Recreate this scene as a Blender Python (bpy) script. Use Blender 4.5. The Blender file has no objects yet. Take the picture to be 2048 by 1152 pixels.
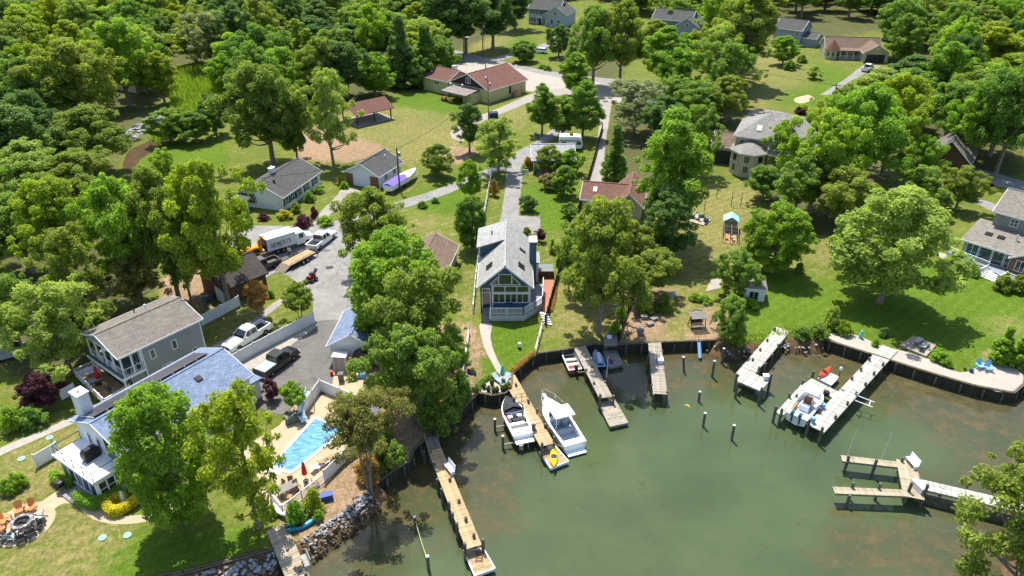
import bpy, math, random
import numpy as np
from mathutils import Vector, Matrix
from mathutils.geometry import delaunay_2d_cdt
random.seed(7); np.random.seed(7)
R = math.radians
scene = bpy.context.scene
COL = scene.collection
# ------------------------------------------------------------------ camera, sky, sun, exposure
TH, FPX, CAMH = R(29.6), 1460.0, 49.0
cam = bpy.data.objects.new('camera', bpy.data.cameras.new('camera'))
COL.objects.link(cam)
cam.location = (0, 0, CAMH)
cam.rotation_euler = (R(90) - TH, 0, 0)
cam.data.sensor_width = 36.0
cam.data.lens = 36.0 * FPX / 2048.0
cam.data.clip_end = 6000
scene.camera = cam
SUN_EL, SUN_AZ = 65.0, -18.0          # azimuth from +Y towards +X
world = bpy.data.worlds.new('World'); scene.world = world; world.use_nodes = True
wn = world.node_tree.nodes; wl = world.node_tree.links
sky = wn.new('ShaderNodeTexSky'); sky.sky_type = 'NISHITA'; sky.sun_disc = False
sky.sun_elevation = R(SUN_EL); sky.sun_rotation = R(SUN_AZ); sky.air_density = 1.0; sky.dust_density = 1.2; sky.ozone_density = 1.0
wn['Background'].inputs['Strength'].default_value = 0.15
wl.new(sky.outputs[0], wn['Background'].inputs['Color'])
sun = bpy.data.objects.new('sun', bpy.data.lights.new('sun', 'SUN')); COL.objects.link(sun)
sun.data.energy = 5.0; sun.data.angle = R(0.53); sun.data.color = (1.0, 0.95, 0.86)
sdir = Vector((math.sin(R(SUN_AZ)) * math.cos(R(SUN_EL)), math.cos(R(SUN_AZ)) * math.cos(R(SUN_EL)), math.sin(R(SUN_EL))))
sun.rotation_euler = sdir.to_track_quat('Z', 'Y').to_euler()
sun.location = sdir * 300
scene.view_settings.view_transform = 'Standard'; scene.view_settings.look = 'None'
scene.view_settings.exposure = 0.70; scene.view_settings.gamma = 1.0; scene.view_settings.use_curve_mapping = False
scene.cycles.max_bounces = 8; scene.cycles.diffuse_bounces = 4; scene.cycles.glossy_bounces = 2
scene.cycles.transmission_bounces = 3; scene.cycles.transparent_max_bounces = 8
scene.cycles.use_denoising = True

# ------------------------------------------------------------------ helpers
ZW = -1.3                                # water level; the lawns lie at 0
def G(px, py, z=0.0):
    """ground position (at height z) of a point seen in the survey photograph"""
    u = (px - 1024) / FPX; v = (py - 576) / FPX
    dy = math.cos(TH) - v * math.sin(TH); dz = -math.sin(TH) - v * math.cos(TH)
    t = (z - CAMH) / dz
    return Vector((u * t, dy * t, z))
def PX(p):
    ry, rz = p[1], p[2] - CAMH
    zc = ry * math.cos(TH) - rz * math.sin(TH); yc = -(ry * math.sin(TH) + rz * math.cos(TH))
    return 1024 + FPX * p[0] / zc, 576 + FPX * yc / zc
def tag(o, label=None, cat=None, group=None, kind=None):
    if label: o['label'] = label
    if cat: o['category'] = cat
    if group: o['group'] = group
    if kind: o['kind'] = kind
    return o
def T(name, loc, rz=0.0, label=None, cat=None, group=None):
    o = bpy.data.objects.new(name, None); COL.objects.link(o)
    o.empty_display_size = 0.3
    o.location = loc; o.rotation_euler = (0, 0, rz)
    return tag(o, label, cat, group)
def inst(name, mesh, parent=None, loc=(0, 0, 0), rz=0.0, sc=None, rot=None, mat=None):
    o = bpy.data.objects.new(name, mesh); COL.objects.link(o)
    if parent: o.parent = parent
    o.location = loc; o.rotation_euler = rot if rot else (0, 0, rz)
    if sc: o.scale = sc
    if mat:
        o.material_slots[0].link = 'OBJECT'; o.material_slots[0].material = mat
    return o
def copy_tree(o, parent=None):
    c = o.copy(); COL.objects.link(c)
    if parent: c.parent = parent
    for ch in list(o.children): copy_tree(ch, c)
    return c
class MB:
    def __init__(s): s.v = []; s.f = []; s.m = []; s.cm = 0
    def add(s, vs, fs):
        b = len(s.v); s.v += [tuple(p) for p in vs]; s.f += [tuple(i + b for i in f) for f in fs]; s.m += [s.cm] * len(fs); return s
    def box(s, x0, x1, y0, y1, z0, z1):
        return s.add([(x0,y0,z0),(x1,y0,z0),(x1,y1,z0),(x0,y1,z0),(x0,y0,z1),(x1,y0,z1),(x1,y1,z1),(x0,y1,z1)],
                     [(3,2,1,0),(4,5,6,7),(0,1,5,4),(1,2,6,5),(2,3,7,6),(3,0,4,7)])
    def obox(s, c, size, rz=0.0, ry=0.0, rx=0.0):
        m = Matrix.Translation(c) @ Matrix.Rotation(rz,4,'Z') @ Matrix.Rotation(ry,4,'Y') @ Matrix.Rotation(rx,4,'X')
        x,y,z = size[0]/2,size[1]/2,size[2]/2
        vs = [m @ Vector(p) for p in [(-x,-y,-z),(x,-y,-z),(x,y,-z),(-x,y,-z),(-x,-y,z),(x,-y,z),(x,y,z),(-x,y,z)]]
        return s.add(vs, [(3,2,1,0),(4,5,6,7),(0,1,5,4),(1,2,6,5),(2,3,7,6),(3,0,4,7)])
    def bar(s, a, b, w, h):
        a = Vector(a); b = Vector(b); d = b - a
        rz = math.atan2(d.y, d.x); ry = -math.atan2(d.z, math.hypot(d.x, d.y))
        return s.obox((a + b) / 2, (d.length, w, h), rz, ry)
    def tube(s, p0, p1, r0, r1=None, n=8, cap=True):
        r1 = r0 if r1 is None else r1
        return s.path([p0, p1], [r0, r1], n, cap)
    def path(s, pts, rs, n=8, cap=True):
        pts = [Vector(p) for p in pts]; vs = []; k = len(pts)
        for i, p in enumerate(pts):
            d = (pts[min(i+1,k-1)] - pts[max(i-1,0)]).normalized()
            a = Vector((1,0,0)) if abs(d.x) < .8 else Vector((0,1,0))
            u = d.cross(a).normalized(); w = d.cross(u)
            for j in range(n):
                t = 2*math.pi*j/n; vs.append(p + (u*math.cos(t) + w*math.sin(t))*rs[i])
        fs = [(i*n+j, i*n+(j+1)%n, (i+1)*n+(j+1)%n, (i+1)*n+j) for i in range(k-1) for j in range(n)]
        if cap: fs += [tuple(range(n-1,-1,-1)), tuple(range((k-1)*n, k*n))]
        return s.add(vs, fs)
    def rings(s, rs, cap=True):
        n = len(rs[0]); vs = [p for r in rs for p in r]
        fs = [(i*n+j, i*n+(j+1)%n, (i+1)*n+(j+1)%n, (i+1)*n+j) for i in range(len(rs)-1) for j in range(n)]
        if cap: fs += [tuple(range(n-1,-1,-1)), tuple(range((len(rs)-1)*n, len(rs)*n))]
        return s.add(vs, fs)
    def prism(s, poly, z0, z1):
        n = len(poly)
        vs = [(p[0],p[1],z0) for p in poly] + [(p[0],p[1],z1) for p in poly]
        return s.add(vs, [tuple(range(n-1,-1,-1)), tuple(range(n,2*n))] + [(i,(i+1)%n,n+(i+1)%n,n+i) for i in range(n)])
    def lathe(s, prof, c=(0,0,0), n=12):
        return s.rings([[(c[0]+r*math.cos(2*math.pi*j/n), c[1]+r*math.sin(2*math.pi*j/n), c[2]+z) for j in range(n)] for r,z in prof])
    def ball(s, c, r, sz=1.0, n=8):
        return s.lathe([(max(.001,r*math.sin(math.pi*k/5)), -r*sz*math.cos(math.pi*k/5)) for k in range(6)], c, n)
    def mesh(s, name, mats, smooth=False):
        me = bpy.data.meshes.new(name); me.from_pydata(s.v, [], s.f)
        for m in (mats if isinstance(mats, (list, tuple)) else [mats]): me.materials.append(m)
        if any(s.m): me.polygons.foreach_set('material_index', s.m)
        nl = len(me.loops); uv = me.uv_layers.new(name='UVMap')
        co = np.empty(len(me.vertices)*3, 'f'); me.vertices.foreach_get('co', co); co = co.reshape(-1,3)
        out = np.zeros((nl,2),'f')
        for p in me.polygons:
            n = p.normal
            if abs(n.z) > .995: t = Vector((1,0,0))
            else: t = Vector((-n.y, n.x, 0)).normalized()
            b = n.cross(t)
            for li in p.loop_indices:
                c = co[me.loops[li].vertex_index]
                out[li,0] = c[0]*t.x+c[1]*t.y+c[2]*t.z; out[li,1] = c[0]*b.x+c[1]*b.y+c[2]*b.z
        uv.data.foreach_set('uv', out.ravel())
        if smooth: me.polygons.foreach_set('use_smooth', [True]*len(me.polygons))
        me.update(); return me
    def build(s, name, mats, parent=None, loc=(0,0,0), rz=0.0, smooth=False):
        return inst(name, s.mesh(name, mats, smooth), parent, loc, rz)
def catmull(pts, seg=4, closed=False):
    out = []; n = len(pts)
    rng = range(n) if closed else range(n-1)
    for i in rng:
        p0 = pts[(i-1)%n] if closed else pts[max(i-1,0)]; p1 = pts[i]; p2 = pts[(i+1)%n]; p3 = pts[(i+2)%n] if closed else pts[min(i+2,n-1)]
        for k in range(seg):
            t = k/seg
            out.append(tuple(.5*((2*p1[c])+(-p0[c]+p2[c])*t+(2*p0[c]-5*p1[c]+4*p2[c]-p3[c])*t*t+(-p0[c]+3*p1[c]-3*p2[c]+p3[c])*t**3) for c in range(2)))
    if not closed: out.append(tuple(pts[-1][:2]))
    return out

# ------------------------------------------------------------------ materials
def lin(c):
    return tuple(((x/255)/12.92 if x/255 <= .04045 else ((x/255+.055)/1.055)**2.4) for x in c)
def S(r, g, b, k=1.0):
    return tuple(min(.9, x*k) for x in lin((r,g,b))) + (1.0,)
MATS = {}
def M(name, col, rough=.75, var=.12, scale=2.0, bump=0.0, bscale=8.0, col2=None, spec=.3, metal=0.0, pattern=None, coords=None, w=.5, h=.25, stain=0.0, crack=0.0):
    """one procedural material: colour broken up by two noises, a pattern with relief where asked"""
    if name in MATS: return MATS[name]
    m = bpy.data.materials.new(name); m.use_nodes = True; MATS[name] = m
    nt = m.node_tree; N = nt.nodes; Lk = nt.links; bs = N['Principled BSDF']
    bs.inputs['Roughness'].default_value = rough; bs.inputs['Metallic'].default_value = metal
    bs.inputs['Specular IOR Level'].default_value = spec
    tc = N.new('ShaderNodeTexCoord')
    src = tc.outputs['UV'] if coords == 'uv' else tc.outputs['Object']
    if coords == 'world': src = N.new('ShaderNodeNewGeometry').outputs['Position']
    nz = N.new('ShaderNodeTexNoise'); nz.inputs['Scale'].default_value = scale; nz.inputs['Detail'].default_value = 6; nz.inputs['Roughness'].default_value = .65
    Lk.new(src, nz.inputs['Vector'])
    rp = N.new('ShaderNodeValToRGB'); rp.color_ramp.elements[0].position = .3; rp.color_ramp.elements[1].position = .7
    c2 = col2 if col2 else tuple(x*(1-2*var) for x in col[:3]) + (1,)
    c1 = col if col2 else tuple(min(.95, x*(1+var)) for x in col[:3]) + (1,)
    rp.color_ramp.elements[0].color = c2; rp.color_ramp.elements[1].color = c1
    Lk.new(nz.outputs['Fac'], rp.inputs['Fac']); out = rp.outputs['Color']; height = None
    if pattern in ('shingle','brick','paver'):
        bt = N.new('ShaderNodeTexBrick'); bt.inputs['Scale'].default_value = 1.0
        bt.inputs['Brick Width'].default_value = w; bt.inputs['Row Height'].default_value = h
        bt.inputs['Mortar Size'].default_value = h*(.05 if pattern != 'shingle' else .07); bt.inputs['Mortar Smooth'].default_value = .3
        bt.inputs['Color1'].default_value = (1,1,1,1); bt.inputs['Color2'].default_value = (.76,.76,.76,1); bt.inputs['Mortar'].default_value = (.52,.52,.52,1)
        Lk.new(tc.outputs['UV'], bt.inputs['Vector'])
        mx = N.new('ShaderNodeMix'); mx.data_type = 'RGBA'; mx.blend_type = 'MULTIPLY'; mx.inputs[0].default_value = 1.0
        Lk.new(out, mx.inputs[6]); Lk.new(bt.outputs['Color'], mx.inputs[7]); out = mx.outputs[2]; height = bt.outputs['Fac']
    if pattern in ('siding','plank','seam'):
        wv = N.new('ShaderNodeTexWave'); wv.wave_type = 'BANDS'; wv.bands_direction = 'Y' if pattern == 'siding' else 'X'; wv.wave_profile = 'SAW'
        wv.inputs['Scale'].default_value = .314/h if h else 1; Lk.new(tc.outputs['UV'], wv.inputs['Vector'])
        rr = N.new('ShaderNodeValToRGB'); rr.color_ramp.elements[0].position = 0; rr.color_ramp.elements[1].position = .18
        rr.color_ramp.elements[0].color = (.62,.62,.62,1); rr.color_ramp.elements[1].color = (1,1,1,1)
        Lk.new(wv.outputs['Fac'], rr.inputs['Fac'])
        mx = N.new('ShaderNodeMix'); mx.data_type = 'RGBA'; mx.blend_type = 'MULTIPLY'; mx.inputs[0].default_value = .8
        Lk.new(out, mx.inputs[6]); Lk.new(rr.outputs['Color'], mx.inputs[7]); out = mx.outputs[2]; height = wv.outputs['Fac']
    if stain:
        n2 = N.new('ShaderNodeTexNoise'); n2.inputs['Scale'].default_value = .35; n2.inputs['Detail'].default_value = 8; n2.inputs['Roughness'].default_value = .7
        Lk.new(src, n2.inputs['Vector'])
        r2 = N.new('ShaderNodeValToRGB'); r2.color_ramp.elements[0].position = .35; r2.color_ramp.elements[1].position = .65
        r2.color_ramp.elements[0].color = (1-stain,)*3 + (1,); r2.color_ramp.elements[1].color = (1,1,1,1)
        Lk.new(n2.outputs['Fac'], r2.inputs['Fac'])
        mx = N.new('ShaderNodeMix'); mx.data_type = 'RGBA'; mx.blend_type = 'MULTIPLY'; mx.inputs[0].default_value = 1.0
        Lk.new(out, mx.inputs[6]); Lk.new(r2.outputs['Color'], mx.inputs[7]); out = mx.outputs[2]
    if crack:
        nw = N.new('ShaderNodeTexNoise'); nw.inputs['Scale'].default_value = .8; nw.inputs['Detail'].default_value = 4; Lk.new(src, nw.inputs['Vector'])
        va = N.new('ShaderNodeMixRGB'); va.blend_type = 'ADD'; va.inputs[0].default_value = 1.6; Lk.new(src, va.inputs[1]); Lk.new(nw.outputs['Color'], va.inputs[2])
        vo = N.new('ShaderNodeTexVoronoi'); vo.feature = 'DISTANCE_TO_EDGE'; vo.inputs['Scale'].default_value = crack; Lk.new(va.outputs[0], vo.inputs['Vector'])
        r3 = N.new('ShaderNodeValToRGB'); r3.color_ramp.elements[0].position = .004; r3.color_ramp.elements[1].position = .016; r3.color_ramp.elements[0].color = (.78,.78,.78,1); r3.color_ramp.elements[1].color = (1,1,1,1); Lk.new(vo.outputs['Distance'], r3.inputs['Fac'])
        mx = N.new('ShaderNodeMix'); mx.data_type = 'RGBA'; mx.blend_type = 'MULTIPLY'; mx.inputs[0].default_value = 1.0
        Lk.new(out, mx.inputs[6]); Lk.new(r3.outputs['Color'], mx.inputs[7]); out = mx.outputs[2]
    Lk.new(out, bs.inputs['Base Color'])
    if bump:
        bp = N.new('ShaderNodeBump'); bp.inputs['Strength'].default_value = bump; bp.inputs['Distance'].default_value = .05
        if height is None:
            n3 = N.new('ShaderNodeTexNoise'); n3.inputs['Scale'].default_value = bscale; n3.inputs['Detail'].default_value = 5; Lk.new(src, n3.inputs['Vector']); height = n3.outputs['Fac']
        Lk.new(height, bp.inputs['Height']); Lk.new(bp.outputs['Normal'], bs.inputs['Normal'])
    return m
white_paint = M('white_paint', (.78,.79,.80,1), .45, .04, 1.5, stain=.12)
white_vinyl = M('white_vinyl', (.80,.82,.84,1), .4, .03, 1.2, stain=.1)
dark_metal = M('dark_metal', (.02,.02,.022,1), .45, .2, 4)
grey_metal = M('grey_metal', (.35,.36,.37,1), .4, .1, 4, metal=.6)
chrome = M('chrome', (.7,.7,.72,1), .2, .05, 4, metal=1)
rubber = M('rubber', (.018,.018,.018,1), .85, .2, 6)
glass_dark = M('glass_dark', (.012,.018,.024,1), .06, .3, .6, spec=.9)
glass_room = M('glass_room', (.035,.05,.06,1), .05, .5, .8, col2=(.008,.012,.018,1), spec=1.0)
wood_post = M('wood_post', S(92,88,78), .9, .25, 3, bump=.4, bscale=14)
pile_wood = M('pile_wood', S(104,104,92), .9, .3, 2.5, bump=.4, bscale=14)
bark = M('bark', S(140,128,112), .95, .3, 3, bump=.6, bscale=9)
bark_dark = M('bark_dark', S(74,64,54), .95, .3, 3, bump=.6, bscale=9)
# ------------------------------------------------------------------ shoreline, ground, water
SH = [(-200,1190),(150,1185),(367,1146),(548,1097),(600,1088),(660,1050),(742,985),(748,968),(792,936),(818,922),(826,900),(850,878),(905,833),(952,790),
      (958,786),(985,791),(1010,786),(1022,776),(1024,748),(1050,722),(1075,707),(1140,697),(1186,688),(1236,689),(1330,684),(1436,680),
      (1444,690),(1466,692),(1490,684),(1520,688),(1560,674),(1600,680),(1645,678),(1740,708),(1850,743),(1950,772),(2026,786),(2052,764),
      (2150,760),(2230,850),(2110,960),(2060,1000),(2085,1060),(2060,1130),(2100,1250)]
shore = [G(*p) for p in SH]
shore2 = [(p.x, p.y) for p in shore]
water_loop = shore2 + [(70,-20),(70,-80),(-90,-80),(-90, shore2[0][1])]
def inside(x, y, poly):
    c = False; n = len(poly); j = n-1
    for i in range(n):
        xi, yi = poly[i][0], poly[i][1]; xj, yj = poly[j][0], poly[j][1]
        if (yi > y) != (yj > y) and x < (xj-xi)*(y-yi)/(yj-yi)+xi: c = not c
        j = i
    return c
def inside_np(X, Y, poly):
    c = np.zeros(X.shape, bool); n = len(poly); j = n-1
    for i in range(n):
        xi, yi = poly[i][0], poly[i][1]; xj, yj = poly[j][0], poly[j][1]
        if yi != yj:
            c ^= ((yi > Y) != (yj > Y)) & (X < (xj-xi)*(Y-yi)/(yj-yi)+xi)
        j = i
    return c
def gpoly(px): return [tuple(G(*p)[:2]) for p in px]
# zones of the ground: what grows or lies there (dry grass, lush lawn, mulch and earth, leaf litter of the woods)
ZONES = {
 'dry': [[(700,200),(960,235),(920,290),(860,330),(700,320),(640,300),(600,320),(600,260)],
         [(0,905),(165,840),(250,960),(270,1060),(200,1152),(0,1152)],[(1100,560),(1240,560),(1240,670),(1100,690)],
         [(960,480),(1000,480),(950,640),(915,640)],[(1000,380),(960,480),(985,480)],[(1480,60),(1600,100),(1640,150),(1480,250)],
         [(1380,380),(1530,360),(1530,420),(1420,520),(1370,470)],[(930,60),(1040,60),(1000,110),(940,110)],
         [(1060,200),(960,240),(1000,270),(1060,250)],[(1250,560),(1300,520),(1430,640),(1420,680),(1330,680)],
         [(330,560),(430,520),(440,660),(300,640)],[(1360,450),(1420,470),(1400,560),(1340,560)],[(1390,690),(1330,690),(1400,560),(1470,480),(1500,470),(1440,560)],[(420,660),(540,600),(560,640),(430,720)],[(800,420),(900,440),(880,480),(830,470)],[(1980,640),(2048,620),(2048,680),(1990,680)],
         [(1600,480),(1690,470),(1680,540),(1630,540)]],
 'lush': [[(1590,560),(1680,560),(1900,520),(2060,580),(2060,700),(1960,760),(1830,690),(1650,670),(1480,680),(1480,620)],
          [(975,640),(1080,640),(1065,710),(1020,745),(985,680)],[(850,160),(880,190),(960,205),(920,260),(800,230),(780,190)],
          [(1040,370),(1160,360),(1120,470),(1060,460)],[(1590,110),(1720,150),(1640,215),(1540,210),(1500,180)],[(270,290),(450,280),(460,330),(280,400)],
          [(940,680),(985,660),(1010,750),(940,790)],[(180,1060),(540,1060),(540,1100),(360,1150),(180,1152)],[(350,190),(400,150),(470,150),(440,260),(350,250)],
          [(800,395),(920,350),(960,345),(950,430),(860,430)],[(1490,540),(1600,540),(1600,680),(1470,690)],[(980,80),(1050,70),(1120,120),(1010,110)],[(1850,640),(1980,600),(2048,640),(1960,740)]],
 'mulch': [[(1240,600),(1300,570),(1350,580),(1300,680),(1240,690)],[(1395,640),(1440,600),(1450,680),(1370,690)],[(600,260),(690,270),(780,300),(700,320),(600,320)],
           [(640,960),(760,890),(800,880),(820,900),(740,980),(600,1080),(560,1060)],[(0,960),(50,950),(60,985),(0,1010)],[(90,880),(150,860),(155,870),(100,890)],[(870,300),(960,290),(940,320),(880,330)],
           [(1880,505),(1990,550),(1980,560),(1880,512)],[(1960,705),(2010,705),(2040,745),(1965,735)],[(330,540),(420,510),(430,600),(330,640)],
           [(700,760),(930,640),(960,700),(920,840),(820,890),(740,860)]],
 'wood': [[(0,0),(520,0),(760,0),(900,30),(920,130),(860,190),(780,190),(600,260),(470,250),(490,170),(400,140),(330,190),(300,260),(230,330),(250,440),(330,560),(200,760),(0,760)],
          [(1180,20),(1280,60),(1280,90),(1230,170),(1150,170),(1120,100)],[(1230,180),(1500,150),(1500,330),(1380,340),(1250,420),(1380,560),(1280,580),(1200,560),(1260,400),(1200,330)],
          [(1480,0),(2048,0),(2048,360),(1900,330),(1700,420),(1860,480),(1620,470),(1500,380),(1600,300),(1800,160),(1780,60),(1600,90),(1500,60)],
          [(840,0),(1050,0),(1040,50),(900,110)],[(-400,-100),(2400,-100),(2400,0),(-400,0)]],
}
def axis(stops):
    out = [stops[0][0]]
    for (a, _), (b, st) in zip(stops[:-1], stops[1:]):
        n = max(1, int(round((b-a)/st))); out += [a+(b-a)*(k+1)/n for k in range(n)]
    return out
xs = axis([(-2500,0),(-400,300),(-160,10),(-75,2.2),(75,1.1),(160,2.2),(400,10),(2500,300)])
ys = axis([(-150,0),(20,20),(100,1.1),(180,2.0),(360,4.5),(600,30),(4000,400)])
X, Y = np.meshgrid(xs, ys); X = X.ravel(); Y = Y.ravel()
rng = np.random.RandomState(3)
inner = (np.abs(X) < 390) & (Y < 580) & (Y > 22)
X = X + np.where(inner, rng.uniform(-.3,.3,X.size), 0); Y = Y + np.where(inner, rng.uniform(-.3,.3,Y.size), 0)
wl_ = np.array(water_loop)
inw = inside_np(X, Y, water_loop)
dmin = np.full(X.shape, 1e9)
for i in range(len(water_loop)):
    a = wl_[i]; b = wl_[(i+1) % len(wl_)]; d = b-a; L2 = (d**2).sum()
    t = np.clip(((X-a[0])*d[0]+(Y-a[1])*d[1])/L2, 0, 1)
    dmin = np.minimum(dmin, np.hypot(X-a[0]-t*d[0], Y-a[1]-t*d[1]))
keep = (~inw) & (dmin > .35)
pts = [Vector((x, y)) for x, y in zip(X[keep], Y[keep])]
nb = len(pts); pts += [Vector(p) for p in water_loop]
ed = [(nb+i, nb+(i+1) % len(water_loop)) for i in range(len(water_loop))]
ov, oe, of, _, _, _ = delaunay_2d_cdt(pts, ed, [], 0, 1e-4)
cx = np.array([[ (ov[f[0]].x+ov[f[1]].x+ov[f[2]].x)/3, (ov[f[0]].y+ov[f[1]].y+ov[f[2]].y)/3] for f in of])
land = ~inside_np(cx[:,0], cx[:,1], water_loop)
faces = [tuple(f) for f, l in zip(of, land) if l]
gv = np.array([(p.x, p.y) for p in ov])
# very gentle unevenness away from the shore and built-up places
me = bpy.data.meshes.new('ground')
me.from_pydata([(x, y, 0.0) for x, y in gv], [], faces)
W = np.zeros((len(gv), 4), 'f')
for k, key in enumerate(('dry','lush','mulch','wood')):
    for pl in ZONES[key]: W[:,k] = np.maximum(W[:,k], inside_np(gv[:,0], gv[:,1], gpoly(pl)))
Wf = W.copy(); E_ = np.array([(f[i], f[(i+1)%3]) for f in faces for i in range(3)])
for it in range(3):
    acc = Wf.copy(); cnt = np.ones(len(gv))
    np.add.at(acc, E_[:,0], Wf[E_[:,1]]); np.add.at(acc, E_[:,1], Wf[E_[:,0]]); np.add.at(cnt, E_[:,0], 1); np.add.at(cnt, E_[:,1], 1)
    Wf = acc/cnt[:,None]
at = me.color_attributes.new('cover', 'FLOAT_COLOR', 'POINT'); at.data.foreach_set('color', Wf.ravel().astype('f'))
gm = bpy.data.materials.new('turf'); gm.use_nodes = True
nt = gm.node_tree; N = nt.nodes; Lk = nt.links; bs = N['Principled BSDF']; bs.inputs['Roughness'].default_value = .95; bs.inputs['Specular IOR Level'].default_value = .1
geo = N.new('ShaderNodeNewGeometry'); ca = N.new('ShaderNodeVertexColor'); ca.layer_name = 'cover'
sp = N.new('ShaderNodeSeparateColor'); Lk.new(ca.outputs['Color'], sp.inputs['Color'])
def noise(sc, det=6, ro=.6):
    n = N.new('ShaderNodeTexNoise'); n.inputs['Scale'].default_value = sc; n.inputs['Detail'].default_value = det; n.inputs['Roughness'].default_value = ro
    Lk.new(geo.outputs['Position'], n.inputs['Vector']); return n.outputs['Fac']
def ramp(f, p0, p1, c0=(0,0,0,1), c1=(1,1,1,1)):
    r = N.new('ShaderNodeValToRGB'); e = r.color_ramp.elements; e[0].position = p0; e[1].position = p1; e[0].color = c0; e[1].color = c1
    Lk.new(f, r.inputs['Fac']); return r.outputs['Color']
def mixc(f, a, b, bl='MIX'):
    m = N.new('ShaderNodeMix'); m.data_type = 'RGBA'; m.blend_type = bl
    for s_, i in ((f,0),(a,6),(b,7)):
        if hasattr(s_, 'links') or hasattr(s_, 'is_linked'): Lk.new(s_, m.inputs[i])
        else: m.inputs[i].default_value = s_
    return m.outputs[2]
def math_(op, a, b):
    m = N.new('ShaderNodeMath'); m.operation = op; m.use_clamp = True
    for s_, i in ((a,0),(b,1)):
        if hasattr(s_, 'is_linked'): Lk.new(s_, m.inputs[i])
        else: m.inputs[i].default_value = s_
    return m.outputs[0]
big = noise(.09, 5); mid = noise(.45, 7, .7); fine = noise(3.2, 4, .7); vf = noise(9, 3, .7)
grass = ramp(fine, .3, .7, (.088,.118,.018,1), (.160,.200,.032,1))
lush_c = ramp(fine, .3, .7, (.066,.118,.010,1), (.122,.202,.020,1))
dry_c = ramp(fine, .3, .7, (.18,.152,.058,1), (.31,.26,.115,1))
earth = ramp(fine, .3, .7, (.20,.125,.075,1), (.40,.29,.19,1))
litter = ramp(fine, .3, .7, (.052,.066,.020,1), (.135,.130,.055,1))
def soft(w, lo=.36, hi=.64, k=.55, n=mid):
    # weight broken up by noise
    s_ = math_('ADD', math_('MULTIPLY', w, 1.0), math_('MULTIPLY', math_('SUBTRACT', n, .5), k))
    m = N.new('ShaderNodeMath'); m.operation = 'SUBTRACT'; Lk.new(n, m.inputs[0]); m.inputs[1].default_value = .5
    m2 = N.new('ShaderNodeMath'); m2.operation = 'MULTIPLY_ADD'; Lk.new(m.outputs[0], m2.inputs[0]); m2.inputs[1].default_value = k*2.4; Lk.new(w, m2.inputs[2])
    return ramp(m2.outputs[0], lo, hi)
c = mixc(ramp(mid, .50, .72), grass, dry_c)
c = mixc(soft(sp.outputs['Green']), c, mixc(ramp(mid,.58,.76), lush_c, grass))
dn = N.new('ShaderNodeMath'); dn.operation = 'MULTIPLY'; Lk.new(soft(sp.outputs['Red'], .2, .85, .7), dn.inputs[0]); dn.inputs[1].default_value = 1.0
tuft = ramp(noise(1.7, 7, .72), .40, .58)
dm_ = N.new('ShaderNodeMath'); dm_.operation = 'MULTIPLY'; Lk.new(dn.outputs[0], dm_.inputs[0]); Lk.new(tuft, dm_.inputs[1])
c = mixc(dm_.outputs[0], c, dry_c)
c = mixc(soft(ca.outputs['Alpha'], .35, .8, .8), c, litter)
c = mixc(soft(sp.outputs['Blue'], .22, .5, .45), c, earth)
c = mixc(.55, c, ramp(big, .3, .7, (.72,.76,.70,1), (1.15,1.1,1.1,1)), 'MULTIPLY')
c = mixc(.55, c, ramp(vf, .36, .64, (.5,.54,.5,1), (1.35,1.3,1.3,1)), 'MULTIPLY')
blot = noise(1.1, 8, .75)
mw = N.new('ShaderNodeTexWave'); mw.inputs['Scale'].default_value = .22; mw.inputs['Distortion'].default_value = 2.2; mw.inputs['Detail'].default_value = 3; mw.inputs['Detail Scale'].default_value = .6
mpp = N.new('ShaderNodeMapping'); mpp.inputs['Rotation'].default_value = (0,0,.9); Lk.new(geo.outputs['Position'], mpp.inputs['Vector']); Lk.new(mpp.outputs[0], mw.inputs['Vector'])
c = mixc(.3, c, ramp(mw.outputs['Fac'], .35, .65, (.74,.8,.74,1), (1.12,1.1,1.12,1)), 'MULTIPLY')
stk = N.new('ShaderNodeTexNoise'); stk.inputs['Scale'].default_value = 2.0; stk.inputs['Detail'].default_value = 5; mps = N.new('ShaderNodeMapping'); mps.inputs['Scale'].default_value = (2.4,.22,1); mps.inputs['Rotation'].default_value = (0,0,.6); Lk.new(geo.outputs['Position'], mps.inputs['Vector']); Lk.new(mps.outputs[0], stk.inputs['Vector'])
c = mixc(.45, c, ramp(stk.outputs['Fac'], .35, .65, (.7,.76,.66,1), (1.22,1.16,1.2,1)), 'MULTIPLY')
c = mixc(.6, c, ramp(blot, .34, .66, (.66,.74,.62,1), (1.3,1.2,1.3,1)), 'MULTIPLY')
c = mixc(ramp(blot, .62, .74, (0,0,0,1), (.55,.55,.55,1)), c, dry_c)
Lk.new(c, bs.inputs['Base Color'])
bp = N.new('ShaderNodeBump'); bp.inputs['Strength'].default_value = .7; bp.inputs['Distance'].default_value = .12; Lk.new(vf, bp.inputs['Height']); Lk.new(bp.outputs['Normal'], bs.inputs['Normal'])
me.materials.append(gm)
ground = inst('ground', me); tag(ground, kind='structure')
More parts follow.
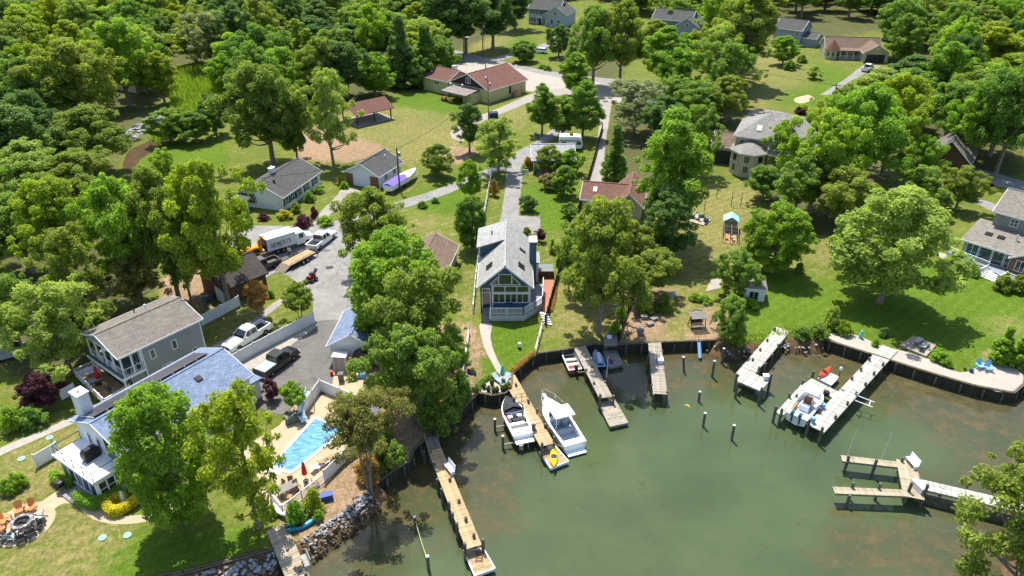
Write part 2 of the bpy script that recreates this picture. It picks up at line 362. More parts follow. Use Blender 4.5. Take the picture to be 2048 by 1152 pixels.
# water: a murky creek, green over the channel and brown over weed beds and shallows
wm = bpy.data.materials.new('creek_water'); wm.use_nodes = True
nt = wm.node_tree; N = nt.nodes; Lk = nt.links; bs = N['Principled BSDF']
geo = N.new('ShaderNodeNewGeometry'); ca = N.new('ShaderNodeVertexColor'); ca.layer_name = 'depth'
sp = N.new('ShaderNodeSeparateColor'); Lk.new(ca.outputs['Color'], sp.inputs['Color'])
n1 = noise(.10, 6, .6); n2 = noise(.55, 8, .72); n3 = noise(1.6, 6, .7)
deep = ramp(n1, .32, .68, (.046,.068,.031,1), (.070,.098,.042,1))
deep = mixc(ramp(n2,.60,.74), deep, (.046,.054,.024,1))
shal = ramp(n2, .36, .66, (.040,.040,.022,1), (.096,.078,.034,1))
shal = mixc(ramp(n3,.55,.75), shal, (.115,.095,.045,1))
w_ = N.new('ShaderNodeMath'); w_.operation = 'MULTIPLY_ADD'
s1 = N.new('ShaderNodeMath'); s1.operation = 'SUBTRACT'; Lk.new(n2, s1.inputs[0]); s1.inputs[1].default_value = .5
Lk.new(s1.outputs[0], w_.inputs[0]); w_.inputs[1].default_value = 1.3; Lk.new(sp.outputs['Red'], w_.inputs[2])
c = mixc(ramp(w_.outputs[0], .3, .85), deep, shal)
Lk.new(c, bs.inputs['Base Color']); bs.inputs['Roughness'].default_value = .05; bs.inputs['IOR'].default_value = 1.33; bs.inputs['Specular IOR Level'].default_value = .5
wv = noise(2.4, 3, .5); wv2 = noise(.5, 2, .5); wsum = N.new('ShaderNodeMath'); wsum.operation = 'MULTIPLY_ADD'; Lk.new(wv2, wsum.inputs[0]); wsum.inputs[1].default_value = 1.5; Lk.new(wv, wsum.inputs[2])
mp = N.new('ShaderNodeMapping'); mp.inputs['Scale'].default_value = (1, 2.2, 1); mp.inputs['Rotation'].default_value = (0,0,.4); Lk.new(geo.outputs['Position'], mp.inputs['Vector'])
for nd in (wv.node, wv2.node): Lk.new(mp.outputs[0], nd.inputs['Vector'])
bp = N.new('ShaderNodeBump'); bp.inputs['Strength'].default_value = .12; bp.inputs['Distance'].default_value = .06; Lk.new(wsum.outputs[0], bp.inputs['Height']); Lk.new(bp.outputs['Normal'], bs.inputs['Normal'])
wx = axis([(-110,0),(100,1.6)]); wy = axis([(-90,0),(20,8),(86,1.6)])
vs = [(x, y, ZW) for y in wy for x in wx]; nx = len(wx)
fs = [(j*nx+i, j*nx+i+1, (j+1)*nx+i+1, (j+1)*nx+i) for j in range(len(wy)-1) for i in range(nx-1)]
me = bpy.data.meshes.new('water'); me.from_pydata(vs, [], fs)
A = np.array(vs); dm = np.full(len(A), 1e9)
for i in range(len(shore2)-1):
    a = np.array(shore2[i]); b = np.array(shore2[i+1]); d = b-a; t = np.clip(((A[:,0]-a[0])*d[0]+(A[:,1]-a[1])*d[1])/(d**2).sum(), 0, 1)
    dm = np.minimum(dm, np.hypot(A[:,0]-a[0]-t*d[0], A[:,1]-a[1]-t*d[1]))
wgt = np.clip(1-dm/12.0, 0, 1)**.8
for pl in ([(1740,720),(2060,800),(2060,960),(1900,900),(1760,800)],[(1780,940),(2048,1010),(2048,1152),(1850,1152),(1880,1000)],[(940,880),(1060,960),(1060,1100),(920,1100),(900,1000)],[(1640,1000),(1860,1040),(1860,1152),(1600,1152)],[(1000,790),(1200,850),(1180,880),(1020,840)],[(1180,760),(1420,760),(1400,800),(1200,810)]):
    wgt = np.maximum(wgt, .72*inside_np(A[:,0], A[:,1], [tuple(G(*p, ZW)[:2]) for p in pl]))
wgt = wgt.reshape(len(wy), nx)
for _ in range(2): wgt[1:-1,1:-1] = (wgt[1:-1,1:-1]*2+wgt[:-2,1:-1]+wgt[2:,1:-1]+wgt[1:-1,:-2]+wgt[1:-1,2:])/6
wgt = wgt.ravel()
at = me.color_attributes.new('depth', 'FLOAT_COLOR', 'POINT'); at.data.foreach_set('color', np.stack([wgt]*3+[np.ones_like(wgt)],1).ravel().astype('f'))
me.materials.append(wm); tag(inst('water', me), kind='structure')

# ------------------------------------------------------------------ roads, drives, paths (sheets on the ground)
asphalt = M('asphalt', S(168,165,160,.68), .92, .09, 1.2, bump=.25, bscale=30, coords='world', stain=.28, crack=.16)
asphalt_dark = M('asphalt_dark', S(128,124,120,.72), .92, .09, 1.2, bump=.25, bscale=30, coords='world', stain=.25, crack=.2)
concrete = M('concrete', S(200,192,178,.62), .9, .08, 1.5, bump=.2, bscale=25, coords='world', stain=.15)
tanconc = M('tan_concrete', S(218,194,160,.64), .9, .07, 1.5, bump=.2, bscale=25, coords='world', stain=.12)
gravelm = M('gravel', S(190,182,172,.7), .95, .3, 9, bump=.7, bscale=16, coords='world', stain=.2)
shell_ = M('oyster_gravel', S(218,208,195,.6), .95, .2, 9, bump=.7, bscale=16, coords='world', stain=.12)
brickpave = M('brick_paving', S(196,138,116,.7), .9, .15, 3, coords='world', stain=.12)
def jitter(pl, amt, step=.8):
    out = []
    for i in range(len(pl)):
        a = Vector(pl[i]); b = Vector(pl[(i+1)%len(pl)]); n = max(1, min(60, int((b-a).length/step)))
        for k in range(n):
            p = a.lerp(b, k/n); out.append((p.x+random.uniform(-amt,amt), p.y+random.uniform(-amt,amt)))
    return out
def sheet(name, px, mat, z, smooth=True, amt=.1, kind='structure'):
    pl = gpoly(px)
    if smooth: pl = catmull(pl, 4, True)
    if amt: pl = jitter(pl, amt)
    m = MB(); m.add([(x,y,0) for x,y in pl], [tuple(range(len(pl)))])
    o = m.build(name, mat); o.location.z = z
    if o.data.polygons[0].normal.z < 0: o.data.flip_normals()
    tag(o, kind=kind); return o
sheet('road', [(1300,215),(1236,186),(1130,170),(1000,140),(900,118),(880,108),(895,98),(960,112),(1060,135),(1150,150),(1240,160),(1330,180)], asphalt, .012)
sheet('apron', [(905,128),(1000,130),(1090,150),(1230,172),(1240,205),(1195,195),(1110,186),(1045,180),(1000,160),(920,148)], concrete, .016)
sheet('side_drive', [(1150,176),(1075,184),(1000,215),(930,243),(905,258),(903,275),(925,283),(928,272),(925,262),(960,245),(1010,225),(1090,194),(1150,190)], gravelm, .020)
sheet('lane', [(1130,240),(1100,262),(1060,290),(1028,305),(1015,322),(940,352),(870,380),(800,402),(735,424),(700,440),(640,452),(600,470),(470,460),(470,478),(560,520),(590,540),
               (622,560),(628,600),(632,630),(622,650),(690,652),(712,600),(712,540),(708,500),(720,460),(760,432),(830,410),(900,386),(960,358),(1030,330),(1062,315),(1080,292),(1135,262)], asphalt, .024, amt=.07)
sheet('court', [(480,455),(600,452),(700,440),(716,470),(712,560),(700,640),(640,660),(626,630),(620,590),(560,545),(520,560),(470,540),(460,500)], asphalt, .028, amt=.07)
sheet('house_drive', [(1018,322),(1050,318),(1046,340),(1042,380),(1038,432),(1080,434),(1081,466),(1036,470),(1030,480),(1000,480),(998,450),(1004,420),(1010,380),(1012,345)], asphalt, .032, smooth=False, amt=.05)
sheet('pool_drive', [(470,738),(560,690),(630,645),(700,645),(705,690),(668,700),(662,780),(600,800),(560,830),(500,800)], asphalt_dark, .036, amt=.04)
sheet('gravel_strip', [(505,742),(560,706),(632,655),(626,640),(560,676),(480,728)], concrete, .041, smooth=False, amt=.04)
sheet('truck_pad', [(424,694),(460,684),(520,650),(545,655),(470,712),(452,722)], concrete, .030, amt=.1)
sheet('shed_path', [(412,700),(470,668),(530,620),(560,598),(566,606),(520,642),(460,682),(415,716)], gravelm, .026)
sheet('narrow_drive', [(1196,200),(1222,196),(1218,240),(1212,280),(1206,340),(1200,368),(1178,368),(1184,340),(1192,290),(1200,240)], gravelm, .013)
sheet('far_drive', [(960,126),(1000,112),(1060,96),(1105,82),(1110,88),(1060,104),(1010,118),(985,128)], asphalt, .014)
sheet('ranch_drive', [(1725,131),(1764,131),(1720,152),(1695,166),(1660,190),(1640,190),(1690,158)], asphalt, .014, smooth=False)
sheet('upper_road', [(1500,222),(1540,220),(1620,238),(1630,250),(1600,262),(1560,258),(1500,245)], asphalt, .016)
sheet('east_road', [(2120,372),(2048,362),(1960,338),(1940,345),(1965,362),(2048,386),(2130,400)], asphalt, .014)
sheet('east_drive', [(1945,398),(1975,402),(2010,418),(1995,424),(1965,414)], asphalt, .014)
sheet('ranch_yard_drive', [(690,374),(720,382),(700,400),(660,430),(640,455),(620,455),(640,425),(670,395)], gravelm, .021)
sheet('west_walk', [(-60,930),(0,896),(80,862),(165,823),(205,800),(210,808),(165,838),(80,876),(0,912),(-60,945)], concrete, .013, amt=.03)
sheet('garden_walk', [(1,1080),(0,1040),(40,1018),(75,1008),(110,985),(130,975),(165,988),(190,1010),(230,1030),(290,1028),(345,1005),(365,990),(372,1000),(330,1030),(285,1045),(225,1048),(180,1035),(150,1010),(125,1008),(105,1022),(90,1050),(60,1075),(20,1085)], tanconc, .014, amt=.01)
c_ = G(46,1048); sheet('round_patio', [(1024+(PX((c_.x+2.5*math.cos(k*.4),c_.y+2.5*math.sin(k*.4),0))[0]-1024), PX((c_.x+2.5*math.cos(k*.4),c_.y+2.5*math.sin(k*.4),0))[1]) for k in range(16)], tanconc, .0165, amt=.02)
sheet('curved_walk', [(960,648),(983,648),(981,672),(984,690),(995,720),(1012,752),(1002,756),(982,722),(968,695),(962,672)], shell_, .015, amt=.02)
sheet('brick_walk', [(1086,560),(1100,552),(1108,560),(1106,580),(1092,625),(1088,650),(1082,650),(1085,600)], brickpave, .013, smooth=False, amt=.02)
sheet('pool_terrace', [(600,795),(655,770),(735,812),(752,838),(735,880),(700,912),(640,985),(560,1032),(530,1030),(520,960),(480,900),(560,850)], tanconc, .017, smooth=False, amt=.02)
sheet('junk_terrace', [(662,745),(728,740),(745,790),(735,812),(700,790),(656,768)], tanconc, .019, smooth=False, amt=.03)
sheet('beach', [(1648,672),(1700,668),(1760,690),(1850,715),(1920,745),(1985,722),(2020,730),(2046,755),(2025,786),(1950,771),(1850,742),(1740,707)], shell_, .012, amt=.1)
sheet('east_walk', [(1880,514),(1930,537),(1985,560),(1990,553),(1935,528),(1885,506)], concrete, .013)
sheet('fire_patio', [(958,782),(966,766),(985,758),(1008,756),(1020,765),(1020,776),(1008,784),(985,789)], shell_, .018, amt=.0)
sheet('sand_pad', [(1588,198),(1615,190),(1628,198),(1600,207)], tanconc, .012)
sheet('creek_marsh', [(245,330),(260,300),(300,280),(335,245),(345,250),(320,290),(280,320),(262,345)], M('mud_water', S(96,76,48,.7), .3, .2, .6, coords='world'), .012)
for i_, px in enumerate([[(640,498),(660,500),(655,504),(637,502)],[(566,516),(600,535),(560,545),(550,530)]]):
    sheet('tar_patch', px, asphalt_dark, .044, amt=.02)
# ------------------------------------------------------------------ trees
LEAF = {}
def leaf_mat(name, a, b, trans=.35):
    m = bpy.data.materials.new(name); m.use_nodes = True
    nt = m.node_tree; N = nt.nodes; Lk = nt.links; bs = N['Principled BSDF']
    bs.inputs['Roughness'].default_value = .7; bs.inputs['Specular IOR Level'].default_value = .15
    at = N.new('ShaderNodeAttribute'); at.attribute_name = 'tint'
    oi = N.new('ShaderNodeObjectInfo')
    mx = N.new('ShaderNodeMix'); mx.data_type = 'RGBA'; mx.inputs[6].default_value = a+(1,); mx.inputs[7].default_value = b+(1,); Lk.new(at.outputs['Fac'], mx.inputs[0])
    hs = N.new('ShaderNodeHueSaturation'); hs.inputs['Saturation'].default_value = 1.0; Lk.new(mx.outputs[2], hs.inputs['Color'])
    mr = N.new('ShaderNodeMapRange'); mr.inputs[3].default_value = .487; mr.inputs[4].default_value = .509; Lk.new(oi.outputs['Random'], mr.inputs[0]); Lk.new(mr.outputs[0], hs.inputs['Hue'])
    mv = N.new('ShaderNodeMath'); mv.operation = 'MULTIPLY_ADD'; Lk.new(oi.outputs['Random'], mv.inputs[0]); mv.inputs[1].default_value = -.5; mv.inputs[2].default_value = 2.85; Lk.new(mv.outputs[0], hs.inputs['Value'])
    Lk.new(hs.outputs[0], bs.inputs['Base Color'])
    tr = N.new('ShaderNodeBsdfTranslucent'); g = N.new('ShaderNodeMix'); g.data_type = 'RGBA'; g.blend_type = 'MULTIPLY'; g.inputs[0].default_value = 1; g.inputs[7].default_value = (1.5,1.45,.5,1)
    Lk.new(hs.outputs[0], g.inputs[6]); Lk.new(g.outputs[2], tr.inputs['Color'])
    ms = N.new('ShaderNodeMixShader'); ms.inputs[0].default_value = trans+.12
    Lk.new(bs.outputs[0], ms.inputs[1]); Lk.new(tr.outputs[0], ms.inputs[2]); Lk.new(ms.outputs[0], N['Material Output'].inputs['Surface'])
    LEAF[name] = m
leaf_mat('oak_green', (.046,.066,.012), (.120,.155,.026))
leaf_mat('bright_green', (.050,.094,.011), (.125,.192,.024), .4)
leaf_mat('mid_green', (.036,.072,.013), (.100,.156,.028))
leaf_mat('dark_green', (.024,.052,.014), (.066,.108,.026), .28)
leaf_mat('willow_green', (.066,.100,.020), (.146,.192,.046), .38)
leaf_mat('olive_grey', (.070,.085,.040), (.150,.165,.085), .3)
leaf_mat('pine_olive', (.058,.062,.018), (.130,.122,.036), .3)
leaf_mat('yellow_green', (.062,.090,.009), (.150,.190,.020), .4)
leaf_mat('plum', (.026,.008,.014), (.062,.022,.030), .3)
leaf_mat('fresh_green', (.046,.088,.010), (.116,.182,.020), .38)
leaf_mat('gold', (.10,.105,.010), (.19,.18,.018), .3)
leaf_mat('hedge_green', (.055,.105,.010), (.125,.195,.020), .3)
leaf_mat('gold_hedge', (.17,.16,.012), (.30,.27,.02), .3)
leaf_mat('russet', (.10,.075,.02), (.20,.12,.035), .3)

def leaves_mesh(name, C, br, per, leaf, rs, flat=.75, up=.8, droop=0.0, shell=.5, aspect=.62):
    """thousands of separate leaf sprays around the clump centres C with radii br"""
    C = np.asarray(C, float); br = np.asarray(br, float)
    cnt = np.maximum(8, (per*(br/br.mean())**2)).astype(int); idx = np.repeat(np.arange(len(C)), cnt); n = len(idx)
    d = rs.normal(size=(n,3)); d[:,2] += .25; d /= np.linalg.norm(d,axis=1)[:,None]
    r = (shell + (1-shell)*rs.rand(n)**.6)*rs.uniform(.8,1.18,n)
    pos = C[idx] + d*(br[idx]*r)[:,None]*np.array([1,1,flat])
    if droop: pos[:,2] -= droop*br[idx]*rs.rand(n)**1.5*np.clip(np.hypot(d[:,0],d[:,1]),0,1)
    nrm = d*.7 + rs.normal(size=(n,3))*.55 + np.array([0,0,up]); nrm /= np.linalg.norm(nrm,axis=1)[:,None]
    a = rs.normal(size=(n,3)); a -= nrm*(a*nrm).sum(1)[:,None]; a /= np.linalg.norm(a,axis=1)[:,None]
    if droop: a = a*.5 + np.array([0,0,-1.0]); a /= np.linalg.norm(a,axis=1)[:,None]
    b = np.cross(nrm, a); b /= np.linalg.norm(b,axis=1)[:,None]
    s = leaf*rs.uniform(.6,1.35,n)[:,None]
    q = np.stack([pos-a*s, pos+b*s*aspect+nrm*s*.15, pos+a*s, pos-b*s*aspect+nrm*s*.15],1).reshape(-1,3)
    me = bpy.data.meshes.new(name); me.vertices.add(4*n); me.vertices.foreach_set('co', q.ravel().astype('f'))
    me.loops.add(4*n); me.loops.foreach_set('vertex_index', np.arange(4*n,dtype='i'))
    me.polygons.add(n); me.polygons.foreach_set('loop_start', np.arange(0,4*n,4,dtype='i')); me.polygons.foreach_set('loop_total', np.full(n,4,'i'))
    bt = rs.rand(len(C)); t = np.clip(.55*rs.rand(n)+.45*bt[idx],0,1)
    at = me.attributes.new('tint','FLOAT','POINT'); at.data.foreach_set('value', np.repeat(t,4).astype('f'))
    me.materials.append(LEAF['oak_green']); me.update(); me.validate(); return me
def clumps(n, H, Rr, prof, z0, rs, inner=.45, br=(.16,.27), lump=.22):
    """clump centres filling a crown whose radius follows prof(t); the outline is pushed in and out"""
    ph = rs.uniform(0,6.28,6); C = []; B = []
    while len(C) < n:
        t = rs.rand(); a = rs.uniform(0,2*math.pi)
        if rs.rand() > prof(t)+.12: continue
        bump = 1+lump*math.sin(2*a+ph[0]+3*t)+lump*.7*math.sin(3*a+ph[1]-5*t)+.5*lump*math.sin(5*a+ph[2]+9*t)
        u = inner+(1-inner)*rs.rand()**.5
        if rs.rand() < .14: u *= rs.rand()
        b = Rr*rs.uniform(br[0]*.75, br[1])
        if rs.rand() < .1: u *= rs.uniform(1.05,1.22); b *= .6
        rad = max(0, Rr*prof(t)*bump*u - b*.5)
        C.append((rad*math.cos(a), rad*math.sin(a), z0+t*(H-z0-b*.6))); B.append(b)
    return np.array(C), np.array(B)
def trunk_mesh(name, H, r0, zc, C, rs, limbs=14, lean=.05, multi=1, top=.8):
    m = MB()
    for k in range(multi):
        an = rs.uniform(0,6.28); ox, oy = ((.18*math.cos(2.1*k), .18*math.sin(2.1*k)) if multi > 1 else (0,0))
        tx, ty = rs.normal(0,lean*H,2) if multi == 1 else (math.cos(2.1*k)*H*.16, math.sin(2.1*k)*H*.16)
        P = [Vector((ox+tx*t**1.6, oy+ty*t**1.6, -.3+(H*top+.3)*t)) for t in (0,.03,.15,.35,.55,.75,1)]
        rad = [r0*1.5,r0*1.15,r0,r0*.82,r0*.6,r0*.36,r0*.1]
        if multi > 1: rad = [x*.55 for x in rad]
        m.path(P, rad, 8)
        ch = C[rs.choice(len(C), min(limbs//multi, len(C)), False)]
        for c in ch:
            z = min(max(c[2]*.62, zc*.55), H*top*.9); t = (z+.3)/(H*top+.3)
            p0 = Vector((ox+tx*t**1.6, oy+ty*t**1.6, z)); p2 = Vector(c)
            p1 = p0.lerp(p2,.5)+Vector((rs.normal(0,.2),rs.normal(0,.2),-.08*(p2-p0).length))
            rr = r0*(1-.75*t)*.55*(.6 if multi > 1 else 1)
            m.path([p0,p1,p2],[rr,rr*.6,rr*.15],5,False)
    return m.mesh(name, bark, True)
PROTO = {}
def ell(t): return math.sqrt(max(0,1-(2*t-1)**2))
def prof_round(t): return max(.05, math.sqrt(max(0,1-abs(1.72*t-.72)**2.3)))
def prof_oval(t): return max(.05, math.sqrt(max(0,1-abs(1.8*t-.8)**2.0)))
def prof_tall(t): return max(.05, min(1,.55+1.6*t)*math.sqrt(max(0,1-max(0,(t-.3)/.7)**2.2)))
def prof_cone(t): return max(.04, (1-t)**.8*min(1,.72+2*t))
def prof_dome(t): return max(.05, math.sqrt(max(0,1-t**2))) 
def prof_flat(t): return max(.05, min(1,.5+1.2*t)*math.sqrt(max(0,1-max(0,(t-.45)/.55)**2)))
def prof_pine(t): return max(.06, (.95-.6*t)*(.7+.3*math.sin(16*t)))
def proto(key, seeds, H, Rr, z0, prof, n, per, leaf, r0, inner=.45, br=(.16,.27), lump=.22, **kw):
    tk = {k: kw.pop(k) for k in ('limbs','lean','multi','top') if k in kw}
    PROTO[key] = []
    for s in seeds:
        rs = np.random.RandomState(s)
        C, B = clumps(n, H, Rr, prof, z0, rs, inner, br, lump)
        PROTO[key].append((trunk_mesh('trunk', H, r0, z0, C, rs, **tk) if r0 else None, leaves_mesh('crown', C, B, per, leaf, rs, **kw), H, Rr))
proto('oak', (11,12,13,14), 14, 5.6, 4.2, prof_round, 150, 165, .185, .36, limbs=24, br=(.13,.22), inner=.35, lump=.3)
proto('maple', (21,22,23), 12, 4.6, 2.2, prof_oval, 140, 180, .16, .28, limbs=14, br=(.15,.24), lump=.18)
proto('dense', (24,25), 12, 4.6, 1.6, prof_oval, 190, 170, .16, .28, limbs=14, br=(.15,.23), lump=.08, inner=.6)
proto('tall', (31,32,33), 18, 4.6, 4.5, prof_tall, 150, 170, .19, .34, limbs=20, br=(.16,.27), inner=.3, lump=.3)
proto('loose', (41,42,43), 13, 5.2, 3.0, prof_round, 130, 130, .17, .26, limbs=30, br=(.12,.21), inner=.15, lump=.34, shell=.25)
proto('willow', (51,52), 14, 5.6, 1.6, prof_oval, 160, 190, .17, .34, limbs=16, br=(.15,.23), droop=.9, aspect=.36)
proto('pine', (61,62), 17, 3.6, 6.0, prof_pine, 80, 140, .17, .26, limbs=34, top=.97, br=(.2,.3), flat=.45, lean=.015, inner=.2)
proto('spread', (71,), 8, 4.8, 4.6, prof_flat, 110, 150, .12, .24, limbs=44, flat=.4, br=(.12,.22), inner=.1, lump=.3, multi=3)
proto('cone', (81,82), 11, 3.0, .5, prof_cone, 120, 160, .15, .2, limbs=10, top=.95, br=(.18,.28), inner=.55, lump=.14)
proto('small', (91,92,93), 5, 2.3, 1.0, prof_oval, 80, 120, .12, .12, limbs=12, br=(.18,.28), lump=.18)
proto('crape', (101,102), 5.2, 2.3, 1.7, prof_flat, 65, 80, .14, .09, limbs=12, multi=3, br=(.17,.28), inner=.25, lump=.2)
proto('bush', (111,112,113), 1.5, 1.0, .15, prof_dome, 42, 60, .085, 0, br=(.25,.38), inner=.4, lump=.14)
proto('spire', (121,), 3.4, .75, .1, prof_cone, 50, 60, .085, .06, limbs=4, br=(.24,.4), inner=.5, lump=.06)
proto('palmlike', (131,), 3.2, 1.2, .6, prof_oval, 26, 50, .12, .06, limbs=8, br=(.2,.34), inner=.3)
TCOUNT = {}
def place_tree(name, p, h, r, shape, leafc, label, cat, group=None, bk=None, yaw=None):
    PL = PROTO[shape]; k = TCOUNT.get(shape,0); TCOUNT[shape] = k+1
    tm, cm, H, Rr = PL[k % len(PL)]
    root = T(name, p, random.uniform(0,6.28) if yaw is None else yaw, label, cat, group)
    sc = (r/Rr, r/Rr*random.uniform(.93,1.07), h/H)
    if tm: inst('trunk', tm, root, sc=sc, mat=bk or bark)
    inst('crown', cm, root, sc=sc, mat=LEAF[leafc]); return root
def tree(bx, by, top, w, shape, leafc, label, name='tree', cat='tree', group=None, bk=None, yaw=None):
    """base pixel, top pixel row, crown width in pixels -> real height and radius"""
    p = G(bx, by); lo, hi = .2, 40
    for _ in range(30):
        mid_ = (lo+hi)/2
        if PX((p.x,p.y,mid_))[1] > top: lo = mid_
        else: hi = mid_
    h = lo
    for _ in range(4):      # bx is the middle of the crown, so the foot stands a little inward of it
        p.x += (bx-PX((p.x,p.y,h*.5))[0])*(p.y*math.cos(TH)+(CAMH-h*.5)*math.sin(TH))/FPX
    zc = p.y*math.cos(TH)+(CAMH-h*.6)*math.sin(TH)
    return place_tree(name, p, h, w/2*.97*zc/FPX, shape, leafc, label, cat, group, bk, yaw)
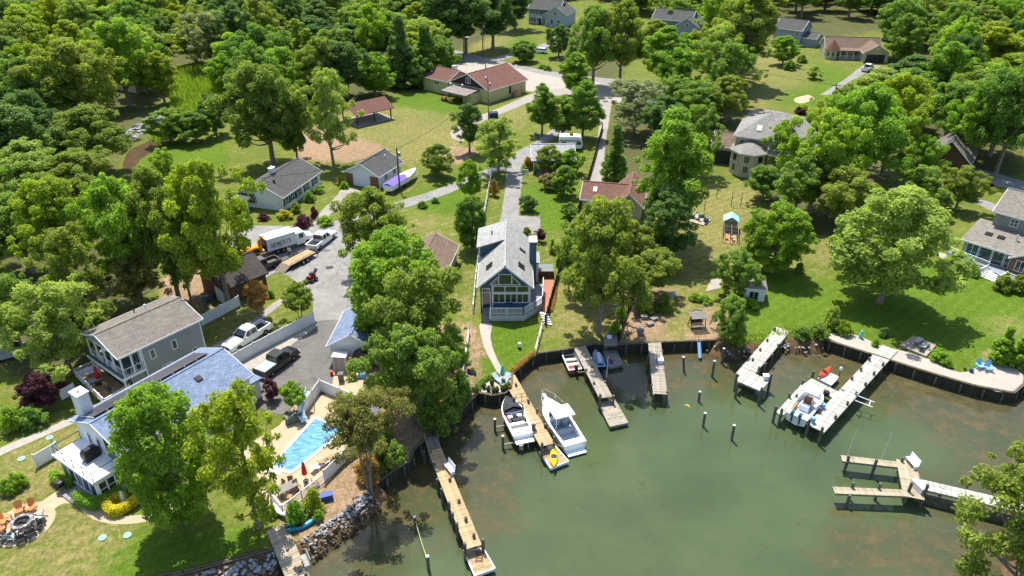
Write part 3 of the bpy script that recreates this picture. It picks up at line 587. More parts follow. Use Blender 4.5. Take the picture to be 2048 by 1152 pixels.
TREES = [
 # west side, above the cottages
 (62,280,112,150,'oak','mid_green','broad tree with bare lower trunk beside the small grey cottage'),
 (150,270,68,160,'oak','oak_green','tallest spreading tree over the west bank behind the small grey cottage'),
 (238,212,34,130,'oak','bright_green','spreading tree in front of the half hidden beige house'),
 (318,208,100,64,'tall','yellow_green','narrow yellow green tree at the edge of the reed marsh'),
 (413,142,18,98,'loose','olive_grey','silvery grey green tree beside the pale hidden house'),
 (470,120,42,72,'willow','bright_green','round bright willow beside the silvery tree'),
 (185,345,210,150,'oak','oak_green','olive oak just below the rock embankment'),
 (60,405,280,150,'oak','willow_green','pale leafy oak on the west frame edge above the woods'),
 (150,420,300,150,'oak','oak_green','dense olive oak west of the sapling on the meadow'),
 (328,388,294,66,'maple','bright_green','young bright sapling on the mown meadow'),
 (335,285,215,80,'maple','mid_green','leafy thicket tree beside the brown creek'),
 (388,285,222,72,'maple','mid_green','dark thicket tree at the corner of the meadow'),
 (425,272,186,66,'maple','dark_green','shady thicket tree under the two tall meadow trees'),
 (530,328,122,168,'oak','oak_green','massive dark tree behind the white ranch house'),
 (655,330,130,112,'loose','willow_green','feathery tall tree with two trunks on bare soil'),
 (585,335,180,70,'tall','oak_green','slender tree squeezed between the massive tree and the feathery one'),
 (426,612,312,160,'oak','yellow_green','tall oak with long bare trunk beside the brown shed'),
 (325,598,330,150,'oak','oak_green','leaning oak on the bare slope above the grey house'),
 (358,600,405,100,'loose','mid_green','slim tree with forked trunk on the bare slope'),
 (248,600,345,150,'oak','bright_green','bright leafy oak in the middle of the west wood'),
 (265,618,500,110,'loose','pine_olive','olive brown tree directly behind the grey house roof'),
 (120,565,350,170,'oak','yellow_green','yellow green oak filling the west wood'),
 (40,545,385,140,'oak','mid_green','shaded oak on the west frame edge'),
 (150,645,445,140,'loose','oak_green','olive oak with pale bare limbs in the west wood'),
 (110,748,560,182,'loose','willow_green','pale grey green tree beside the grey house'),
 (18,705,545,120,'loose','mid_green','loose tree cut by the west frame edge'),
 (180,705,600,90,'small','oak_green','low tree at the back corner of the grey house'),
 (82,812,748,86,'small','plum','dark plum leaved tree next to the white deck'),
 (332,1046,770,182,'dense','bright_green','big cone shaped bright maple in front of the white house'),
 (484,1056,765,185,'loose','yellow_green','open crowned tree between the white house and the pool'),
 (728,984,788,185,'spread','pine_olive','spreading brownish pine leaning over the pool'),
 (597,644,565,74,'crape','oak_green','small multi stemmed tree beside the white fence on the drive'),
 (512,634,562,58,'crape','russet','small russet flowering tree beside the brown shed'),
 (585,822,762,56,'crape','bright_green','little bright tree by the pool slide'),
 (540,800,758,36,'small','plum','small pink leaved tree at the house corner by the dark pickup'),
 # centre
 (745,545,375,138,'oak','oak_green','round oak on the lawn above the parking court'),
 (792,692,455,205,'dense','bright_green','brightest big maple beside the parking court'),
 (838,785,528,225,'loose','oak_green','open oak with grey bare limbs west of the blue house'),
 (815,845,645,170,'oak','mid_green','shaded tree on the bank below the blue roofed garage'),
 (905,760,650,80,'loose','mid_green','slim tree along the white rail fence'),
 (938,306,205,58,'tall','dark_green','dark narrow tree at the loop of the gravel drive'),
 (997,348,232,100,'loose','willow_green','airy pale tree where the lane meets the house drive'),
 (875,352,288,70,'small','oak_green','lone rounded tree on the dry field'),
 (940,400,320,52,'small','bright_green','young bright tree on the verge of the lane'),
 (942,499,392,70,'dense','mid_green','dense rounded tree on the lawn west of the house drive'),
 (1055,422,390,38,'small','dark_green','little round tree between the drive and the lawn'),
 (1139,436,405,36,'small','mid_green','small lawn tree near the dark fence'),
 (1080,484,458,24,'small','plum','tiny red maple behind the blue house'),
 (1105,506,476,20,'spire','hedge_green','short conical evergreen beside the hot tub'),
 (1100,346,288,62,'small','oak_green','shrubby tree hiding the front of the red doored cottage'),
 (1143,348,298,54,'small','bright_green','bright small tree beside the red doored cottage'),
 (1130,393,332,58,'small','mid_green','round tree on the lawn below the cottage'),
 (1103,378,345,44,'small','pine_olive','brownish small tree on the lawn below the cottage'),
 (1085,270,166,62,'tall','mid_green','westmost of the leafy trees shading the camper'),
 (1126,272,190,72,'maple','mid_green','middle leafy tree shading the camper'),
 (1168,276,160,86,'maple','mid_green','eastmost leafy tree shading the camper'),
 (1150,196,104,74,'tall','bright_green','bright narrow tree at the road bend'),
 (1190,172,8,105,'oak','mid_green','tall spreading tree at the road bend'),
 (1245,170,-5,100,'oak','oak_green','tall dark tree beside the road bend'),
 (1048,124,80,54,'dense','mid_green','round tree beside the white car'),
 (1118,114,46,54,'maple','dark_green','dark round tree in front of the blue grey colonial house'),
 (1310,112,38,60,'dense','oak_green','rounded magnolia in front of the slate grey house'),
 (1390,124,62,74,'small','bright_green','round tree by the drive of the slate grey house'),
 (1272,266,156,126,'loose','olive_grey','silvery willow oak in the middle of the hedgerow'),
 (1350,230,150,90,'loose','mid_green','feathery tree in the hedgerow by the silvery willow oak'),
 (1330,300,190,100,'oak','dark_green','dark tree below the silvery willow oak'),
 (1405,250,160,110,'oak','mid_green','leafy tree north of the turreted house'),
 (1232,370,244,68,'cone','mid_green','conifer standing beside the narrow gravel drive'),
 (1346,484,214,155,'tall','bright_green','tall bright tree towering over the brown roofed house'),
 (1335,520,370,120,'maple','dark_green','dark tree at the foot of the tall bright tree'),
 (1402,350,205,90,'loose','mid_green','feathery tree west of the turreted house'),
 (1205,668,386,182,'oak','oak_green','big oak with long bare trunk above the shaded dock'),
 (1176,592,420,110,'oak','mid_green','second oak just behind the big waterside oak'),
 (1300,596,500,115,'oak','oak_green','low oak at the edge of the mulched yard'),
 (1260,540,440,90,'oak','oak_green','small oak filling the gap behind the waterside oak'),
 # east
 (1558,545,402,128,'dense','fresh_green','round bright lawn tree above the little white shed'),
 (1790,606,372,236,'maple','willow_green','huge rounded pale tree on the east lawn'),
 (1476,592,498,86,'maple','mid_green','dense scrub tree beside the little white shed'),
 (1462,684,590,74,'maple','mid_green','scrub tree on the bank at the end of the bulkhead'),
 (1562,352,245,70,'loose','bright_green','thin tree in front of the turreted house balcony'),
 (1530,398,330,80,'oak','mid_green','low spreading tree below the turreted house'),
 (1640,425,215,150,'oak','bright_green','bright oak east of the turreted house'),
 (1725,400,165,175,'oak','bright_green','largest bright oak of the eastern wood'),
 (1790,350,140,140,'oak','yellow_green','yellow green oak below the turquoise pool yard'),
 (1845,425,330,100,'oak','mid_green','oak standing in front of the slate roofed cottage'),
 (1835,388,268,84,'oak','bright_green','leafy tree hiding the wall of the slate roofed cottage'),
 (1600,440,310,110,'oak','mid_green','shaded oak over the dark ground of the east yard'),
 (1690,465,330,130,'oak','oak_green','olive oak with triple trunk in the east yard'),
 (1905,290,160,120,'oak','mid_green','leafy oak above the slate roofed cottage'),
 (1960,330,170,120,'oak','bright_green','bright oak beside the east road'),
 (2030,345,110,150,'oak','mid_green','tall oak on the east frame edge by the road'),
 (1925,420,330,80,'oak','oak_green','oak on the near side of the east road'),
 (1630,158,132,34,'small','willow_green','tiny weeping tree on the rancher front lawn'),
 (1810,140,26,70,'tall','mid_green','tall tree at the garage end of the rancher'),
 (1495,168,-40,115,'tall','oak_green','very tall tree beside the far east lawn'),
 (1440,160,30,90,'oak','oak_green','olive tree between the slate grey house and the east lawn'),
 (1570,130,70,60,'maple','bright_green','small bright tree west of the rancher'),
 (1455,245,150,95,'oak','oak_green','oak behind the turreted house roof'),
 (1660,330,190,100,'oak','yellow_green','yellow green oak beside the upper road'),
 (1690,260,165,60,'maple','willow_green','pale feathery tree near the rancher drive'),
 (2012,724,652,58,'cone','hedge_green','bushy evergreen at the corner of the shell beach'),
 (2046,728,662,56,'cone','hedge_green','second bushy evergreen cut by the east frame edge'),
 (2078,1235,925,290,'loose','oak_green','leafy tree leaning in at the lower east corner'),
 (2085,1050,860,150,'loose','oak_green','leafy tree at the landward end of the long walkway dock'),
 # edge of the north wood
 (598,160,35,60,'pine','yellow_green','tallest pine with reddish trunk in the north wood'),
 (618,165,50,58,'pine','yellow_green','pine beside the tallest pine in the north wood'),
 (575,158,60,60,'pine','mid_green','darker pine in the north wood'),
 (640,200,70,90,'oak','oak_green','tree behind the feathery tall tree'),
 (690,195,80,112,'oak','dark_green','dark tree behind the pavilion'),
 (748,192,104,88,'maple','bright_green','bright low tree at the wood edge above the pavilion'),
 (800,175,28,84,'cone','dark_green','dark conical evergreen in the north wood edge'),
 (850,168,42,92,'cone','mid_green','broad leafy cone on the wood edge west of the hall'),
 (880,158,70,80,'maple','mid_green','dense tree just west of the brown roofed hall'),
 (838,176,110,60,'small','mid_green','low leafy tree at the foot of the wood edge'),
 (930,108,-40,95,'tall','dark_green','tall dark tree beside the street lamp'),
 (985,98,-40,95,'tall','dark_green','tall dark tree behind the wooden power pole'),
 (885,112,-45,85,'tall','dark_green','dark tree at the north end of the road'),
 (1030,60,-45,80,'tall','dark_green','dark tree west of the blue grey colonial house'),
 (505,240,80,110,'oak','mid_green','leafy tree north of the massive dark tree'),
 (460,200,100,80,'maple','bright_green','bright tree at the head of the reed marsh'),
]
for t in TREES: tree(*t)
# bushes and shrubs: (base x, base y, top, width, shape, leaf, label)
SHRUBS = [
 (606,452,428,38,'bush','plum','dark red shrub on the corner island of the court'),
 (527,440,425,24,'bush','plum','small dark red shrub on the ranch house lawn'),
 (650,448,432,40,'bush','hedge_green','light green ground shrub on the corner island'),
 (628,436,412,18,'bush','plum','upright brown shrub on the corner island'),
 (568,436,418,34,'bush','gold','yellow shrub at the corner of the ranch house'),
 (590,424,404,28,'bush','oak_green','round shrub along the ranch house front wall'),
 (618,402,382,28,'bush','mid_green','dark shrub along the ranch house front wall'),
 (637,386,370,22,'bush','hedge_green','green shrub near the ranch house far corner'),
 (681,368,352,24,'bush','gold','golden shrub beside the brick garage'),
 (688,376,362,22,'bush','hedge_green','bright green shrub beside the brick garage'),
 (1603,228,208,28,'bush','plum','round red shrub beside the upper road'),
 (985,332,312,26,'bush','mid_green','dark bush at the foot of the airy pale tree'),
 (1056,338,312,22,'bush','russet','flowering shrub at the cottage drive'),
 (1048,345,328,16,'bush','hedge_green','green shrub at the cottage steps'),
 (988,392,358,22,'bush','russet','reddish bush beside the white drive fence'),
 (1005,485,470,20,'bush','oak_green','shrub behind the blue house chimney side'),
 (1053,470,452,18,'bush','oak_green','wispy shrub at the end of the drive pad'),
 (1117,532,494,14,'spire','hedge_green','slim evergreen along the dark fence'),
 (1124,512,486,10,'spire','mid_green','thin evergreen sapling against the dark fence'),
 (1600,545,525,22,'bush','oak_green','low bush under the bright lawn tree'),
 (1667,656,610,36,'bush','willow_green','dry grassy bush on the bank beside the shell beach'),
 (1690,668,640,36,'bush','yellow_green','yellow green bush at the head of the shell beach'),
 (1640,672,645,42,'bush','mid_green','green bush on the natural bank'),
 (1605,674,652,36,'bush','mid_green','reedy bush beside the angled grey dock'),
 (1478,690,664,28,'bush','hedge_green','bush at the waterline by the end of the bulkhead'),
 (1770,672,655,24,'bush','dark_green','dark shrub in the tree shade on the shell beach'),
 (1752,692,676,16,'bush','hedge_green','shrub at the head of the boat slip dock'),
 (1880,720,698,40,'bush','hedge_green','leafy shrub below the sun deck'),
 (1897,732,716,20,'bush','hedge_green','small shrub beside the leafy shrub by the sun deck'),
 (1902,530,512,26,'bush','hedge_green','westmost shrub of the terrace flower bed'),
 (1915,540,516,26,'bush','oak_green','rusty shrub of the terrace flower bed'),
 (1930,546,526,24,'bush','hedge_green','light shrub of the terrace flower bed'),
 (1950,552,532,24,'bush','hedge_green','eastmost shrub of the terrace flower bed'),
 (2010,580,545,44,'bush','oak_green','big dark shrub beside the terrace steps'),
 (2040,582,550,44,'bush','oak_green','big shrub on the east frame edge below the terrace'),
 (10,985,958,32,'bush','bright_green','yellow shrub in the corner mulch bed'),
 (32,975,944,36,'bush','hedge_green','biggest shrub in the corner mulch bed'),
 (20,990,968,22,'bush','hedge_green','small shrub in front in the corner mulch bed'),
 (42,968,945,24,'bush','hedge_green','shrub at the end of the corner mulch bed'),
 (60,850,812,60,'bush','mid_green','spreading bush below the plum leaved tree'),
 (20,860,815,50,'bush','bright_green','leafy bush on the west frame edge by the walk'),
 (625,1022,975,44,'bush','yellow_green','yellow green shrub outside the pool rail'),
 (590,1045,1000,46,'bush','hedge_green','shrub by the upturned kayaks'),
 (636,1040,1020,24,'bush','hedge_green','small round shrub above the rocks'),
 (543,1032,1010,24,'bush','bright_green','shrub at the pool gate beside the paved dock'),
 (922,800,735,46,'bush','mid_green','shrub beside the flag by the rail fence'),
 (905,820,775,60,'bush','mid_green','bank shrub below the white rail fence'),
 (915,725,690,40,'bush','bright_green','flowering bush inside the white rail fence'),
 (880,860,800,70,'bush','oak_green','scrub on the bank above the dark bulkhead'),
 (1390,600,585,26,'bush','hedge_green','weedy patch beside the mown strip'),
 (1410,604,590,34,'bush','bright_green','bright weeds by the concrete slab'),
 (1500,612,596,40,'bush','bright_green','weeds in front of the little white shed'),
 (540,595,580,18,'bush','bright_green','grass tuft behind the brown shed'),
 (1330,620,585,44,'bush','oak_green','shrub with red flowers beside the upturned canoe'),
 (1290,625,600,40,'bush','oak_green','scrub at the top of the mulched yard'),
 (1243,640,600,26,'bush','hedge_green','ivy bush along the low yard fence'),
 (1232,668,640,24,'bush','hedge_green','ivy bush nearest the bulkhead on the low yard fence'),
 (1085,137,128,18,'bush','mid_green','westmost verge shrub below the white car'),
 (1096,141,131,18,'bush','mid_green','eastmost verge shrub below the white car'),
 (845,415,402,22,'bush','mid_green','low shrub on the verge bed of the lane'),
 (870,405,394,20,'bush','mid_green','shrub at the far end of the verge bed'),
 (1580,140,120,26,'bush','mid_green','westmost border shrub of the rancher garden path'),
 (1605,125,108,22,'bush','mid_green','eastmost border shrub of the rancher garden path'),
 (1978,378,362,22,'bush','plum','dark red shrub beside the east road'),
 (1945,400,375,30,'bush','mid_green','shrub by the east drive'),
 (1530,300,285,30,'bush','plum','red bush in front of the turreted house'),
 (1590,345,325,40,'bush','plum','red leaved bush below the turreted house'),
]
for (bx,by,tp,w,shp,lf,lab) in SHRUBS: tree(bx,by,tp,w,shp,lf,lab,name='shrub',cat='shrub')
# woods behind: individuals on a jittered grid; open places stay clear
CLEAR = [gpoly(p) for p in (
 [(380,10),(450,0),(560,0),(560,8),(450,25)],[(760,40),(900,40),(870,0),(760,-5)],
 [(840,130),(905,118),(960,60),(1060,50),(1160,60),(1180,20),(1280,60),(1460,95),(1440,170),(1290,150),(1250,180),(1250,300),(1100,300),(840,300)],
 [(1470,60),(1600,95),(1630,60),(1690,40),(1800,60),(1780,140),(1800,190),(1650,260),(1470,260),(1500,160)],
 [(340,150),(440,130),(520,230),(450,330),(300,420),(250,440),(240,300)],[(0,215),(60,215),(60,275),(0,290)],[(200,120),(275,120),(275,215),(200,215)],
 [(1150,0),(1180,0),(1180,60),(1150,60)],[(1450,240),(1620,240),(1620,350),(1450,350)],[(1800,140),(1860,140),(1860,190),(1800,190)],[(1800,270),(1920,270),(1920,330),(1800,330)],
 [(1930,330),(2100,350),(2100,420),(1930,400)],[(1640,46),(1790,46),(1790,70),(1640,60)],[(1540,40),(1630,40),(1630,90),(1540,90)])]
taken = [(o.location.x, o.location.y) for o in COL.objects if o.name.startswith('tree')]
WOODS = [  # polygon of bases, spacing, label, group
 ([(-60,-30),(350,-30),(900,-30),(900,110),(760,190),(560,250),(440,260),(340,180),(-60,330)], 11.0, 'tall leafy tree in the wood west of the brown roofed hall', 'trees of the north west wood'),
 ([(1140,-30),(2110,-30),(2110,340),(1800,300),(1640,290),(1420,230),(1270,190),(1200,60)], 11.5, 'leafy tree in the wood behind the eastern houses', 'trees of the north east wood'),
 ([(-60,300),(240,300),(300,480),(220,620),(-60,640)], 11.5, 'shaded tree inside the west wood', 'trees inside the west wood'),
 ([(900,-30),(1150,-30),(1150,-5),(900,60)], 10.0, 'dark tree in the belt behind the road end', 'trees behind the road end'),
]
LANDMARKS = [('the brown roofed hall',(900,170)),('the picnic pavilion',(745,230)),('the beige hidden house',(240,175)),('the pale hidden house',(395,95)),('the blue metal roof',(500,15)),('the motor home',(830,35)),
 ('the small pale cottage',(20,255)),('the grey house',(290,680)),('the colonial by the road',(1100,50)),('the slate grey colonial',(1360,70)),('the tan rancher',(1710,115)),('the turreted house',(1530,300)),('the slate roofed cottage',(1860,310)),('the east road',(2030,370)),('the terracotta roof',(1830,175)),('the reed marsh',(400,200)),('the rock embankment',(285,250)),('the tall pines',(600,150)),('the blue grey gabled house',(1580,75))]
rw = random.Random(5); NW = 0; wood_pts = []
for px, sp_, lab, grp in WOODS:
    pl = gpoly(px); x0 = min(p[0] for p in pl); x1 = max(p[0] for p in pl); y0 = min(p[1] for p in pl); y1 = max(p[1] for p in pl)
    y = y0
    while y < y1:
        x = x0
        s2 = sp_*(1+.25*max(0,(y-180)/150))
        while x < x1:
            qx, qy = x+rw.uniform(-.35,.35)*s2, y+rw.uniform(-.35,.35)*s2; x += s2
            if not inside(qx,qy,pl) or any(inside(qx,qy,c_) for c_ in CLEAR): continue
            if any((qx-a)**2+(qy-b)**2 < (s2*.62)**2 for a,b in taken): continue
            u_, v_ = PX((qx,qy,0))
            if u_ < -70 or u_ > 2120: continue
            if 350 < u_ < 600 and v_ < 14: continue
            if qy > 330: wood_pts.append((qx,qy)); continue
            taken.append((qx,qy)); NW += 1
            shp = rw.choice(['oak','tall','tall','maple','loose','loose']); lf = rw.choice(['oak_green','mid_green','mid_green','bright_green','dark_green','yellow_green','willow_green'])
            h = rw.uniform(11,19); lm = min(LANDMARKS, key=lambda l: (G(*l[1]).x-qx)**2+(G(*l[1]).y-qy)**2); g_ = G(*lm[1]); rel = ('behind' if qy > g_.y+6 else 'in front of') if abs(qx-g_.x) < 22 else ('west of' if qx < g_.x else 'east of')
            lab2 = '%s %s %s %s %s' % ('tall' if h > 14.8 else ('low' if h < 12 else 'middling'), {'oak_green':'olive green','mid_green':'green','bright_green':'bright green','dark_green':'dark green','yellow_green':'yellow green','willow_green':'pale green'}[lf], {'oak':'spreading tree','tall':'narrow tree','maple':'oval tree','loose':'airy tree'}[shp], rel, lm[0])
            place_tree('tree', (qx,qy,0), h, rw.uniform(4.6,7.0)*s2/11, shp, lf, lab2, 'tree', grp)
        y += s2
# what lies farther back reads as one mass of canopy
verts = [(x,y,0) for x,y in wood_pts] + [(rw.uniform(-420,420), rw.uniform(345,430), 0) for _ in range(260)]
verts = [p for p in verts if not (350 < PX(p)[0] < 600 and PX(p)[1] > -14)]
far = inst('far_forest', bpy.data.meshes.new('far_forest_points')); tag(far, 'far mass of leafy treetops along the top edge', 'forest', kind='stuff')
for (bx,by,tp,w,lf,lab) in ((760,930,872,70,'oak_green','rounded shrub under the spreading pine'),(735,955,905,60,'russet','brownish shrub at the pine trunk beside the rocks'),(790,925,880,50,'mid_green','shrub at the curved timber deck by the sea wall'),(860,850,790,60,'mid_green','shrub on the shaded bank behind the sea wall'),(760,880,840,55,'oak_green','shrub behind the white pool fence')): tree(bx,by,tp,w,'bush',lf,lab,name='shrub',cat='shrub')
# the far canopy is baked into one mesh of leaf sprays 
co_all = []; ti_all = []
for i, p in enumerate(verts):
    cm = PROTO['oak'][i % 3][1]; n = len(cm.vertices); q = np.empty(n*3,'f'); cm.vertices.foreach_get('co', q); q = q.reshape(-1,4,3)
    t = np.empty(n,'f'); cm.attributes['tint'].data.foreach_get('value', t); t = t.reshape(-1,4)
    sel = rng.rand(len(q)) < .07; q = q[sel]; t = t[sel]; ctr = q.mean(1, keepdims=True); q = ctr+(q-ctr)*3.4
    s = rw.uniform(.85,1.3); a = rw.uniform(0,6.28); ca_, sa_ = math.cos(a)*s, math.sin(a)*s
    x = q[...,0]*ca_-q[...,1]*sa_+p[0]; yv = q[...,0]*sa_+q[...,1]*ca_+p[1]
    co_all.append(np.stack([x,yv,q[...,2]*s],-1).reshape(-1,3)); ti_all.append(np.clip(t.ravel()*.7+rw.uniform(0,.4),0,1))
co_all = np.concatenate(co_all).astype('f'); ti_all = np.concatenate(ti_all).astype('f'); nq = len(co_all)//4
me = bpy.data.meshes.new('far_forest'); me.vertices.add(4*nq); me.vertices.foreach_set('co', co_all.ravel())
me.loops.add(4*nq); me.loops.foreach_set('vertex_index', np.arange(4*nq,dtype='i')); me.polygons.add(nq)
me.polygons.foreach_set('loop_start', np.arange(0,4*nq,4,dtype='i')); me.polygons.foreach_set('loop_total', np.full(nq,4,'i'))
at = me.attributes.new('tint','FLOAT','POINT'); at.data.foreach_set('value', ti_all); me.materials.append(LEAF['mid_green']); me.update(); me.validate()
far.data = me
# ------------------------------------------------------------------ buildings
def roofm(n, c, var=.12): return M(n, c, .9, var, 2.2, bump=.5, pattern='shingle', w=.55, h=.24, stain=.14)
def sidm(n, c): return M(n, c, .6, .05, 1.0, bump=.4, pattern='siding', h=.16, stain=.1)
roof_grey = roofm('roof_grey', S(204,204,200,.66)); roof_taupe = roofm('roof_taupe', S(156,149,138,.7)); roof_blue = roofm('roof_blue', S(150,168,200,.7))
roof_slate = roofm('roof_slate', S(104,104,102,.75)); roof_brown = roofm('roof_brown', S(140,98,84,.75)); roof_tan = roofm('roof_tan', S(150,128,110,.72))
roof_drab = roofm('roof_drab', S(168,160,148,.7)); roof_pale = roofm('roof_pale', S(205,205,205,.75)); roof_dark = roofm('roof_dark', S(96,88,84,.75)); roof_red = roofm('roof_red', S(150,108,94,.72)); roof_lt = roofm('roof_light_grey', S(176,172,166,.72))
side_blue = sidm('siding_blue', S(66,100,124,1)); side_grey = sidm('siding_grey', S(150,153,158,1)); side_white = sidm('siding_white', (.78,.81,.84,1)); side_yellow = sidm('siding_yellow', S(214,206,150,.9))
side_beige = sidm('siding_beige', S(206,196,172,.85)); side_teal = sidm('siding_teal', S(92,120,122,1)); side_slate = sidm('siding_slate_blue', S(140,152,166,1)); side_green = sidm('siding_grey_green', S(140,146,136,1)); side_pale = sidm('siding_pale_blue', S(186,198,210,.9)); side_brown = M('boards_brown', S(96,74,56), .8, .2, 2, bump=.4, pattern='plank', h=.2)
brick_red = M('brick_red', S(160,106,84,.9), .9, .15, 3, bump=.4, pattern='brick', w=.22, h=.08); brick_brown = M('brick_brown', S(150,116,96,.9), .9, .2, 3, bump=.4, pattern='brick', w=.3, h=.1)
deck_grey = M('deck_grey', S(150,156,166,.8), .8, .1, 2, pattern='plank', h=.14, bump=.3); deck_wood = M('deck_wood', S(190,160,120,.75), .85, .15, 2, pattern='plank', h=.14, bump=.3)
red_door = M('red_door', S(200,60,50), .5, .05, 2); garage_door = M('garage_door_white', (.72,.76,.8,1), .5, .04, 1, pattern='siding', h=.5, bump=.3)
solar = M('solar_panel', S(92,90,98,.7), .25, .06, .5, spec=.8); dark_door = M('door_dark', S(40,42,50), .4, .1, 2)
WC = {}
WALLR = {'f':0, 'r':90, 'b':180, 'l':-90}
class House:
    def __init__(s, name, label, A, rz, L, D, h, cat='house', z0=0.0):
        s.root = T(name, (A[0], A[1], 0), rz, label, cat); s.L, s.D, s.h, s.z0 = L, D, h, z0
    def pos(s, wall, u, z, off=0.0):
        return {'f':(u,-off,z), 'b':(s.L-u,s.D+off,z), 'l':(-off,s.D-u,z), 'r':(s.L+off,u,z)}[wall]
    def gable(s, wall, roof, axis='x', rise=2.0, oh=.4, rake=.35, x0=0, x1=None, y0=0, y1=None, h=None, z0=None, trim=white_paint, name='wall', th=.14, off=.5, roof0=None):
        x1 = s.L if x1 is None else x1; y1 = s.D if y1 is None else y1; h = s.h if h is None else h; z0 = s.z0 if z0 is None else z0
        m = MB(); sw = axis == 'y'
        def q(a, b, z): return (b, a, z) if sw else (a, b, z)
        a0, a1, b0, b1 = (y0, y1, x0, x1) if sw else (x0, x1, y0, y1)
        mid = b0+(b1-b0)*off; top = h+rise
        vs = [q(a0,b0,z0),q(a1,b0,z0),q(a1,b1,z0),q(a0,b1,z0),q(a0,b0,h),q(a1,b0,h),q(a1,b1,h),q(a0,b1,h),q(a0,mid,top),q(a1,mid,top)]
        fs = [(0,1,5,4),(2,3,7,6),(1,2,6,9,5),(3,0,4,8,7),(4,5,9,8),(6,7,8,9),(3,2,1,0)]
        if sw: fs = [tuple(reversed(f)) for f in fs]
        m.add(vs, fs); m.build(name, wall, s.root)
        tr = MB()
        for sgn in (-1, 1):
            eb = b0 if sgn < 0 else b1; run = abs(mid-eb); sl = rise/run; bz = h-oh*sl; eb2 = eb+sgn*oh
            e = MB(); A0, A1 = (a0 if roof0 is None else roof0)-rake, a1+rake
            lo = [q(A0,eb2,bz+.02),q(A1,eb2,bz+.02),q(A1,mid,top+.02),q(A0,mid,top+.02)]; up = [(p[0],p[1],p[2]+th) for p in lo]
            fs = [(0,1,2,3),(7,6,5,4),(0,4,5,1),(1,5,6,2),(2,6,7,3),(3,7,4,0)]
            if (sgn < 0) != sw: fs = [tuple(reversed(f)) for f in fs]
            e.add(lo+up, fs); e.build('roof', roof, s.root)
            # eave board and rake boards
            c = q((A0+A1)/2, eb2+sgn*.02, bz+.05); dx, dy = ((.05, A1-A0) if sw else (A1-A0, .05))
            tr.obox(c, (dx, dy, .2))
            for aa in (A0-.02, A1+.02): tr.bar(q(aa,eb2,bz+.05), q(aa,mid,top+.05), .05, .2)
        rc = MB(); rc.bar(q((a0 if roof0 is None else roof0)-rake,mid,top+th+.03), q(a1+rake,mid,top+th+.03), .26, .05); rc.build('ridge_cap', roof, s.root)
        tr.build('trim', trim, s.root)
    def hip(s, wall, roof, rise=2.0, oh=.45, x0=0, x1=None, y0=0, y1=None, h=None, z0=None):
        x1 = s.L if x1 is None else x1; y1 = s.D if y1 is None else y1; h = s.h if h is None else h; z0 = s.z0 if z0 is None else z0
        if wall: MB().box(x0,x1,y0,y1,z0,h).build('wall', wall, s.root)
        X0,X1,Y0,Y1 = x0-oh,x1+oh,y0-oh,y1+oh; r = min(X1-X0,Y1-Y0)/2
        if X1-X0 >= Y1-Y0: R0,R1 = (X0+r*.95,(Y0+Y1)/2,h+rise),(X1-r*.95,(Y0+Y1)/2,h+rise)
        else: R0,R1 = ((X0+X1)/2,Y0+r*.95,h+rise),((X0+X1)/2,Y1-r*.95,h+rise)
        E = [(X0,Y0,h),(X1,Y0,h),(X1,Y1,h),(X0,Y1,h)]; Eb = [(p[0],p[1],p[2]-.16) for p in E]
        m = MB()
        if X1-X0 >= Y1-Y0: f = [(0,1,5,4),(1,2,5),(2,3,4,5),(3,0,4)]
        else: f = [(0,1,4),(1,2,5,4),(2,3,5),(3,0,4,5)]
        m.add(E+[R0,R1], f); m.build('roof', roof, s.root)
        t = MB(); t.add(E+Eb, [(0,4,5,1),(1,5,6,2),(2,6,7,3),(3,7,4,0),(7,6,5,4)]); t.build('trim', white_paint, s.root)
    def win(s, wall, u, z, w, h, nx=1, ny=1, frame=None, glass=None, name='window', off=0.0, arch=False, sill=True):
        key = (w,h,nx,ny,arch)
        if key not in WC:
            m = MB(); t = .09
            m.box(-w/2-t,-w/2,-.07,.03,-t,h+t).box(w/2,w/2+t,-.07,.03,-t,h+t).box(-w/2,w/2,-.07,.03,h,h+t).box(-w/2,w/2,-.09,.03,-t,0)
            for k in range(1,nx): m.box(-w/2+w*k/nx-.035,-w/2+w*k/nx+.035,-.055,.03,0,h)
            for k in range(1,ny): m.box(-w/2,w/2,-.05,.03,h*k/ny-.03,h*k/ny+.03)
            g = MB().box(-w/2,w/2,-.03,.02,0,h)
            if arch:
                n = 10
                for i in range(n):
                    a0, a1 = math.pi*i/n, math.pi*(i+1)/n
                    m.bar((w/2*math.cos(a0)*1.05,-.02,h+w/2*math.sin(a0)*1.05),(w/2*math.cos(a1)*1.05,-.02,h+w/2*math.sin(a1)*1.05),.1,.1)
                g.rings([[(w/2*math.cos(math.pi*i/n),y_,h+.05+w/2*math.sin(math.pi*i/n)) for i in range(n+1)] for y_ in (-.03,.02)])
            WC[key] = (m.mesh('window', white_paint), g.mesh('pane', glass_room))
        a, b = WC[key]; p = s.pos(wall, u, z, off)
        o = inst(name, a, s.root, p, R(WALLR[wall]), mat=frame)
        inst('pane', b, o, mat=glass); return o
    def door(s, wall, u, w, h, mat, z=None, name='door', off=0.0):
        z = s.z0 if z is None else z; m = MB().box(-w/2,w/2,-.06,.03,0,h)
        o = m.build(name, mat, s.root, s.pos(wall,u,z,off), R(WALLR[wall]))
        MB().box(w/2-.14,w/2-.08,-.11,-.06,h*.46,h*.52).build('handle', grey_metal, o)
        f = MB(); f.box(-w/2-.1,-w/2,-.08,.03,0,h+.1).box(w/2,w/2+.1,-.08,.03,0,h+.1).box(-w/2,w/2,-.08,.03,h,h+.1); f.build('frame', white_paint, o)
        return o
    def part(s, name, mat, m, smooth=False): return m.build(name, mat, s.root, smooth=smooth)
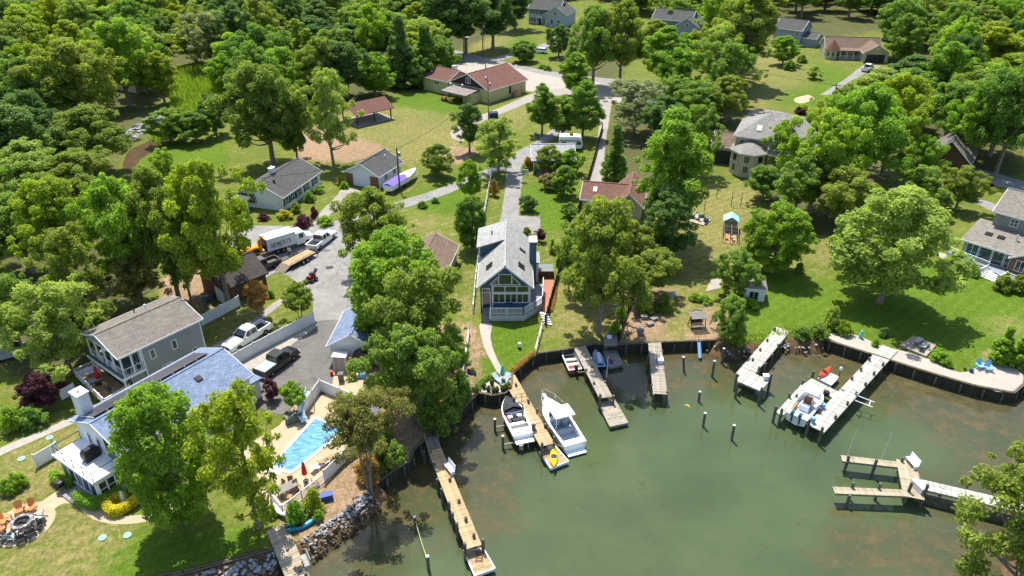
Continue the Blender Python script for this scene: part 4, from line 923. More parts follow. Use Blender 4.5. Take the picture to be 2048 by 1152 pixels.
    def chimney(s, x, y, z0, z1, w, d, mat, capm=white_paint):
        c = MB().box(x-w/2,x+w/2,y-d/2,y+d/2,z0,z1).build('chimney', mat, s.root)
        MB().box(x-w/2-.08,x+w/2+.08,y-d/2-.08,y+d/2+.08,z1,z1+.12).tube((x,y,z1+.1),(x,y,z1+.4),.14,.14,8).build('chimney_cap', capm, c)
    def vent(s, x, y, z, r=.1, mat=white_paint):
        MB().lathe([(r,0),(r,.35),(r*1.6,.36),(r*1.4,.5),(.02,.55)], (x,y,z), 8).build('roof_vent', mat, s.root)
def railing(root, pts, z, mat, h=.95, step=.16, name='railing', bal=.04, post=1.8, posts=True):
    """top and bottom rail, posts and balusters along a polyline (local coordinates)"""
    r = MB()
    for a, b in zip(pts[:-1], pts[1:]):
        a = Vector((a[0],a[1],z)); b = Vector((b[0],b[1],z)); up = Vector((0,0,1)); L = (b-a).length
        r.bar(a+up*h, b+up*h, .09, .06); r.bar(a+up*.12, b+up*.12, .05, .05)
        n = max(1,int(L/step))
        for k in range(n):
            p = a.lerp(b,(k+.5)/n); r.box(p.x-bal/2,p.x+bal/2,p.y-bal/2,p.y+bal/2,z+.12,z+h)
        if posts:
            m = max(1,int(L/post))
            for k in range(m+1):
                p = a.lerp(b,k/m); r.box(p.x-.06,p.x+.06,p.y-.06,p.y+.06,z,z+h+.08)
    return r.build(name, mat, root)
def wl2(root, px, z=0.0):
    """survey pixels -> coordinates local to a root object"""
    inv = Matrix.Rotation(-root.rotation_euler.z,4,'Z'); return [tuple(inv @ (G(*p, z)-Vector((root.location.x,root.location.y,0)))) for p in px]
# ---- 1 the blue chalet on the waterfront
H = House('chalet_house','steep roofed blue house with a tall window gable facing the water', (-4.0,79.6), 0, 6.3, 12.6, 4.3, z0=0.0)
H.gable(side_blue, roof_grey, 'y', 2.75, .4, .55, y0=0, y1=12.6, x0=0)
gw = (1.55, 6.3)
# glass gable: three tiers of windows with white frames
for k,(u,w) in enumerate(((2.35,1.35),(3.85,1.35),(5.35,1.35))):
    H.win('f', u, 1.75, w, 1.15, 2, 1)
    if k < 3: H.win('f', u, 3.25, w, .75, 1, 1)
H.win('f', 3.15, 4.35, 1.5, 1.35)
m = MB(); m.add([(1.3,-.08,4.35),(2.25,-.08,4.35),(2.25,-.08,5.35),(4.05,-.08,4.35),(5.0,-.08,4.35),(4.05,-.08,5.35)],[(0,1,2),(3,4,5)]); H.part('pane', glass_room, m)
m = MB(); m.bar((1.2,-.09,4.3),(2.32,-.09,4.3),.08,.09).bar((2.3,-.09,4.3),(2.3,-.09,5.45),.08,.09).bar((1.2,-.09,4.3),(2.3,-.09,5.5),.08,.09).bar((3.98,-.09,4.3),(5.1,-.09,4.3),.08,.09).bar((4.0,-.09,4.3),(4.0,-.09,5.45),.08,.09).bar((5.1,-.09,4.3),(4.0,-.09,5.5),.08,.09); H.part('window_frame', white_paint, m)
H.part('belt_board', white_paint, MB().box(1.5,6.2,-.12,-.001,3.02,3.14))
H.part('corner_board', white_paint, MB().box(6.18,6.33,-.05,.1,.9,4.2).box(1.45,1.6,-.05,.002,.9,4.6))
H.door('f', .75, .95, 2.1, glass_room, 1.0)
H.win('f', .75, 3.2, .8, .5)
# shed dormer on the west slope
m = MB(); m.add([(-.25,7.2,4.5),(2.9,7.2,7.0),(2.9,12.4,7.0),(-.25,12.4,4.5),(-.25,7.2,5.9),(-.25,12.4,5.9)],[(0,1,4),(2,3,5),(3,0,4,5)]); H.part('dormer_wall', side_blue, m)
m = MB(); m.add([(-.7,6.9,5.85),(3.15,6.9,7.1),(3.15,12.9,7.1),(-.7,12.9,5.85),(-.7,6.9,6.0),(3.15,6.9,7.25),(3.15,12.9,7.25),(-.7,12.9,6.0)],[(3,2,1,0),(4,5,6,7),(0,1,5,4),(1,2,6,5),(2,3,7,6),(3,0,4,7)]); H.part('dormer_roof', roof_grey, m)
def slope_box(H, x, y, w, d, mat, name, rise=2.75, half=3.15, h=4.3, th=.14):
    sl = rise/half; z = (h+min(x,2*half-x)*sl)+th; ry = -math.atan(sl) if x < half else math.atan(sl)
    return MB().obox((x,y,z+.1),(w,d,.12),0,ry).build(name, mat, H.root)
for x in (1.05,1.65): pass
for x,y in ((1.1,2.3),(1.1,3.0),(5.2,2.3),(5.2,3.0),(5.4,7.4)):
    o = slope_box(H, x, y, 1.0, .5, M('skylight_dark',(.03,.028,.028,1),.15,.1,2), 'skylight')
H.vent(1.3,9.6,6.6,.08,dark_metal)
H.chimney(6.75, 6.6, 0, 7.3, .9, 1.7, side_blue)
H.part('bay_wall', side_white, MB().box(6.302,7.6,8.0,11.0,0,3.0)); m = MB(); m.add([(6.2,7.8,3.6),(7.8,7.8,3.0),(7.8,11.2,3.0),(6.2,11.2,3.6),(6.2,7.8,3.75),(7.8,7.8,3.15),(7.8,11.2,3.15),(6.2,11.2,3.75)],[(3,2,1,0),(4,5,6,7),(0,1,5,4),(1,2,6,5),(2,3,7,6),(3,0,4,7)]); H.part('bay_roof', roof_grey, m)
dk = wl2(H.root,[(980,608),(980,629),(1047,629),(1069,616),(1083,605),(1079,553),(1064,553)],1.0)
dkp = [(1.3,-.002),(1.3,dk[1][1]),(dk[2][0],dk[2][1]),(dk[3][0],dk[3][1]),(dk[4][0]+.1,dk[4][1]),(8.2,6.0),(6.31,6.0),(6.31,-.002)]
H.part('deck', deck_grey, MB().prism(dkp, .86, .98))
sk = MB()
for a,b in zip(dkp[1:5], dkp[2:6]):
    n = max(1,int(Vector((b[0]-a[0],b[1]-a[1])).length/.22))
    for k in range(n):
        p = Vector(a).lerp(Vector(b),(k+.5)/n); an = math.atan2(b[1]-a[1],b[0]-a[0]); sk.obox((p.x,p.y,.45),(.2,.03,.8),an)
H.part('deck_skirt', M('skirt_white',S(206,216,214,.9),.7,.08,2,stain=.15), sk)
railing(H.root, [dkp[1],dkp[2],dkp[3],dkp[4],dkp[5]], .98, white_paint, .95, .16)
st = MB()
for k in range(6): st.box(.25,1.25,-.35-k*.33,-.02-k*.33,0,.95-k*.16)
H.part('stair', deck_grey, st); railing(H.root, [(1.25,0),(1.25,-2.1)], .5, white_paint, .95)
bs_ = wl2(H.root,[(1070,640),(1086,652)],0)
m = MB()
for k in range(5): m.obox((8.0+k*.12,-1.2-k*.32,.75-k*.16),(1.1,.32,.06),-.5)
H.part('side_stair', white_paint, m)
o = T('patio_umbrella', tuple(G(1018,612,1.0)), 0, 'closed turquoise umbrella over a table on the blue house deck','umbrella')
um = M('turquoise_canvas',S(70,190,200),.7,.1,3)
MB().lathe([(.02,2.35),(.12,2.2),(.2,1.2),(.24,.9),(.05,.88)],(0,0,0),8).build('canopy', um, o, smooth=True); MB().tube((0,0,0),(0,0,2.4),.03).build('pole', white_paint, o); MB().lathe([(.6,.68),(.6,.73)],(0,0,0),14).tube((0,0,0),(0,0,.7),.05).build('table_top', dark_metal, o)
for k,px in enumerate([(998,622),(1016,622),(1032,622)]):
    p = G(*px,1.0); pl = MB().lathe([(.12,0),(.16,.3),(.12,.3)],(0,0,0),8).build('flower_pot', M('terracotta',S(190,100,60),.8,.1,3)); pl.location = p
    tag(pl, ('terracotta pot at the west end of the blue house deck rail','terracotta pot under the turquoise umbrella','terracotta pot east of the turquoise umbrella')[k],'flower pot')
h = T('hot_tub', tuple(G(1076,556)), 0, 'grey covered hot tub on brick paving beside the blue house','hot tub')
MB().box(0,2.1,0,2.0,0,.95).build('shell', M('tub_brown',S(100,72,58),.7,.15,2,pattern='plank',h=.15), h); MB().box(-.06,2.16,-.06,.98,.955,1.1).build('cover', M('tub_cover',S(108,116,114),.6,.06,2), h); MB().box(-.06,2.16,1.02,2.06,.955,1.1).build('cover', MATS['tub_cover'], h)
# ---- 2 the grey two storey house
H = House('two_storey_house','grey two storey house with taupe roof and white posted balcony', (-40.85,62.3), R(53), 9.3, 7.3, 5.4)
H.gable(side_grey, roof_taupe, 'x', 1.3, .35, .3, x0=2.3, x1=9.3, roof0=0.0)
m = MB(); m.add([(-.0,0,5.4),(0,7.3,5.4),(0,3.65,6.7),(.15,0,5.4),(.15,7.3,5.4),(.15,3.65,6.7)],[(0,2,1),(3,4,5),(0,1,4,3)]); H.part('gable_panel', side_grey, m)
H.part('trim', white_paint, MB().box(.0,2.3,0,.12,5.05,5.24).box(0,.12,0,7.3,5.05,5.24))
H.part('wall', side_grey, MB().box(.9,2.28,.3,7.0,0,2.45))
H.part('balcony_floor', M('balcony_floor',S(110,124,122,.8),.7,.1,2,pattern='plank',h=.15), MB().box(-.3,2.28,-.02,7.32,2.46,2.66))
H.part('balcony_edge', white_paint, MB().box(-.36,2.28,-.1,-.025,2.4,2.7).box(-.38,-.305,-.1,7.4,2.4,2.7))
for y in (.1,1.9,3.65,5.4,7.2): H.part('post', white_paint, MB().box(0,.16,y-.08,y+.08,2.662,5.1))
H.part('post', white_paint, MB().box(1.1,1.26,.02,.16,2.662,5.1)); H.part('post', white_paint, MB().box(2.1,2.26,.02,.16,2.662,5.1)); H.part('post', white_paint, MB().box(-.2,-.04,.02,.18,0,2.39)); H.part('post', white_paint, MB().box(-.2,-.04,7.1,7.26,0,2.39))
railing(H.root, [(2.2,.08),(.08,.08),(.08,7.2)], 2.66, white_paint, .9, .5)
for y in (1.3,3.2,5.0): H.win('l', 7.3-y, .15, 1.3, 2.0, 2, 1, off=-.9)
for y in (1.6,4.4): H.win('l', 7.3-y, 2.7, 1.4, 1.9, 2, 1, off=-2.3)
H.win('f', 3.4, 3.4, .45, 1.0); H.win('f', 5.9, 3.3, .45, 1.0); H.win('f', 4.6, 1.1, 1.0, .75, 2, 1)
m = MB().lathe([(.36,-.04),(.36,.04)],(0,0,0),14); o = m.build('round_window', white_paint, H.root, (8.0,-.03,1.9)); o.rotation_euler = (R(90),0,0); MB().lathe([(.27,-.06),(.27,.06)],(0,0,0),14).build('pane', glass_dark, o)
H.part('corner_board', white_paint, MB().box(9.2,9.32,-.03,.08,0,5.05).box(2.28,2.4,-.03,.06,0,5.05))
H.vent(4.5,4.2,7.0,.07,dark_metal); H.vent(5.8,4.3,6.9,.09)
# its terrace
tr = T('terrace_deck', tuple(G(205,812)), R(53), 'white railed timber terrace in front of the grey house','deck')
tp = wl2(tr,[(262,782),(212,812),(152,752),(196,732)],.5)
MB().prism(tp,.3,.42).build('deck', deck_wood, tr); railing(tr, [tp[0],tp[1],tp[2],tp[3]], .42, white_vinyl, .95, .13)
def umbrella(px, z, mat, label, h=2.4):
    o = T('patio_umbrella', tuple(G(*px,z)), 0, label, 'umbrella')
    MB().lathe([(.02,h),(.13,h-.15),(.24,h*.55),(.27,h*.38),(.06,h*.36)],(0,0,0),8).build('canopy', mat, o, smooth=True); MB().tube((0,0,0),(0,0,h),.03).build('pole', grey_metal, o); MB().lathe([(.28,0),(.28,.07),(.06,.1)],(0,0,0),10).build('base', dark_metal, o); return o
redc = M('red_canvas',S(205,36,48),.7,.12,3)
umbrella((200,768),.42,redc,'closed red umbrella on the grey house terrace')
umbrella((612,962),.02,redc,'closed red umbrella on the pool terrace')
# ---- 3 the white house with the blue roof
H = House('white_house','long white house with blue shingle roof and rooftop solar panels', (-34.2,48.6), R(56.5), 13.6, 7.7, 4.9)
H.gable(side_white, roof_blue, 'x', 1.45, .4, .3)
sl = math.atan(1.45/3.85)
for i in range(9):
    for j in range(2):
        y = 4.45+j*1.42*math.cos(sl)+.2; z = 6.35-(y-3.85)*1.45/3.85+.46
        o = MB().obox((0,0,0),(1.28,1.36,.05),0,0,-sl).build('solar_panel', solar, H.root, (1.0+i*1.34,y+.3,z-.2))
for i in range(10): H.part('panel_rail', white_paint, MB().obox((.33+i*1.34,5.6,5.98),(.05,2.9,.1),0,0,-sl))
H.chimney(.9, 7.0, 0, 7.8, 1.0, 1.3, side_white)
H.part('skylight', M('skylight_dark',(.03,.028,.028,1),.15,.1,2), MB().obox((9.6,2.2,5.95),(.6,.6,.2),0,0,sl))
H.door('l', 5.6, 1.6, 2.1, glass_room, 2.95); H.win('l', 3.7, 3.1, .6, 1.3); H.win('l', 2.1, 3.1, .5, 1.2)
for u in (1.5,4.0,7.0,10.0): H.win('f', u, 1.2, 1.3, 1.4, 2, 1)
SR = (-2.5,0,1.1,7.2)
H.part('sunroom', side_white, MB().box(SR[0],-.002,SR[2],SR[3],0,2.75)); H.part('sunroom_roof', M('white_membrane',(.78,.78,.76,1),.6,.03,1), MB().box(SR[0]-.25,-.003,SR[2]-.25,SR[3]+.25,2.752,2.9))
H.part('gutter', white_paint, MB().box(SR[0]-.33,SR[0]-.255,SR[2]-.3,SR[3]+.3,2.68,2.93))
for k in range(5): o = H.win('l', H.D-(SR[2]+.75+k*1.15), .5, .95, 1.85, 2 if k==2 else 1, 1, off=-SR[0], glass=M('glass_blue',(.03,.07,.12,1),.05,.3,.8,spec=1.0))
for k in range(3): H.win('f', SR[0]+.5+k*.75, .8, .62, 1.5, 1, 2, off=-SR[2])
rl = MB(); P_ = [(-.15,SR[3]+.1),(SR[0]-.1,SR[3]+.1),(SR[0]-.1,SR[2]-.1),(-.15,SR[2]-.1)]
for a,b in zip(P_[:-1],P_[1:]):
    rl.bar((a[0],a[1],3.85),(b[0],b[1],3.85),.05,.05); rl.bar((a[0],a[1],3.05),(b[0],b[1],3.05),.04,.04)
    n = max(1,int(math.hypot(b[0]-a[0],b[1]-a[1])/1.3))
    for k in range(n+1): rl.tube((a[0]+(b[0]-a[0])*k/n,a[1]+(b[1]-a[1])*k/n,2.9),(a[0]+(b[0]-a[0])*k/n,a[1]+(b[1]-a[1])*k/n,3.87),.03,.03,6)
H.part('balcony_rail', dark_metal, rl)
H.part('step', M('step_grey',S(150,146,150,.8),.8,.08,2), MB().box(-4.0,-2.52,3.2,5.2,0,.18))
H.part('porch_roof', roof_blue, MB().add([(13.65,1,2.9),(16,1.4,2.4),(16,5.5,2.4),(13.65,6,2.9),(13.65,1,2.75),(16,1.4,2.25),(16,5.5,2.25),(13.65,6,2.75)],[(0,1,2,3),(7,6,5,4),(0,4,5,1),(1,5,6,2),(2,6,7,3)])); H.part('porch_wall', side_white, MB().box(13.61,15.7,1.6,5.3,0,2.25))
g = T('covered_grill', tuple(H.root.matrix_basis @ Vector((-1.0,4.0,2.9))), R(60), 'black covered grill on the white house roof deck','grill'); MB().rings([[(x*s_,y*s_,z) for x,y in ((-.75,-.4),(.75,-.4),(.75,.4),(-.75,.4))] for s_,z in ((.9,0),(1,.5),(.95,.95),(.6,1.2))]).build('cover', dark_metal, g, smooth=False); MB().box(-.5,.5,-.3,.3,-.004,.05).build('base', dark_metal, g)
# ---- 4 brown shed
H = House('brown_shed','dark brown shed with weathered roof beside the tree service trucks', (-37.1,81.6), R(48), 6.0, 6.2, 2.5, 'shed')
H.gable(side_brown, roof_dark, 'x', 1.9, .3, .3, trim=M('trim_brown',S(70,56,46),.8,.1,2)); H.door('l', 4.3, .9, 2.0, white_paint); H.door('l', 5.4, .7, 2.0, white_paint)
# ---- 5 white ranch house
H = House('ranch_house','white ranch house with dark grey roof and shuttered windows', (-38.0,112.2), R(74), 12.4, 8.0, 2.6)
H.gable(side_white, roof_slate, 'x', 1.9, .45, .35)
shut = M('shutter_navy',S(40,52,70),.7,.1,2)
for u in (1.2,3.0,5.0,7.6,10.4):
    o = H.win('f', u, .8, 1.0, 1.3, 2, 2)
    H.part('shutter', shut, MB().box(u-.95,u-.6,-.05,.01,.75,2.15)); H.part('shutter', shut, MB().box(u+.6,u+.95,-.05,.01,.75,2.15))
H.win('l', 2.2, .8, 1.1, 1.2, 2, 2); H.part('shutter', shut, MB().box(-.05,.01,5.05,5.25,.75,2.05)); H.part('shutter', shut, MB().box(-.05,.01,6.4,6.6,.75,2.05))
H.chimney(4.6,4.3,3.5,5.5,1.0,.7,side_white); H.vent(2.3,2.6,3.9,.16,dark_metal)
m = MB(); v = [(-2.2,5.2,2.0),(-.02,5.2,2.3),(-.02,9.5,2.3),(-2.2,9.5,2.0)]; m.add(v+[(p[0],p[1],p[2]+.14) for p in v],[(3,2,1,0),(4,5,6,7),(0,1,5,4),(1,2,6,5),(2,3,7,6),(3,0,4,7)]); H.part('porch_roof', roof_slate, m); H.part('post', white_paint, MB().box(-2.1,-1.98,5.3,5.42,0,2.0)); H.part('post', white_paint, MB().box(-2.1,-1.98,9.2,9.32,0,2.0))
# ---- 6 brick and white garage
H = House('garage_building','white gabled garage with brick piers and slate roof', (-29.8,124.4), R(-22), 6.6, 8.0, 2.5, 'garage')
H.gable(side_white, roof_slate, 'y', 1.8, .45, .4); H.part('brick_pier', brick_red, MB().box(.0,1.3,-.06,-.001,0,2.2)); H.part('brick_pier', brick_red, MB().box(4.9,6.6,-.06,-.001,0,2.2)); H.part('garage_door', garage_door, MB().box(1.4,4.8,-.05,-.001,0,2.15)); H.win('r', 2.5, 1.0, .9, 1.0, 2, 1); H.win('r', 5.5, 1.0, .9, 1.0, 2, 1); H.vent(4.6,6.0,3.7,.09)
# ---- 7 pavilion
H = House('picnic_pavilion','open picnic pavilion with brown shingle roof on the dry field', (-34.3,158.8), R(42), 9.2, 6.6, 2.6, 'pavilion')
sb = MB().box(-.3,9.5,-.3,6.9,0,.1); H.part('slab', concrete, sb)
for x in (.2,4.6,9.0):
    for y in (.2,6.4): H.part('post', bark_dark, MB().box(x-.11,x+.11,y-.11,y+.11,.1,2.7)); H.part('brace', bark_dark, MB().bar((x,y,1.9),(x+(.6 if x<9 else -.6),y,2.55),.08,.08))
for sgn in (-1,1):
    y0,y1 = (-.5,3.3) if sgn<0 else (7.1,3.3); m = MB(); v = [(-.5,y0,2.45),(9.7,y0,2.45),(9.7,y1,4.35),(-.5,y1,4.35)]; f = [(0,1,2,3),(7,6,5,4),(0,4,5,1),(1,5,6,2),(2,6,7,3),(3,7,4,0)]
    m.add(v+[(p[0],p[1],p[2]+.14) for p in v], f if sgn>0 else [tuple(reversed(q_)) for q_ in f]); H.part('roof', roof_brown, m)
H.part('beam', bark_dark, MB().box(-.1,9.3,.1,.3,2.42,2.6).box(-.1,9.3,6.3,6.5,2.42,2.6))
# ---- 8 community hall
H = House('community_hall','pale yellow hall with brown shingle roof beside the road', (-5.8,177.4), R(50), 14.5, 13.0, 3.3, 'hall')
H.gable(side_yellow, roof_brown, 'x', 2.9, .5, .4); m = MB(); m.add([(-.03,.3,3.35),(-.03,12.7,3.35),(-.03,6.5,6.1)],[(0,2,1)]); H.part('gable_panel', M('gable_brown',S(62,50,44),.8,.1,2,pattern='plank',h=.3), m)
H.win('l', 6.1, 4.0, .6, 1.3, off=.04); H.win('l', 6.9, 4.0, .6, 1.3, off=.04)
H.gable(side_yellow, roof_brown, 'y', 1.9, .45, .4, x0=-.6, x1=7.4, y0=13.02, y1=22, h=3.5)
for u,z in ((-4.4,2.2),(-3.5,2.2),(.8,2.1),(1.7,2.1)): H.win('l', u, z, .6, .7, 1, 1, off=(.62 if u<0 else .02))
H.part('chimney', white_paint, MB().box(4.6,5.6,15.6,16.6,4.0,6.0))
for x,y in ((3,3.4),(2,1.2),(4.5,8)): H.vent(x,y,3.5+min(y,13-y)*.44,.16)
H.vent(1.2,20.5,4.2,.16); H.vent(-1.5,11.2,3.1,.2); H.vent(-1.0,7.6,3.2,.2)
m = MB(); v = [(-5.2,2.6,2.4),(-.04,2.6,3.0),(-.04,11,3.0),(-5.2,11,2.4)]; m.add(v+[(p[0],p[1],p[2]+.12) for p in v],[(3,2,1,0),(4,5,6,7),(0,1,5,4),(1,2,6,5),(2,3,7,6),(3,0,4,7)]); H.part('porch_roof', M('metal_roof',S(150,140,134,.75),.6,.2,1.2,stain=.35), m)
for y in (2.8,5.5,8.2,10.8): H.part('post', dark_metal, MB().tube((-5.0,y,0),(-5.0,y,2.45),.07))
H.part('porch_wall', side_yellow, MB().box(-3.2,-.01,2.62,5.5,0,2.5)); H.part('stair', deck_wood, MB().box(8.8,11,-1.5,-.01,0,1.0)); railing(H.root,[(8.8,-1.4),(11,-1.4)],1.0,M('rail_wood',S(170,110,80),.8,.1,2),.9,.3)
H.door('f', 8.2, 1.0, 2.1, dark_door, .9); H.win('f', 12.5, 1.2, .7, 1.0)
d = T('dumpster', tuple(G(978,236)), R(15), 'dark blue dumpster beside the gravel drive','dumpster'); MB().rings([[(x,y*w_,z) for x,y in ((0,-.8),(2.0,-.8),(2.0,.8),(0,.8))] for w_,z in ((.85,.1),(1,1.2))]).build('bin', M('bin_blue',S(30,60,90),.5,.15,2), d); MB().box(-.05,1.0,-.85,.85,1.205,1.28).build('lid', M('lid_black',S(40,44,50),.5,.1,2), d); MB().box(1.02,2.05,-.85,.85,1.205,1.28).build('lid', MATS['lid_black'], d)
# ---- 9 blue roofed garage under the maple
H = House('boat_garage','white garage with blue grey roof under the bright maple', (-20.7,68.9), R(-4), 5.2, 7.0, 2.5, 'garage')
H.gable(side_white, roof_blue, 'y', 1.5, .35, .35)
# ---- 10 brown roofed house among the trees
H = House('cabin_house','low cabin with taupe roof half hidden behind the bright maple', tuple(G(806,566))[:2], R(-8), 6.0, 7.5, 2.5)
H.gable(side_beige, roof_tan, 'y', 1.6, .4, .3)
# ---- 11 cottage with red door
H = House('small_cottage','grey green cottage with pale roof and red door', (4.0,130.2), R(2), 7.6, 6.8, 2.6)
H.gable(side_teal, roof_pale, 'x', 1.7, .4, .4); H.door('f', 1.9, .9, 2.0, red_door); H.win('f', 4.8, 1.0, 1.2, 1.1, 2, 1); H.part('corner_board', white_paint, MB().box(-.02,.1,-.03,.1,0,2.4)); H.part('skylight', MATS['skylight_dark'], MB().obox((1.2,4.6,4.2),(.5,.5,.1),0,0,-.46)); H.part('step', concrete, MB().box(.6,3.2,-1.2,-.01,0,.15))
# ---- 12 brown roofed house east of the dark fence
H = House('rambler_house','brown roofed rambler with white skylight beside the dark fence', tuple(G(1163,424))[:2], R(-12), 8.5, 6.5, 2.5)
H.gable(side_beige, roof_red, 'x', 1.6, .45, .35); H.gable(side_beige, roof_red, 'y', 2.0, .4, .4, x0=5.6, x1=9.8, y0=-1.5, y1=8, h=2.52)
H.part('skylight', white_paint, MB().obox((1.9,1.7,3.55),(.6,1.0,.12),0,0,.455)); H.win('f', 1.6, .9, 1.4, 1.1, 2, 1)
# ---- 13 the turreted beige house
H = House('turreted_house','beige two storey house with octagonal bay and grey roofs', tuple(G(1462,338))[:2], R(-24), 12.0, 9.0, 5.6)
H.hip(side_beige, roof_lt, 3.0); H.win('f', 1.0, 4.2, .6, .8)
oc = [(2.4+2.7*math.cos(R(22.5+45*k)), -.4+2.7*math.sin(R(22.5+45*k))) for k in range(8)]
H.part('bay', side_beige, MB().prism(oc,0,3.9)); m = MB(); e = [(2.4+3.1*math.cos(R(22.5+45*k)), -.4+3.1*math.sin(R(22.5+45*k)),3.85) for k in range(8)]; m.add(e+[(2.4,.6,5.4)],[(k,(k+1)%8,8) for k in range(8)]); H.part('bay_roof', roof_lt, m); m = MB(); m.rings([[(p[0],p[1],z) for p in e] for z in (3.68,3.85)]); H.part('trim', white_paint, m)
for k in (4,5,6,7):
    a0 = R(45*k); px_, py_ = 2.4+2.5*math.cos(a0), -.4+2.5*math.sin(a0)
    for z in (.7,2.3):
        o = MB().box(-.5,.5,-.06,.02,0,1.2).build('window', white_paint, H.root, (px_+.06*math.cos(a0),py_+.06*math.sin(a0),z), a0+R(90)); MB().box(-.42,.42,-.08,.0,.06,1.14).build('pane', glass_room, o)
H.part('balcony', M('balcony_tan',S(235,200,170,.8),.7,.05,2), MB().box(5,8.4,-1.6,-.02,3.4,3.55)); railing(H.root,[(5,-.1),(5,-1.5),(8.4,-1.5),(8.4,-.1)],3.55,white_paint,.95,.25)
m = MB(); m.add([(4.6,1.6,5.9),(9.0,1.6,5.9),(6.8,1.6,8.2),(4.6,4.5,5.9),(9.0,4.5,5.9),(6.8,5.5,8.2)],[(0,1,2)]); H.part('dormer_wall', side_beige, m); m.f = [(0,2,5,3),(2,1,4,5)]; m.m=[0,0]; m.v = [(4.2,1.4,5.8),(9.4,1.4,5.8),(6.8,1.4,8.35),(4.2,4.8,6.9),(9.4,4.8,6.9),(6.8,5.5,8.35)]; H.part('dormer_roof', roof_lt, m)
H.win('f', 6.2, 6.0, .7, 1.2, off=-1.6); H.win('f', 7.3, 6.0, .7, 1.2, off=-1.6); H.part('skylight', M('skylight_white',(.6,.66,.7,1),.2,.05,1), MB().obox((3.1,1.3,6.75),(.7,1.0,.12),0,0,.55))
H.gable(side_beige, roof_lt, 'y', 1.8, .4, .4, x0=11.2, x1=16, y0=-2.0, y1=6, h=3.2)
H.gable(side_beige, roof_tan, 'x', 1.4, .4, .3, x0=-3.6, x1=-.02, y0=2, y1=7, h=3.0); H.part('garage_opening', dark_door, MB().box(-3.2,-.6,1.9,1.99,0,2.2))
H.root.scale = (1.22,1.22,1.18)
# ---- 14 the grey and brick house in the east
ea = G(1921,508,.8); H = House('terrace_house','grey and brick house with arched windows above the east lawn', (ea.x,ea.y), R(-48), 17, 9, 3.2)
H.part('wall', side_green, MB().box(0,6.2,0,9,0,3.2)); H.part('wall', brick_brown, MB().box(6.22,17,-.3,9,0,3.2))
m = MB(); v = [(-.5,-.5,3.05),(17,-.5,3.05),(17,6,4.4),(-.5,6,4.4)]; m.add(v+[(p[0],p[1],p[2]+.15) for p in v],[(3,2,1,0),(4,5,6,7),(0,1,5,4),(1,2,6,5),(2,3,7,6),(3,0,4,7)]); H.part('roof', roof_drab, m); H.part('trim', white_paint, MB().box(-.55,6.4,-.56,-.505,2.98,3.24))
H.gable(brick_brown, roof_drab, 'y', 2.2, .4, .4, x0=6.4, x1=13.5, y0=-.8, y1=5, h=3.0)
H.gable(side_green, roof_drab, 'x', 2.2, .4, .4, x0=1.4, x1=17, y0=5.2, y1=13, h=6.6)
for k in range(3): H.win('f', 1.2+k*1.75, .9, 1.5, 2.0, 2 if k==0 else 1, 1, glass=M('glass_teal',(.02,.06,.06,1),.05,.3,.8,spec=1.0))
H.win('f', 5.7, .9, .7, 2.0); H.win('f', 10, .9, 2.6, 1.9, 2, 1, arch=True, off=.82); H.win('f', 7.6, 1.3, 1.0, 1.5, 2, 1, off=.82); H.win('f', 12.3, 1.3, 1.0, 1.5, 2, 1, off=.82)
H.win('f', 4.0, 5.0, .9, 1.0, 2, 2, arch=True, off=-5.19); H.win('f', 8.2, 4.9, .8, 1.0, 2, 3, off=-5.19)
for x in (2.0,3.6): H.part('skylight', MATS['skylight_dark'], MB().obox((x,2.6,3.95),(.9,.7,.12),0,0,.205))
H.part('flue', chrome, MB().lathe([(.14,0),(.14,.9),(.2,.92),(.2,1.05),(.02,1.1)],(5.4,3.0,3.8),8))
dp = wl2(H.root,[(1903,506),(1975,536),(2010,556),(2050,570)],.8)
dkp = [(-1.6,-.02),(-1.6,dp[0][1]-.2)] + [(p[0],p[1]) for p in dp[1:3]] + [(14,-5.4),(14,-.82)]
H.part('deck', deck_grey, MB().prism(dkp,.66,.8)); H.part('deck_skirt', white_vinyl, MB().prism([(p[0]*.995+.05,p[1]*.98+.05) for p in dkp],.05,.655)); railing(H.root, dkp[1:3], .8, white_vinyl, .95, .16); railing(H.root, dkp[3:5], .8, white_vinyl, .95, .16)
ss = Vector(dp[1][:2]); sm = MB()
for k in range(5): sm.obox((ss.x+1.2,ss.y-.4-k*.36,.68-k*.15),(2.4,.36,.1),-.15)
H.part('stair', white_paint, sm); railing(H.root,[(ss.x,ss.y),(ss.x-.3,ss.y-2.0)],.3,white_vinyl,1.0,.25); railing(H.root,[(ss.x+2.5,ss.y-.3),(ss.x+2.2,ss.y-2.3)],.3,white_vinyl,1.0,.25)
ht = T('spa_tub', tuple(G(1935,516,.8)), R(-50), 'square turquoise spa set into the east terrace','spa'); MB().box(-1.1,1.1,-1,1,.0,.3).build('rim', M('spa_shell',S(200,230,235,.9),.3,.03,1), ht); MB().box(-.95,.95,-.85,.85,.1,.305).build('water', M('spa_water',S(120,210,225,.9),.1,.08,1,spec=.6), ht)
